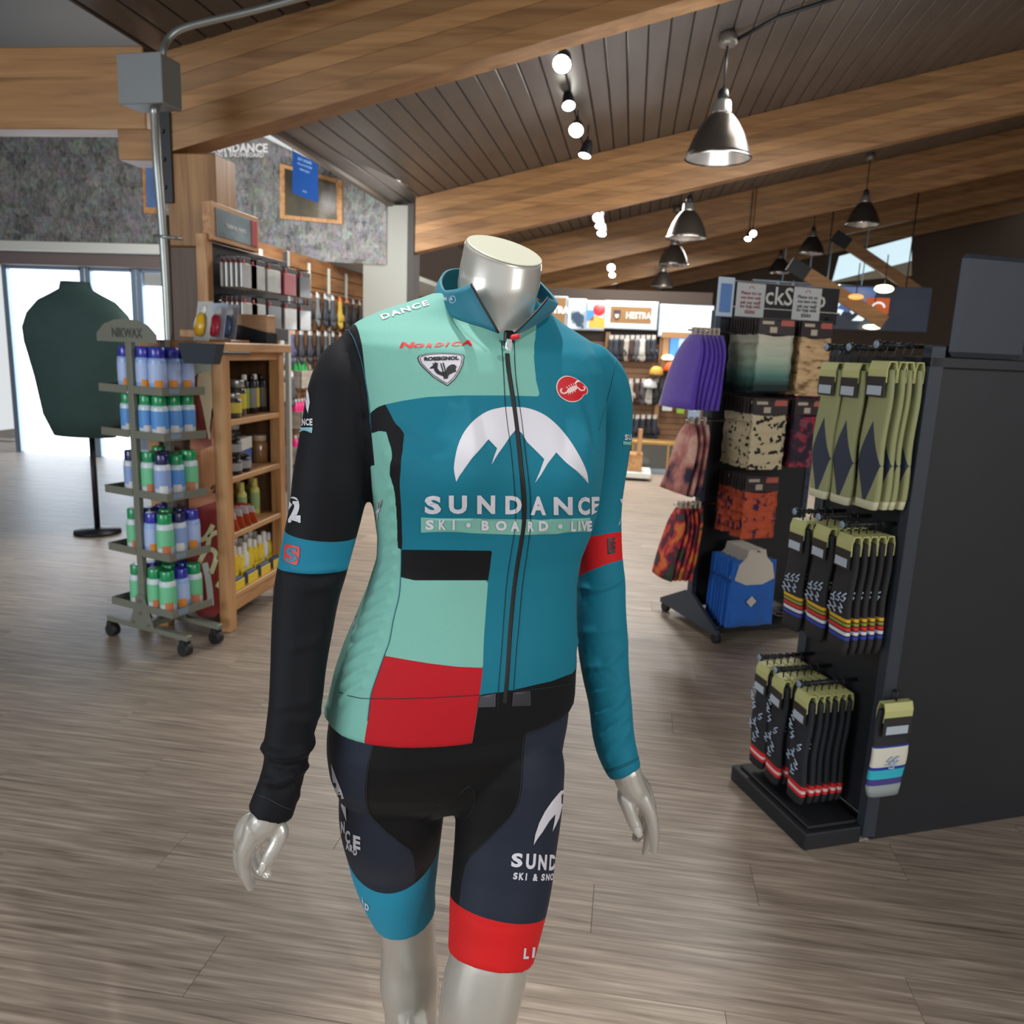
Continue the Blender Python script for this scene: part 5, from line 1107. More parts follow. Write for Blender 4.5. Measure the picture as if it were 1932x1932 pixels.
rooster = T_([(612, 858), (624, 846), (636, 838), (630, 824), (642, 830), (648, 816), (656, 826), (664, 822), (662, 840), (660, 856), (672, 872), (690, 880), (712, 872), (716, 856), (728, 842), (748, 832), (764, 834), (776, 848), (770, 864), (776, 876), (760, 880), (748, 886), (736, 892), (726, 902), (722, 918), (700, 920), (696, 904), (672, 896), (654, 884), (642, 868), (640, 856), (626, 858)])
lay(jt, [rooster], .0024, 8, mb=bd)
for q in ([(678, 826), (684, 825), (708, 916), (702, 917)], [(692, 823), (698, 822), (722, 914), (716, 915)]): lay(jt, [T_(q)], .0028, 8, mb=bd)
cparts('emblem', bd, m_prk, jersey, 'black rooster emblem and lettering')
ln = MB()
ins = shr(shield, .89); n_ = len(ins)
for i in range(n_): pass
P3 = [cast(jt, *q) for q in dens(ins, 6, True)]; ln.tube([p+n*.0018 for p, n in P3]+[P3[0][0]+P3[0][1]*.0018], .0004, 4)
cparts('badge_line', ln, m_prk, jersey)
rose = T_([(1380, 962), (1392, 926), (1428, 901), (1475, 904), (1520, 928), (1560, 960), (1574, 990), (1565, 1010), (1548, 1016), (1534, 1038), (1500, 1058), (1452, 1056), (1405, 1028), (1384, 992)])
cr_ = (sum(p[0] for p in rose)/len(rose), sum(p[1] for p in rose)/len(rose))
cparts('badge', lay(jt, [smooth_line(rose+[rose[0]], 3)[:-1]], .0010), M('badge_cream', (232, 200, 196), .5), jersey, 'pale rim of the round badge')
cparts('badge', lay(jt, [smooth_line(shr(rose, .93, cr_)+[shr(rose, .93, cr_)[0]], 3)[:-1]], .0018), M('badge_red', (196, 26, 38), .45), jersey, 'red rounded badge')
sc = MB()
body_ = T_([(1438, 1000), (1448, 980), (1470, 965), (1495, 958), (1508, 966), (1500, 984), (1478, 998), (1455, 1006)]); lay(jt, [body_], .0025, 8, mb=sc)
for pl, r_ in (([(1442, 1002), (1425, 1010), (1410, 1004), (1404, 990), (1412, 978)], .0013), ([(1500, 962), (1492, 946), (1505, 934), (1520, 936)], .0012), ([(1506, 972), (1526, 990), (1545, 988), (1552, 974), (1542, 966)], .0012), ([(1450, 978), (1438, 968)], .0006), ([(1462, 970), (1452, 958)], .0006), ([(1474, 964), (1466, 950)], .0006), ([(1486, 960), (1480, 946)], .0006), ([(1462, 1002), (1464, 1014)], .0006), ([(1474, 998), (1480, 1010)], .0006), ([(1486, 990), (1496, 1000)], .0006), ([(1452, 1005), (1450, 1017)], .0006)):
    Q = [cast(jt, *q) for q in T_(pl)]; sc.tube([p+n*.0018 for p, n in Q], r_, 5)
cparts('emblem', sc, M('badge_cream', (232, 200, 196)), jersey, 'pale scorpion emblem')
# shoulder and collar lettering, sleeve marks
cparts('lettering', lay(jt, [quadtext('DANCE', (716, 595), (806, 567), (810, 576), (722, 604), bold=.04, spacing=1.2)], .0012, 8), m_pr, jersey, 'white lettering along the shoulder')
sb = lay(jt, glyphs('DANCE', [(560, 791, 566, 803), (566, 791, 571, 803), (571, 790, 577, 803), (578, 790, 584, 803), (585, 790, 590.5, 803)], .04), .0012, 6)
lay(jt, [(lambda q: q)([(580.5, 733), (584, 745), (585.5, 760), (582, 780), (579, 770), (577.5, 757), (575.5, 762), (571, 772), (575, 752), (578, 741)])], .0012, 6, mb=sb)
cparts('lettering', sb, m_pr, jersey, 'white mark and lettering on the black sleeve')
cparts('label_bar', lay(jt, [[(566, 804.5), (590.5, 806), (589.5, 817), (566, 815)]], .0012), M('print_paleblue', (130, 180, 190), .5), jersey)
cparts('lettering', lay(jt, glyphs('2', [(545, 937, 568, 986)], .07), .0012, 6), m_pr, jersey, 'white numeral on the black sleeve')
cparts('badge', lay(jt, [smooth_line([(538, 1034), (539.5, 1028), (545, 1027), (562, 1031), (566.5, 1036), (563, 1060), (558, 1065.5), (542, 1060), (537, 1054), (538, 1034)], 3)[:-1]], .0012, 7), m_prr, jersey, 'red square mark on the blue armband')
cparts('emblem', lay(jt, glyphs('S', [(541, 1033, 562, 1060)], .03), .0020, 6), M('print_teal', (26, 118, 146)), jersey)
cparts('emblem', lay(jt, [[(1146, 1016), (1159, 1013), (1160, 1018), (1151, 1021), (1151, 1040), (1160, 1038), (1161, 1043), (1147, 1046)]]+glyphs('S', [(1152, 1021, 1161, 1038), (1163, 1018, 1174, 1038)], .05), .0012, 6), m_prk, jersey, 'black marks on the red armband')
rb = lay(jt, glyphs('SU', [(1178, 819, 1184, 830), (1185, 819, 1190, 830)], .04), .0012, 6); cparts('lettering', rb, m_pr, jersey)
cparts('label_bar', lay(jt, [[(1175, 832), (1190, 833), (1190, 840), (1175, 839)]], .0012), m_prm, jersey)
cparts('lettering', lay(jt, [[(1169, 942), (1177, 938), (1176, 946), (1172, 950)], [(1166, 992), (1171, 975), (1173, 984)]], .0012, 6), m_pr, jersey)
# long white word running down the mint side panel
side = lay(jt, [quadtext('SKISANDWAX', (722, 940), (668, 1186), (660, 1182), (715, 944), bold=.05)], .0012, 8)
cparts('lettering', side, m_pr, jersey, 'white lettering running down the mint side panel')
# ---- seams, stitches, hem
def seamline(tree, pl, r, off, mat, parent, name='seam'):
    mb = MB()
    for q in pl:
        Q = [cast(tree, *p) for p in dens(smooth_line(q, 3), 9)]; mb.tube([p+n*(off+.0003) for p, n in Q], r, 5)
    o_ = cparts(name, mb, mat, parent); o_['kind'] = 'stuff'; return o_
m_st = M('stitching', (14, 40, 50), .7); m_seamt = M('seam_teal', (18, 88, 110), .7)
zl = [(946, 644), (950, 700), (953, 760), (957, 800), (964, 850), (969, 900), (972, 940), (973, 965), (971, 1000), (963, 1050), (956, 1100), (951, 1160), (947, 1220), (941, 1290), (938, 1338)]
zm = [(957, 668), (960, 700), (966, 740), (973, 790), (979, 840), (984, 890), (988, 930), (989, 960), (988, 990), (983, 1025), (977, 1060), (970, 1110), (965, 1160), (961, 1210), (958, 1260), (955, 1300), (953, 1326)]
zr = [(970, 640), (972, 700), (978, 750), (985, 800), (991, 850), (997, 900), (1001, 940), (1001, 970), (1000, 1000), (995, 1040), (989, 1080), (984, 1120), (979, 1180), (974, 1230), (969, 1300)]
seamline(jt, [zl, zr, [(639, 1306), (668, 1315), (700, 1318), (795, 1317), (905, 1311)], [(955, 1303), (1010, 1300), (1078, 1290)]], .0005, .0003, m_st, jersey, 'stitching')
seamline(jt, [seam, [(1162, 678), (1158, 702), (1153, 725), (1145, 756), (1137, 785), (1129, 812)], [(653, 617), (668, 640), (682, 680), (691, 725), (697, 765), (699, 800)]], .0006, .0001, m_seamt, jersey)
seamline(jt, [[(1138, 1456), (1160, 1449), (1185, 1439), (1205, 1428)], [(1140, 1459), (1162, 1452), (1187, 1442), (1205, 1431)]], .0004, .0003, m_st, jersey, 'stitching')
seamline(jt, [[(484, 1499), (505, 1506), (530, 1520), (556, 1530)]], .0004, .0003, M('stitch_grey', (60, 60, 66)), jersey, 'stitching')
# zipper: tape, teeth band, slider and pull
def ribbon(tree, pl, w, off, mb=None):
    mb = mb or MB(); Q = [cast(tree, *p) for p in dens(smooth_line(pl, 3), 8)]; vs = []
    for i, (p, n) in enumerate(Q):
        t = (Q[min(i+1, len(Q)-1)][0]-Q[max(i-1, 0)][0]).normalized(); s = t.cross(n).normalized()*w
        vs += [p-s, p-s*.6+n*off, p+s*.6+n*off, p+s]
    fs = [(i*4+k, i*4+k+1, i*4+k+5, i*4+k+4) for i in range(len(Q)-1) for k in range(3)]
    return mb.add(vs, fs, True)
cparts('zipper', ribbon(jt, zm, .0032, .0022), M('zip_black', (10, 10, 12), .6), jersey, 'black front zipper')
e2 = MB()
for k, s_ in enumerate((zl, zr)): pass
q, n_ = cast(jt, 957, 652); sl_ = MB()
sl_.T = Matrix.Translation(q+n_*.006) @ Matrix(((r0.x, -n_.x, 0, 0), (r0.y, -n_.y, 0, 0), (0, 0, 1, 0), (0, 0, 0, 1)))
sl_.bevbox((-.006, -.004, -.002), (.006, .004, .014), .002); cparts('slider', sl_, M('slider_black', (14, 14, 16), .35, .5), jersey)
pu = MB(); pu.T = Matrix.Translation(q+n_*.009) @ Matrix(((r0.x, -n_.x, 0, 0), (r0.y, -n_.y, 0, 0), (0, 0, 1, 0), (0, 0, 0, 1))) @ Matrix.Rotation(.06, 4, 'Y')
pu.bevbox((-.0042, -.0012, -.022), (.0042, .0012, .002), .001); pu.bevbox((-.0028, -.002, -.019), (.0028, .0, -.008), .001); cparts('zip_pull', pu, M('pull_silver', (190, 195, 195), .35, .4), jersey, 'pale zip pull')
rt = MB(); rt.T = Matrix.Translation(W3(972, 636, -.085)) @ Matrix.Rotation(-.25, 4, 'Y'); rt.bevbox((-.006, -.003, -.003), (.006, .003, .0035), .002); cparts('zip_stop', rt, M('stop_red', (206, 30, 40), .4), jersey, 'red zip garage tag')
# reflective hem tabs
cparts('hem_tab', lay(jt, [[(905, 1313), (935, 1308), (934, 1333), (901, 1334)]], .0014), M('tab_grey', (62, 62, 68), .5), jersey)
cparts('hem_tab', lay(jt, [[(967, 1306), (1000, 1303), (1001, 1331), (965, 1332)]], .0014), M('tab_dark', (44, 44, 50), .5), jersey)
# ---- collar
ST = [((941, 628, -.088), (890, 536, -.062)), ((908, 616, -.078), (872, 543, -.052)), ((880, 608, -.064), (855, 547, -.038)), ((845, 594, -.04), (838, 546, -.015)), ((820, 566, .0), (834, 522, .02)), ((845, 548, .05), (860, 507, .06)), ((935, 545, .09), (940, 512, .095)), ((1010, 556, .09), (1004, 524, .085)), ((1031, 585, .05), (1034, 548, .055)),
      ((1028, 600, .02), (1052, 570, .02)), ((1010, 614, -.02), (1043, 566, -.015)), ((968, 634, -.075), (1034, 562, -.03))]
A = crom([tuple(W3(*b))+tuple(W3(*t_)) for b, t_ in ST], 6); cb = MB(); NR = 8; n = len(A)
axis = W3(942, 560, .015); outer = []
for r_ in range(NR+1):
    for a in A:
        b0, t0 = Vector(a[:3]), Vector(a[3:]); s = r_/NR; p = b0.lerp(t0, s); o_ = (p-axis); o_.z = 0; o_.normalize()
        outer.append(p+o_*(.004*math.sin(PI*s)-.003*(1-s)))
cb.add(outer, [(r_*n+i, r_*n+i+1, (r_+1)*n+i+1, (r_+1)*n+i) for r_ in range(NR) for i in range(n-1)], True)
co = cb.build('collar', M('collar_teal', TEAL, .62, sheen=.12), jersey)
sm = co.modifiers.new('t', 'SOLIDIFY'); sm.thickness = .0028; sm.offset = 0
co['label'] = 'open teal stand-up collar'
eb = MB()
eb.tube([Vector(outer[r_*n])+Vector((.0, -.002, 0)) for r_ in range(NR+1)], .0017, 6); eb.tube([Vector(outer[r_*n+n-1])+Vector((0, -.002, 0)) for r_ in range(NR+1)], .0017, 6)
cparts('zipper_edge', eb, M('zip_black', (10, 10, 12)), jersey)
b2 = MB(); b2.tube([outer[i]+(outer[i]-outer[i+n]).normalized()*.0 for i in range(0, n)], .0011, 5); cparts('collar_seam', b2, m_seamt, jersey)
ct = BVHTree.FromPolygons([tuple(v) for v in cb.v], cb.f)
cl = lay(ct, [quadtext('AR', (838, 561), (846, 562), (846, 568), (838, 567), bold=.03)]+glyphs('A', [(850.5, 561, 856.5, 568)], .02), .0025, 6)
Q = [ct.ray_cast(CAM, ray(853.5+6*math.cos(t*PI/8), 565+6.5*math.sin(t*PI/8)).normalized()) for t in range(17)]
if all(h[0] is not None for h in Q): cl.tube([h[0]+(CAM-h[0]).normalized()*.0022 for h in Q], .0004, 4)
cparts('lettering', cl, m_pr, jersey, 'small mark on the collar')
# ---- neck and body shell
m_body = bpy.data.materials.new('pearl_shell'); m_body.use_nodes = True; b_ = m_body.node_tree.nodes['Principled BSDF']
b_.inputs['Base Color'].default_value = lin((188, 184, 176)); b_.inputs['Roughness'].default_value = .3; b_.inputs['Metallic'].default_value = .35; b_.inputs['Coat Weight'].default_value = 1; b_.inputs['Coat Roughness'].default_value = .03
NK = [(700, 860, 1040, .0, .6), (640, 885, 1012, .01, .85), (600, 872, 1006, .012, .92), (570, 864, 1010, .012, .95), (545, 862, 1015, .012, .96), (520, 866, 1021, .012, .96)]
rings = []
for y, a_, b__, dd, k in NK[2:]:
    c = W3((a_+b__)/2, y, dd); w = (b__-a_)/2*pxm(c)
    # tilt the section planes gradually to the slanted cut
    s = (600-y)/120; u1 = (r0-Zv*.30*s).normalized()*w; u2 = (-HEAD-Zv*.40*s)*w*.98
    rings.append([c+u1*math.cos(2*PI*i/48)+u2*math.sin(2*PI*i/48) for i in range(48)])
c = W3(951, 474, .012); w = 76*pxm(c); vd = (c-CAM).normalized(); u1 = (RT*math.cos(.30)-UP*math.sin(.30)); mn = (UP*math.cos(.30)+RT*math.sin(.30))
al = math.radians(17); u2 = (-mn*math.sin(al)-vd*math.cos(al)*1).normalized()
capring = lambda s, dz: [c+(mn*math.cos(al)-vd*math.sin(al))*dz+(u1*math.cos(2*PI*i/48)+u2*math.sin(2*PI*i/48))*w*s for i in range(48)]
lowr = [[c0+(Vector(p)-cc)*f_ for p in r_] for r_ in ()] if False else []
base = rings[0]; cc0 = sum((Vector(p) for p in base), Vector())/48
pre = [[cc0+Vector((0, 0, -.12))+(Vector(p)-cc0)*1.25 for p in base], [cc0+Vector((0, 0, -.05))+(Vector(p)-cc0)*1.0 for p in base]]
nb = MB().loft(pre+rings+[capring(1, -.004), capring(.985, 0)])
nk = nb.build('neck', m_body, man)
cp = MB().loft([capring(.97, .0004), capring(.965, .0022), capring(.94, .0026)]); c_o = cp.build('neck_cap', M('cap_cream', (206, 206, 186), .35, coat=.5), man); c_o['label'] = 'cream cap closing the neck'
# ---- bib shorts
TH2 = math.radians(20)
PEL = [(1300, 643, 1072, .0, .66), (1340, 634, 1074, .0, .66), (1370, 627, 1073, .0, .67), (1400, 624, 1072, .0, .62), (1435, 627, 1071, .0, .55), (1465, 638, 1062, .005, .49), (1490, 664, 1040, .01, .44), (1507, 730, 972, .01, .40)]
THI_L = [(742, 1440, 99, -.018), (741, 1500, 100, -.018), (739, 1545, 97, -.01), (742, 1590, 89, .015), (746, 1640, 80, .025), (753, 1685, 69, .035), (764, 1724, 59.5, .045)]
THI_R = [(962, 1440, 104, -.014), (961, 1500, 102, -.016), (958, 1550, 99.5, -.02), (953, 1600, 97, -.03), (948, 1650, 96, -.04), (941, 1700, 93.5, -.055), (934, 1750, 88, -.065), (925, 1806, 82, -.08)]
sb = MB(); sb.loft([ring(*r, th=math.radians(a_)) for r, a_ in zip(PEL, (23, 21, 17, 12, 7, 3, 0, 0))]); add_chain(sb, THI_L, round0=True); add_chain(sb, THI_R, round0=True)
sm_ = remesh(sb, .0040, 12)
V = getv(sm_); N0 = getn(sm_)
st0 = bvh(sm_)
strokes(sm_, st0, [([(700, 1420), (690, 1480), (694, 1532)], .0008, .004), ([(835, 1515), (815, 1535), (800, 1548)], -.002, .004), ([(868, 1500), (890, 1490), (896, 1510), (885, 1545)], .0016, .003),
     ([(680, 1655), (735, 1676), (800, 1636)], -.0006, .003), ([(855, 1712), (930, 1752), (1020, 1742)], -.0008, .003), ([(850, 1480), (850, 1440), (852, 1400)], -.001, .004)])
st = bvh(sm_); V = getv(sm_)
c0_ = np.array(W3(850, 1450, 0))
def fc(V): d = np.asarray(V)-c0_; return d@np.array(r0), d[:, 2]
FX, FZ = fc(V)
def fpoly(pl): return list(zip(*fc(np.array([np.array(cast(st, *q)[0]) for q in pl]))))
inL = [(716, 1340), (714, 1354), (706, 1394), (693.5, 1441), (689, 1481), (689, 1509), (693.5, 1531), (706, 1549), (725, 1568), (752.5, 1590), (774, 1605), (780.5, 1618), (783, 1643), (783.6, 1663)]
inR = [(1006, 1336), (1004, 1344), (995, 1372), (988.6, 1410), (987, 1456), (985, 1487), (978, 1518), (964, 1543), (939, 1568), (908, 1599), (886, 1618), (877, 1636), (870.6, 1667), (866, 1705), (864, 1730)]
gl_ = fpoly(dens(inL)); gr_ = fpoly(dens(inR))
inner = gl_+[(gl_[-1][0], -.6), (gr_[-1][0], -.6)]+gr_[::-1]+[(gr_[0][0], .3), (gl_[0][0], .3)]
side = np.where(FX < (W3(848, 1520, 0)-Vector(c0_)).dot(r0), 1, -1)
dnv = Vector((0, 0, -1))
pL = plane3(*[cast(st, *q)[0] for q in ((672, 1655), (734, 1686), (815, 1630))], cast(st, 734, 1686)[0]+dnv)
pR = plane3(*[cast(st, *q)[0] for q in ((856, 1700), (933, 1737), (1024, 1736))], cast(st, 933, 1737)[0]+dnv)
low_ = V[:, 2] < W3(850, 1560, 0).z
set_attr(sm_, 'inner', poly_sdf(FX, FZ, inner)); set_attr(sm_, 'cuffl', np.where((side > 0) & low_, pd_(V, pL), -1)); set_attr(sm_, 'cuffr', np.where((side < 0) & low_, pd_(V, pR), -1))
m_sh = cloth_mat('shorts_fabric', (33, 39, 53), [('inner', (8, 8, 10)), ('cuffl', (34, 140, 172)), ('cuffr', (206, 28, 30))], rough=.66)
sm_.name = 'bib_shorts'; sm_.materials.append(m_sh); shorts = obj('bib_shorts', sm_, man); shorts['label'] = 'black and slate cycling shorts with one blue and one red leg band'
# prints on the shorts
Z3 = lambda pts: [(560+x/3.22, 1332+y/3.22) for x, y in pts]
mt = Z3([(1437, 843), (1447, 780), (1470, 710), (1505, 640), (1550, 575), (1600, 515), (1622, 503), (1622, 600), (1612, 600), (1590, 680), (1570, 725), (1550, 762), (1562, 700), (1568, 655), (1530, 700), (1490, 765), (1460, 805)])
pb = lay(st, [mt], .0012); cparts('logo', pb, m_pr, shorts, 'white mountain mark on the thigh')
gl2 = []
for ch, a, b, c, d in (('S', 1300, 892, 1368, 978), ('U', 1388, 896, 1446, 990), ('N', 1462, 902, 1512, 996), ('D', 1528, 902, 1566, 998), ('A', 1566, 902, 1590, 1000)): q = Z3([(a, b), (c, d)]); gl2 += glyphs(ch, [(q[0][0], q[0][1], q[1][0], q[1][1])], .045, slant=2)
for ch, a, b, c, d in (('S', 1312, 1010, 1338, 1052), ('K', 1346, 1012, 1376, 1056), ('I', 1386, 1014, 1394, 1058), ('&', 1430, 1018, 1460, 1062), ('S', 1480, 1018, 1502, 1060), ('N', 1508, 1018, 1530, 1060), ('O', 1534, 1016, 1554, 1058), ('W', 1552, 1016, 1572, 1056)): q = Z3([(a, b), (c, d)]); gl2 += glyphs(ch, [(q[0][0], q[0][1], q[1][0], q[1][1])], .045, slant=1.5)
cparts('lettering', lay(st, gl2, .0012, 8), m_pr, shorts, 'white lettering on the slate thigh panel')
gl3 = []
for ch, a, b, c, d in (('L', 1373, 1470, 1405, 1535), ('I', 1424, 1464, 1440, 1528), ('V', 1446, 1460, 1468, 1522)): q = Z3([(a, b), (c, d)]); gl3 += glyphs(ch, [(q[0][0], q[0][1], q[1][0], q[1][1])], .05, slant=2)
cparts('lettering', lay(st, gl3, .0012, 8), m_pr, shorts, 'white letters on the red leg band')
Z4 = lambda pts: [(420+x/4.83, 1330+y/4.83) for x, y in pts]
ml = Z4([(993, 530), (1010, 575), (1040, 660), (1080, 760), (1110, 850), (1126, 930), (1133, 1060), (1108, 990), (1085, 920), (1055, 850), (1042, 880), (1022, 770), (1004, 650)])
pb = lay(st, [ml], .0012, 8); cparts('logo', pb, m_pr, shorts)
gl4 = []
for ch, bx, sk in (('N', (1083, 1060, 1118, 1170), 0), ('C', (1122, 1135, 1166, 1250), 6), ('E', (1193, 1180, 1258, 1300), 8), ('A', (1128, 1240, 1158, 1310), 6), ('R', (1162, 1265, 1192, 1330), 6), ('D', (1196, 1300, 1228, 1362), 4)):
    q = Z4([(bx[0], bx[1]), (bx[2], bx[3])]); gl4 += glyphs(ch, [(q[0][0], q[0][1], q[1][0], q[1][1], sk*.5)], .045)
cparts('lettering', lay(st, gl4, .0012, 7), m_pr, shorts)
q = Z4([(1300, 1800), (1336, 1860)]); q2 = Z4([(1262, 1740), (1292, 1800)])
cparts('lettering', lay(st, glyphs('D', [(q[0][0], q[0][1], q[1][0], q[1][1], 4)], .05)+glyphs('A', [(q2[0][0], q2[0][1], q2[1][0], q2[1][1], 4)], .05), .0012, 7), m_pr, shorts)
m_sst = M('shorts_stitch', (30, 32, 38), .7)
seamline(st, [[(x+3, y) for x, y in inL[:-3]], [(x-3, y) for x, y in inR[:-4]]], .0006, .0002, m_sst, shorts)
seamline(st, [[(866, 1500), (884, 1484), (896, 1500), (890, 1530), (868, 1560)]], .0008, .0, M('pad_edge', (13, 13, 15), .7), shorts, 'pad_edge')
# ---- legs
def limb(rows, extra, name, vox=.004, sm2=4):
    mb = MB(); pts, rs = chain(rows); 
    pts += [Vector(e[:3]) for e in extra]; rs += [e[3] for e in extra]
    mb.tube(pts, 0, 28, rs); return mb, pts, rs
def leg(rows, toe_dir, sgn):
    pts, rs = chain(rows); k = pts[-1]; z0 = k.z
    ank = Vector((k.x, k.y, 0)) + toe_dir*-.015; mb = MB(); ex = []
    for s, r in ((.12, .050), (.3, .055), (.45, .052), (.65, .038), (.8, .031), (.9, .033)):
        ex.append((k.lerp(Vector((ank.x, ank.y, .06)), s) - toe_dir*(.025*math.sin(PI*min(s/.6, 1))), r))
    P_ = pts+[e[0] for e in ex]; R_ = rs+[e[1] for e in ex]
    mb.tube(P_, 0, 28, R_)
    a = Vector((ank.x, ank.y, .062)); mb.tube([a-toe_dir*.03+Vector((0, 0, -.02)), a+toe_dir*.02, a+toe_dir*.09+Vector((0, 0, -.025)), a+toe_dir*.15+Vector((0, 0, -.040)), a+toe_dir*.19+Vector((0, 0, -.046))], 0, 20, [.036, .042, .036, .028, .013])
    mb.cyl(a+Vector((0, 0, -.055)), a+Vector((0, 0, .1)), .034, .032, 20)
    return mb
LEG_L = [(746, 1630, 66, .03), (757, 1690, 58, .037), (764, 1724, 54, .045), (769, 1765, 52.5, .06), (771, 1800, 52, .07), (772, 1830, 54, .075), (773, 1862, 55, .08), (775, 1895, 52, .09), (776, 1932, 49, .10), (777, 1985, 47, .11)]
LEG_R = [(946, 1660, 80, -.04), (937, 1740, 77, -.06), (925, 1806, 75.5, -.08), (914, 1850, 77.5, -.085), (906, 1885, 75, -.085), (899, 1925, 73.5, -.08), (893, 1975, 71, -.075), (888, 2030, 66, -.07)]
legs_o = []
for rows, dr, kn in ((LEG_L, -HEAD*.8+r0*.1, (772, 1846, .08)), (LEG_R, -HEAD*.9+r0*.35, (908, 1905, -.085))):
    dr = Vector((dr.x, dr.y, 0)).normalized(); mb = leg(rows, dr, 1)
    lm = remesh(mb, .004, 6)
    Vl = getv(lm); Nl = getn(lm); c = W3(*kn); c = np.array(c+dr*.035)     # kneecap
    d = np.linalg.norm((Vl-c)/np.array([.034, .034, .045]), axis=1); Vl = Vl+Nl*(.010*np.exp(-d**2))[:, None]
    c2 = c-np.array([0, 0, .075]); d = np.linalg.norm((Vl-c2)/np.array([.05, .05, .03]), axis=1); Vl = Vl-Nl*(.003*np.exp(-d**2))[:, None]
    setv(lm, Vl); lm.name = 'leg'; lm.materials.append(m_body); legs_o.append(obj('leg', lm, man))
fp = (W3(*LEG_L[-1][:2], LEG_L[-1][3])+W3(*LEG_R[-1][:2], LEG_R[-1][3]))/2
MB().lathe([(.19, 0), (.2, .003), (.2, .012), (.19, .015)], (fp.x, fp.y-.03, 0), 40).build('base_plate', m_white, man)
lo_ = min(0, *[float(getv(o.data)[:, 2].min()) for o in legs_o])
# ---- hands: chains of joints, then one smooth skin each
def hand(chains, name):
    mb = MB()
    for rows in chains:
        add_chain(mb, rows, n=16, round0=True, round1=True)
    hm = remesh(mb, .0016, 4, .5); hm.name = 'hand'; hm.materials.append(m_body); return obj('hand', hm, man)
dl = -.145
HL = [  # image-left hand, seen from its thumb side
 [(514, 1520, 30, dl), (507, 1540, 31, dl), (497, 1552, 31, dl), (487, 1566, 26, dl+.005), (478, 1580, 21, dl+.008)],                    # wrist to palm
 [(494, 1550, 22, dl+.012), (475, 1558, 25, dl+.02), (465, 1572, 24, dl+.022), (461, 1590, 20, dl+.024)],                                 # back of hand
 [(480, 1560, 20, dl-.004), (472, 1582, 17, dl-.006), (462, 1604, 14.5, dl-.006), (460, 1628, 12.5, dl-.002), (464, 1652, 11, dl+.002), (472, 1674, 7.5, dl+.006)],          # index
 [(468, 1562, 17, dl+.02), (457, 1585, 14, dl+.024), (451, 1610, 12, dl+.026), (454, 1634, 11, dl+.028), (464, 1655, 10, dl+.03), (476, 1668, 7, dl+.03)],          # middle
 [(476, 1585, 14, dl+.035), (470, 1607, 12, dl+.045), (476, 1632, 10.5, dl+.05), (488, 1648, 9.5, dl+.05), (503, 1654, 6.5, dl+.045)],       # ring
 [(484, 1585, 12, dl+.045), (484, 1606, 10, dl+.055), (492, 1626, 9, dl+.06), (502, 1642, 8, dl+.06), (508, 1652, 5.5, dl+.058)],       # little
 [(519, 1546, 15, dl), (530, 1568, 15, dl-.004), (524, 1588, 14, dl-.008), (513, 1608, 13.5, dl-.012), (504, 1624, 12, dl-.014), (495, 1640, 8.5, dl-.014)]]        # thumb
dr_ = .066
HR = [
 [(1182, 1456, 28, dr_), (1188, 1474, 27, dr_), (1196, 1488, 25, dr_), (1206, 1500, 21, dr_+.003)],
 [(1196, 1478, 24, dr_+.01), (1208, 1492, 22, dr_+.02), (1218, 1510, 18, dr_+.022), (1224, 1524, 15, dr_+.024)],
 [(1206, 1494, 18, dr_), (1215, 1510, 15, dr_-.004), (1226, 1532, 12.5, dr_-.006), (1232, 1556, 11.5, dr_-.004), (1234, 1582, 10, dr_), (1234, 1606, 6.5, dr_+.004)],
 [(1218, 1506, 14, dr_+.02), (1227, 1530, 11.5, dr_+.024), (1229, 1556, 10.5, dr_+.028), (1224, 1582, 9.5, dr_+.030), (1216, 1610, 5.5, dr_+.032)],
 [(1216, 1515, 11, dr_+.035), (1222, 1532, 10, dr_+.045), (1218, 1556, 9, dr_+.05), (1210, 1572, 8, dr_+.05), (1203, 1584, 5.5, dr_+.048)],
 [(1214, 1518, 10, dr_+.045), (1213, 1535, 8.5, dr_+.058), (1207, 1556, 8, dr_+.06), (1201, 1572, 7.5, dr_+.058), (1197, 1583, 5.5, dr_+.055)],
 [(1178, 1484, 11, dr_), (1178, 1504, 14, dr_-.004), (1186, 1525, 13, dr_-.008), (1193, 1545, 12.5, dr_-.010), (1200, 1560, 11.5, dr_-.012), (1206, 1573, 8, dr_-.012)]]
h1 = hand(HL, 'hand'); h2 = hand(HR, 'hand')
m_nail = M('nail_pearl', (215, 212, 204), .15, .35, coat=1)
for ho, pl in ((h1, [(486, 1642), (488, 1630), (494, 1626), (502, 1630), (500, 1640), (494, 1648), (488, 1650)]), (h2, [(1197, 1570), (1198, 1562), (1204, 1561), (1210, 1565), (1211, 1575), (1206, 1580), (1200, 1578)])):
    cparts('nail', lay(bvh(ho.data), [pl], .0006, 4), m_nail, ho)
# ================================================================ right: neck-gaiter stand
E1 = Vector((.891, .454, 0)); N1 = Vector((.454, -.891, 0)); O1 = Vector((.42, 4.255, 0)); RZ1 = math.atan2(E1.y, E1.x)
def inplane(px, py, O, E_, N_, off):
    v = ray(px, py); o = O+N_*off; t = (o-Vector((0, 0, 0))).dot(N_)/v.dot(N_); q = CAM+v*t; return (q-O).dot(E_), q.z
F1 = lambda px, py, off=0: inplane(px, py, O1, E1, N1, off)
g1 = thing('gaiter_stand', 'tall slate and black wheeled stand of neck gaiters', 'display stand', tuple(O1), RZ1)
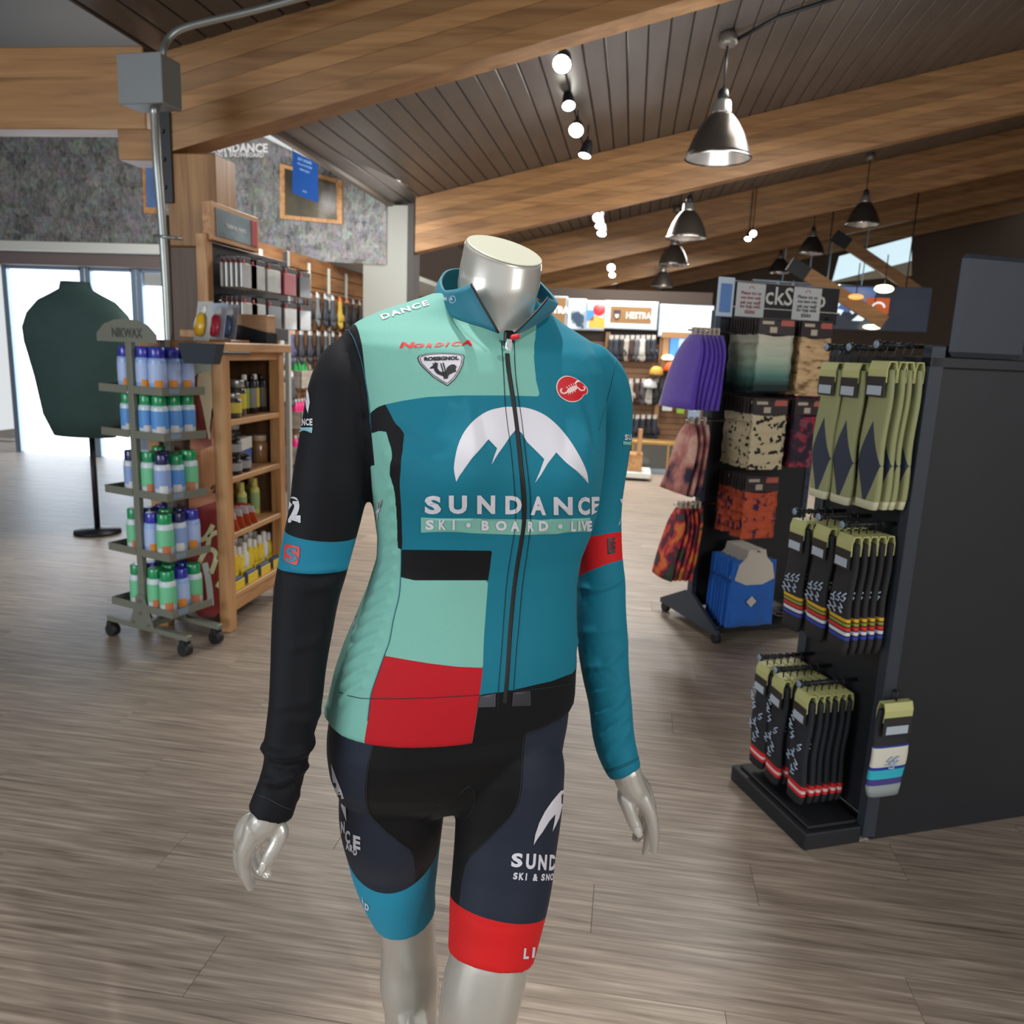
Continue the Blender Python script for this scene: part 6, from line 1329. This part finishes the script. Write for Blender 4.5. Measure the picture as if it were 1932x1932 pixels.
# local x = along the panel, local -y = towards the aisle front (N1)
W1 = .66
for x in (0, W1):
    u = MB().bevbox((x-.035, -.02, .06), (x+.0, .02, 1.68), .003).build('upright', m_slate, g1)
    for k in range(20): MB().box((x-.026, -.0215, .16+k*.075), (x-.010, -.0195, .168+k*.075)).build('slot', m_black, u)
    MB().prism([(-.29, .05), (.29, .05), (.29, .075), (.03, .20), (-.03, .20), (-.29, .075)], (x-.018, 0, 0), (0, -1, 0), (0, 0, 1), .02).build('foot', m_slate, g1)
    for y in (-.26, .26):
        MB().cyl((x-.03, y, .027), (x, y, .027), .027, n=16).build('castor', m_rubber, g1)
MB().bevbox((0, -.012, .12), (W1-.035, .012, 1.64), .002).build('back_panel', m_dark, g1)
MB().bevbox((0, -.26, .05), (W1-.035, .26, .08), .004).build('base_shelf', m_black, g1)
text_on(MB(), 'OR', (.50, -.14, .081), (1, .0, 0), (0, 1, 0), w=.16, bold=.04, off=.002).build('lettering', M('base_print', (170, 160, 150), .6), g1)
# header with script lettering
hx0, hz0 = F1(1352, 600); hx1, hz1 = F1(1530, 538)
hd = MB().bevbox((.0, -.02, 1.64), (W1+.05, .02, 1.83), .004).build('header_panel', M('header_black', (26, 22, 24), .5), g1)
text_on(MB(), 'BlackStrap', (.36, -.021, 1.755), (1, 0, 0), (0, 0, 1), w=.52, bold=.01, off=.003).build('lettering', M('script_cream', (206, 204, 196), .5), hd)
MB().bevbox((.0, -.024, 1.70), (W1+.05, -.021, 1.704), .0005).build('header_line', M('script_cream', (206, 204, 196)), hd)
for k, (x, lab) in enumerate(((.155, 'white notice card on the stand header, left one with red print'), (.50, 'white notice card on the stand header, right one'))):
    t = thing('notice_card', lab, 'notice', tuple(O1+E1*x+N1*.03+Vector((0, 0, 1.655))), RZ1-.03*k)
    MB().bevbox((-.085, 0, 0), (.085, .003, .165), .001).build('card', M('notice_white', (190, 192, 190), .6), t)
    tm = MB()
    for j, s in enumerate(('Please try on', 'one item only', 'ask our staff', 'for help with', 'sizes')): text_on(tm, s, (0, 0, .115-.022*j), (1, 0, 0), (0, 0, 1), w=.12 if j < 4 else .06, bold=.02, off=.002)
    tm.build('lettering', M('notice_ink%d' % k, ((150, 60, 70), (60, 64, 66))[k], .6), t)
    tm = MB(); Q = [(.014*math.cos(a_), -.001, .138+.012*math.sin(a_)) for a_ in [PI*i/8 for i in range(9)]]; tm.tube(Q, .002, 5).build('logo', M('notice_red', (190, 60, 60), .6), t)
t = thing('blue_card', 'narrow blue and white card at the left end of the header', 'notice', tuple(O1+E1*(.02)+Vector((0, 0, 1.65))), RZ1)
MB().bevbox((-.06, -.03, 0), (.035, -.025, .19), .002).build('card', M('blue_card_w', (190, 206, 220), .5), t); MB().bevbox((-.045, -.033, .02), (.02, -.030, .16), .001).build('card_photo', M('blue_card_b', (90, 130, 190), .5), t)
def fabric(name, stops, scale=6, stretch=(1, 1, 1), **k): return ramp_mat(name, stops, scale=scale, stretch=stretch, rough=.8, **k)
m_g = {'teal fade': bpy.data.materials.new('gaiter_fade')}
mf = m_g['teal fade']; mf.use_nodes = True; nt = mf.node_tree; N = nt.nodes.new; L = nt.links.new
tc = N('ShaderNodeTexCoord'); sp = N('ShaderNodeSeparateXYZ'); L(tc.outputs['Object'], sp.inputs[0]); mr = N('ShaderNodeMapRange'); mr.inputs[1].default_value = -.33; mr.inputs[2].default_value = -.08; L(sp.outputs[2], mr.inputs[0])
cr = N('ShaderNodeValToRGB'); e = cr.color_ramp.elements; e.new(.5); e.new(.5)
for i, (p_, c) in enumerate([(0, (34, 52, 52)), (.22, (96, 140, 128)), (.5, (176, 190, 168)), (1, (206, 198, 178))]): e[i].position = p_; e[i].color = lin(c)
L(mr.outputs[0], cr.inputs[0]); L(cr.outputs[0], nt.nodes['Principled BSDF'].inputs['Base Color']); nt.nodes['Principled BSDF'].inputs['Roughness'].default_value = .8
m_g['cream speckled'] = fabric('gaiter_speckle', [(0, (34, 34, 30)), (.13, (34, 34, 30)), (.16, (214, 196, 160)), (1, (222, 206, 172))], 60, (1, 1, 1), kind='voronoi', interp='CONSTANT')
m_g['orange patterned'] = fabric('gaiter_orange', [(.38, (60, 34, 74)), (.44, (196, 84, 50)), (.7, (214, 98, 62))], 24)
m_g['tan pattern'] = fabric('gaiter_tan', [(.35, (120, 90, 60)), (.5, (206, 170, 124)), (.7, (220, 186, 140))], 14, (1, 1, 3))
m_g['dark floral'] = fabric('gaiter_floral', [(.38, (40, 32, 48)), (.52, (56, 40, 58)), (.6, (170, 44, 66)), (.7, (90, 84, 96))], 20)
m_g['black camo'] = fabric('gaiter_camo', [(.4, (30, 32, 40)), (.5, (60, 68, 92)), (.6, (170, 180, 206))], 16)
m_g['sunset patterned'] = fabric('gaiter_sunset', [(.35, (50, 42, 70)), (.48, (190, 120, 110)), (.6, (220, 176, 160)), (.75, (200, 120, 60))], 7)
m_g['red and green floral'] = fabric('gaiter_tropic', [(.35, (52, 70, 48)), (.45, (90, 30, 60)), (.53, (206, 60, 60)), (.62, (220, 130, 50)), (.75, (60, 40, 60))], 12)
m_hd = M('header_brown', (52, 42, 42), .5); m_bg = M('header_beige', (190, 176, 158), .6); m_rd = M('header_flag', (188, 96, 84), .6)
def gaiter_meshes(w, h, mat, seed):
    r = random.Random(seed); nx, nz = 10, 22; mb = MB(); fr = []; bk = []
    ph = [r.uniform(0, 6) for _ in range(4)]
    for j in range(nz+1):
        z = -.075-h*j/nz
        for i in range(nx+1):
            x = -w/2+w*i/nx; s = math.sin(PI*i/nx)**.35; d = .006*s+.0065*math.sin(j*1.5+ph[0]+.9*math.sin(x*14+ph[1]))*s; xx = x*(1+.03*math.sin(j*.9+ph[2]))
            dz = -.012*math.sin(PI*i/nx)*(1-j/nz)
            fr.append((xx, -d, z+dz)); bk.append((xx, d, z+dz))
    n = nx+1; m = len(fr); F = []
    for j in range(nz):
        for i in range(nx): F.append((j*n+i, (j+1)*n+i, (j+1)*n+i+1, j*n+i+1)); F.append((m+j*n+i, m+j*n+i+1, m+(j+1)*n+i+1, m+(j+1)*n+i))
    for j in range(nz):
        for i in (0, nx): a_, b_ = j*n+i, (j+1)*n+i; F.append((a_, b_, m+b_, m+a_))
    for i in range(nx): F.append((i, i+1, m+i+1, m+i)); F.append((nz*n+i, m+nz*n+i, m+nz*n+i+1, nz*n+i+1))
    mb.add(fr+bk, F, True)
    c = MB().bevbox((-w/2, -.002, -.08), (w/2, .002, 0), .001)
    k = MB().bevbox((-w*.42, -.0035, -.03), (-w*.1, -.002, -.015), .0005)
    k3 = MB().bevbox((-w*.2, -.0035, -.07), (.0, -.002, -.042), .0005)
    k2 = MB().bevbox((w*.1, -.0035, -.035), (w*.46, -.002, -.008), .0005)
    return [('cloth', mb.mesh('cloth', mat)), ('header_card', c.mesh('header_card', m_hd)), ('card_text', k.mesh('card_text', m_bg)), ('card_window', k3.mesh('card_window', m_bg)), ('card_flag', k2.mesh('card_flag', m_rd))]
ROWN = ['top', 'second', 'third']
ci = 0
PEG1 = MB().cyl((0, 0, 0), (0, -.30, 0), .004, n=6).mesh('peg', m_black)
def cluster(a_, z, kind, n, step, w, h, where, x_first=.27):
    global ci
    ms = gaiter_meshes(w, h, m_g[kind], ci); ci += 1
    obj('peg', PEG1, g1, (a_, 0, z-.008))
    for k in range(n):
        off = x_first-step*k
        p = O1+E1*a_+N1*off; p.z = z
        t = thing('neck_gaiter', '%s neck gaiter, %s, %s from the front' % (kind, where, ordn(k)), 'neck gaiter', tuple(p), RZ1+rnd.uniform(-.04, .04), 'neck gaiters on the stand')
        t.scale = (1 if k == 0 else rnd.uniform(.93, 1.01), 1, rnd.uniform(.97, 1.02))
        for nme, m in ms: obj(nme, m, t)
for row, (py, pya, kinds) in enumerate(((601, 745, ('teal fade', 'tan pattern')), (752, 885, ('cream speckled', 'dark floral')), (898, 1015, ('orange patterned', None)))):
    aA, zA = F1((1468, 1456, 1440)[row], py, .27)
    hh = F1(1460, py, .27)[1]-F1(1460, pya, .27)[1]-.08
    cluster(aA, zA, kinds[0], 12, .022, .20, hh, '%s hook row, left stack' % ROWN[row])
    if kinds[1]: cluster(aA+.235, zA+.0, kinds[1], 9, .024, .19, hh, '%s hook row, right stack' % ROWN[row])
cluster(F1(1530, 700, .22)[0], F1(1530, 690, .22)[1], 'dark floral', 6, .03, .15, .28, 'between the upper rows at right', .22)
# side hooks at the left end: purple hoods, camo and floral gaiters facing left
def side_stack(px, py0, py1, kind, n, w, where, dxy=.05):
    q = None
    ms = None
# items hang left of the upright on an arm pointing along -E1
def end_items(px, py, py1, mat, n, w, lab, grp, name='neck_gaiter', cat='neck gaiter', spread=.03, off=.0, flare=1.0, th=.014):
    a_, z = F1(px, py, off); a1, z1 = F1(px, py1, off); h = z-z1
    for k in range(n):
        aa = a_-spread*(k-(n-1)/2); p = O1+E1*aa+N1*(off+.0); p.z = z
        t = thing(name, lab % ordn(k), cat, tuple(p), RZ1, grp)
        rings = []
        for j in range(9):
            s = j/8; ww = w*(.45+.55*min(1, s*3.5)**.6)*(1+(flare-1)*s); tt = th*(.7+.6*s); sh = .02*math.sin(s*5+k)
            rings.append([(tt*math.cos(b_)*(1+.25*math.sin(3*b_+k))-.07*s*(1 if flare > 1 else .4), ww/2*math.sin(b_)+sh*.4, -h*s) for b_ in [2*PI*i/14 for i in range(14)]])
        MB().loft(rings).build('cloth', mat, t)
        MB().bevbox((-.003, -.02, -.01), (.003, .02, .035), .001).build('hang_tag', m_bg, t)
    MB().cyl((a_+.16, -off, z+.02), (a_-spread*n*.5-.02, -off, z+.02), .006, n=8).build('side_arm', m_chrome, g1)
m_purp = M('purple_fleece', (92, 58, 176), .8, sheen=.4, var=.1, vscale=30)
end_items(1331, 632, 770, m_purp, 6, .24, 'purple fleece hood hanging at the left of the stand, %s from the upright', 'purple hoods', 'fleece_hood', 'hood', .026, .10, 1.45, .016)
end_items(1322, 808, 930, m_g['black camo'], 2, .2, 'black camo gaiter left of the upright, %s', 'left end gaiters', spread=.035, off=-.04, flare=1.2)
end_items(1316, 800, 925, m_g['sunset patterned'], 3, .2, 'sunset patterned gaiter left of the upright, %s', 'left end gaiters', spread=.035, off=.14, flare=1.3)
end_items(1300, 958, 1085, m_g['red and green floral'], 5, .18, 'red and green floral gaiter low at the left, %s from upright', 'left end gaiters', spread=.028, off=.05, flare=1.15)
# blue cloths with white header hanging low
aB, zB = F1(1425, 1035, .26)
obj('peg', PEG1, g1, (aB, 0, zB-.008))
m_wrap = M('header_white', (206, 196, 182), .5); m_cb = M('cloth_blue', (22, 96, 186), .75, sheen=.2, var=.12, vscale=10)
rings = []
bl = MB()
for j in range(13):
    s = j/12; rings.append([(.13*math.sin(b_)*(1+.10*s+.0*s), .006*math.cos(b_)+.006*math.sin(6*b_)*s, -.06-.36*s) for b_ in [2*PI*i/20 for i in range(20)]])
bl.loft(rings); blm = bl.mesh('cloth', m_cb)
wm = MB().prism([(-.05, 0), (.05, 0), (.06, -.04), (.10, -.08), (.12, -.16), (.05, -.19), (-.05, -.19), (-.12, -.16), (-.10, -.08), (-.06, -.04)], (0, -.001, 0), (1, 0, 0), (0, 0, 1), .002).mesh('white_header', m_wrap)
for k in range(10):
    p = O1+E1*aB+N1*(.27-.022*k); p.z = zB
    t = thing('blue_shirt', 'bright blue folded shirt with white collar card low on the stand, %s from front' % ordn(k), 'shirt', tuple(p), RZ1, 'blue shirts on the stand')
    t.scale = (1 if k == 0 else rnd.uniform(.93, 1.02), 1, rnd.uniform(.96, 1.0))
    obj('cloth', blm, t); obj('white_header', wm, t, (0, -.009, 0))
    if k == 0:
        MB().prism([(0, -.03), (.03, 0), (0, .03), (-.03, 0)], (-.01, -.016, -.28), (1, 0, 0), (0, 0, 1), .002).build('diamond_label', m_wrap, t)
# ================================================================ right front: sock stand
N2 = Vector((-.912, -.410, 0)); E2 = Vector((-.410, .912, 0)); O2 = Vector((.77, 2.39, 0)); RZ2 = math.atan2(-N2.y, -N2.x)
# local x = away from the peg side (-N2), local y = along the panel (E2)
s2 = thing('sock_stand', 'black sock stand with rows of pegs at the right', 'display stand', tuple(O2), RZ2)
m_panel2 = M('stand_black', (30, 32, 37), .5, var=.05)
for y in (-.05, .33): MB().bevbox((.0, y-.02, .02), (.045, y+.02, 1.50), .004).build('upright', M('upright_slate', (48, 54, 64), .5), s2)
MB().bevbox((.012, -.03, .08), (.028, .31, 1.46), .002).build('peg_panel', m_panel2, s2)
MB().bevbox((-.20, -.06, .0), (.0, .36, .055), .004).build('base_tray', m_panel2, s2); MB().bevbox((-.18, -.04, .056), (-.0, .34, .066), .003).build('tray_deck', m_dark, s2)
MB().bevbox((.045, -.055, .0), (.80, -.035, 1.50), .003).build('side_panel', m_panel2, s2); MB().bevbox((.045, .0, .0), (.80, .35, .05), .004).build('base_plinth', m_panel2, s2)
MB().bevbox((.0, -.07, 1.44), (.80, .36, 1.47), .003).build('top_rail', m_panel2, s2)
MB().bevbox((.05, -.085, 1.471), (.30, -.055, 1.74), .02).build('top_sign', M('upright_slate', (48, 54, 64)), s2)
def add_sock_mats():
    m = {}
    # olive and navy argyle sock: diamonds from local coordinates
    def mk(name, fn):
        mt = bpy.data.materials.new(name); mt.use_nodes = True; nt = mt.node_tree; N = nt.nodes.new; L = nt.links.new
        tc = N('ShaderNodeTexCoord'); sp = N('ShaderNodeSeparateXYZ'); L(tc.outputs['Object'], sp.inputs[0])
        nt.nodes['Principled BSDF'].inputs['Roughness'].default_value = .85
        fn(nt, N, L, sp); return mt
    def mathn(nt, N, L, op, a, b=None, c=None):
        n = N('ShaderNodeMath'); n.operation = op
        for i, v in enumerate((a, b, c)):
            if v is None: continue
            if hasattr(v, 'links') or hasattr(v, 'default_value'): L(v, n.inputs[i])
            else: n.inputs[i].default_value = v
        return n.outputs[0]
    def arg(nt, N, L, sp):
        mo = lambda *a: mathn(nt, N, L, *a)
        y, z = sp.outputs[1], sp.outputs[2]
        v = mo('ADD', mo('MULTIPLY', mo('ABSOLUTE', mo('ADD', y, .0)), 1/.05), mo('MULTIPLY', mo('ABSOLUTE', mo('ADD', z, .27)), 1/.12))
        k = mo('LESS_THAN', v, 1.0)
        mx = N('ShaderNodeMix'); mx.data_type = 'RGBA'; mx.inputs[6].default_value = lin((150, 152, 108)); mx.inputs[7].default_value = lin((52, 58, 76)); L(k, mx.inputs[0])
        k2 = mo('LESS_THAN', z, -.372); m2 = N('ShaderNodeMix'); m2.data_type = 'RGBA'; L(mx.outputs[2], m2.inputs[6]); m2.inputs[7].default_value = lin((214, 212, 180)); L(k2, m2.inputs[0])
        L(m2.outputs[2], nt.nodes['Principled BSDF'].inputs['Base Color'])
    m['argyle'] = mk('sock_argyle', arg)
    def stripes(base, st):
        def fn(nt, N, L, sp):
            mo = lambda *a: mathn(nt, N, L, *a); cur = None; z = mo('ADD', sp.outputs[2], mo('MULTIPLY', sp.outputs[1], .0))
            rg = N('ShaderNodeRGB'); rg.outputs[0].default_value = lin(base); cur = rg.outputs[0]
            for z0, z1, c in st:
                k = mo('MULTIPLY', mo('LESS_THAN', z, z1), mo('GREATER_THAN', z, z0)); mx = N('ShaderNodeMix'); mx.data_type = 'RGBA'; mx.inputs[7].default_value = lin(c); L(cur, mx.inputs[6]); L(k, mx.inputs[0]); cur = mx.outputs[2]
            L(cur, nt.nodes['Principled BSDF'].inputs['Base Color'])
        return fn
    m['rainbow'] = mk('sock_rainbow', stripes((38, 36, 38), [(-.238, -.228, (216, 170, 40)), (-.250, -.242, (140, 150, 60)), (-.264, -.254, (206, 50, 44)), (-.278, -.268, (214, 214, 222)), (-.292, -.282, (44, 64, 160))]))
    m['redband'] = mk('sock_redband', stripes((34, 36, 42), [(-.318, -.308, (206, 34, 36)), (-.308, -.298, (226, 190, 190)), (-.298, -.284, (206, 34, 36))]))
    m['winter'] = mk('sock_winter', stripes((34, 60, 150), [(-.12, -.0, (36, 36, 40)), (-.185, -.125, (214, 210, 196)), (-.225, -.195, (50, 180, 200)), (-.245, -.225, (70, 60, 130)), (-.30, -.245, (150, 160, 160))]))
    return m
SM = add_sock_mats()
m_cardg = M('sock_card', (186, 186, 124), .55); m_cards = M('sock_card_back', (40, 38, 38), .55); m_stk = M('sock_sticker', (176, 186, 198), .5)
def sock_meshes(mat, w, h, marks, fabric_head):
    rings = []
    for j in range(13):
        s = j/12; ww = w*(.94+.08*math.sin(s*3))*(1 if s < .95 else .9); tt = .008+.004*s
        rings.append([(tt*math.copysign(abs(math.cos(b_))**.6, math.cos(b_))+.004*math.sin(s*9), ww/2*math.copysign(abs(math.sin(b_))**.6, math.sin(b_)), -.01-h*s) for b_ in [2*PI*i/16 for i in range(16)]])
    out = [('sock_cloth', MB().loft(rings).mesh('sock_cloth', mat))]
    c = MB().loft([[(x, y, z) for y in (-w*.40, w*.40)]+[(x2, y, z2) for y in (w*.40, -w*.40)] for x, z, x2, z2 in ((-.016, -.045, -.013, -.045), (-.017, -.01, -.014, -.01), (-.010, .012, -.008, .009), (.010, .012, .008, .009), (.016, -.01, .013, -.01), (.016, -.045, .013, -.045))], smooth=False)
    out.append(('sock_band', c.mesh('sock_band', m_cardg)))
    out.append(('band_front', MB().bevbox((-.019, -w*.40, -.085), (-.016, w*.40, -.03), .001).mesh('band_front', m_cards)))
    out.append(('price_sticker', MB().bevbox((-.0205, -w*.30, -.08), (-.019, w*.32, -.055), .0005).mesh('price_sticker', m_stk)))
    if marks:
        mk = MB(); r = random.Random(5)
        for (cy, cz) in marks:
            pts = [(-.0185, cy+.011*math.sin(k*1.9+cz*50), cz-.0045*k+.004*math.cos(k*2.3)) for k in range(6)]; mk.tube(pts, .0022, 5)
        out.append(('sock_print', mk.mesh('sock_print', M('sock_white_ink', (176, 192, 214), .7))))
    return out
mk_r = [(-.03, -.155), (-.005, -.160), (.02, -.165), (-.02, -.19), (.008, -.195), (.03, -.2)]
mk_b = [(.03, -.07), (.035, -.10), (.02, -.13), (-.02, -.15), (.01, -.18), (.03, -.2), (-.015, -.21), (.0, -.235)]
SK = {'argyle': sock_meshes(SM['argyle'], .10, .385, None, 0), 'rainbow': sock_meshes(SM['rainbow'], .092, .33, mk_r, 0), 'redband': sock_meshes(SM['redband'], .088, .335, mk_b, 0)}
PG = MB(); PG.cyl((0, 0, 0), (-.20, 0, 0), .006, n=10)
PGM = PG.mesh('peg', m_black); PCM = MB().lathe([(.001, 0), (.011, 0), (.0125, .002), (.0125, .008), (.006, .012)], axis=(-1, 0, 0), n=18).mesh('peg_cap', m_black); PFM = MB().lathe([(.001, 0), (.0105, 0), (.0105, .0012), (.001, .0012)], axis=(-1, 0, 0), n=18).mesh('peg_face', M('peg_label', (132, 150, 170), .45))
RNG = MB().lathe([(.0065, -.0015), (.0095, -.0015), (.0095, .0015), (.0065, .0015)], axis=(1, 0, 0), n=12).mesh('peg_ring', m_black)
def sock_row(caps, kind, n, step, L_, labk, rown, dz=-.045):
    for i, (px, py) in enumerate(caps):
        a_, z = inplane(px, py, O2, E2, N2, L_)
        pg = obj('peg', PGM, s2, (0.012, a_, z), scale=((L_+.012)/.20, 1, 1)); obj('peg_cap', PCM, s2, (-L_, a_, z)); obj('peg_label', PFM, s2, (-L_-.011, a_, z))
        for k in range(n):
            off = L_-.022-step*k; p = O2+N2*off+E2*a_; p.z = z+dz
            t = thing('sock_pair', '%s, %s row, %s peg, %s from front' % (labk, rown, ('left', 'middle', 'right')[i], ordn(k)), 'socks', tuple(p), RZ2+rnd.uniform(-.10, .10), 'socks on the black stand')
            for nme, m in SK[kind]: obj(nme, m, t)
            MB().tube([(0, 0, .008), (0, .0, .028), (.0, -.006, -dz-.009), (0, 0, -dz+.008), (0, .007, -dz-.002)], .0022, 5).build('sock_hook', m_black, t)
            obj('peg_ring', RNG, s2, (-off-.008, a_, z))
sock_row(((1565, 655), (1608, 655), (1660, 650)), 'argyle', 4, .028, .13, 'olive and navy diamond socks with cream toe', 'top', -.055)
sock_row(((1505, 965), (1550, 975), (1595, 990)), 'rainbow', 5, .027, .16, 'black socks with five coloured stripes', 'middle', -.04)
sock_row(((1438, 1240), (1468, 1263), (1513, 1290)), 'redband', 6, .026, .185, 'black socks with red and white band', 'lowest', -.04)
# second side with patterned winter socks facing the viewer
SKW = sock_meshes(SM['winter'], .12, .27, [(.0, -.165), (.01, -.155), (-.01, -.155)], 0)
for k in range(3):
    aN, zN = inplane(1690, 1330, O2, -N2, -E2, .085+.03*(2-k)); p = O2-N2*aN-E2*(.085+.03*(2-k)); p.z = zN
    t = thing('sock_pair', 'blue, white and turquoise patterned socks on the stand side, %s from the front' % ordn(k), 'socks', tuple(p), RZ2+PI/2, 'patterned socks at the right edge')
    for nme, m in SKW: obj(nme, m, t)
    MB().cyl((0, 0, .04), (.012, 0, .04), .004, n=8).build('side_peg', m_black, t); MB().cyl((0, 0, 0), (0, 0, .045), .003, n=6).build('sock_hook', m_black, t)
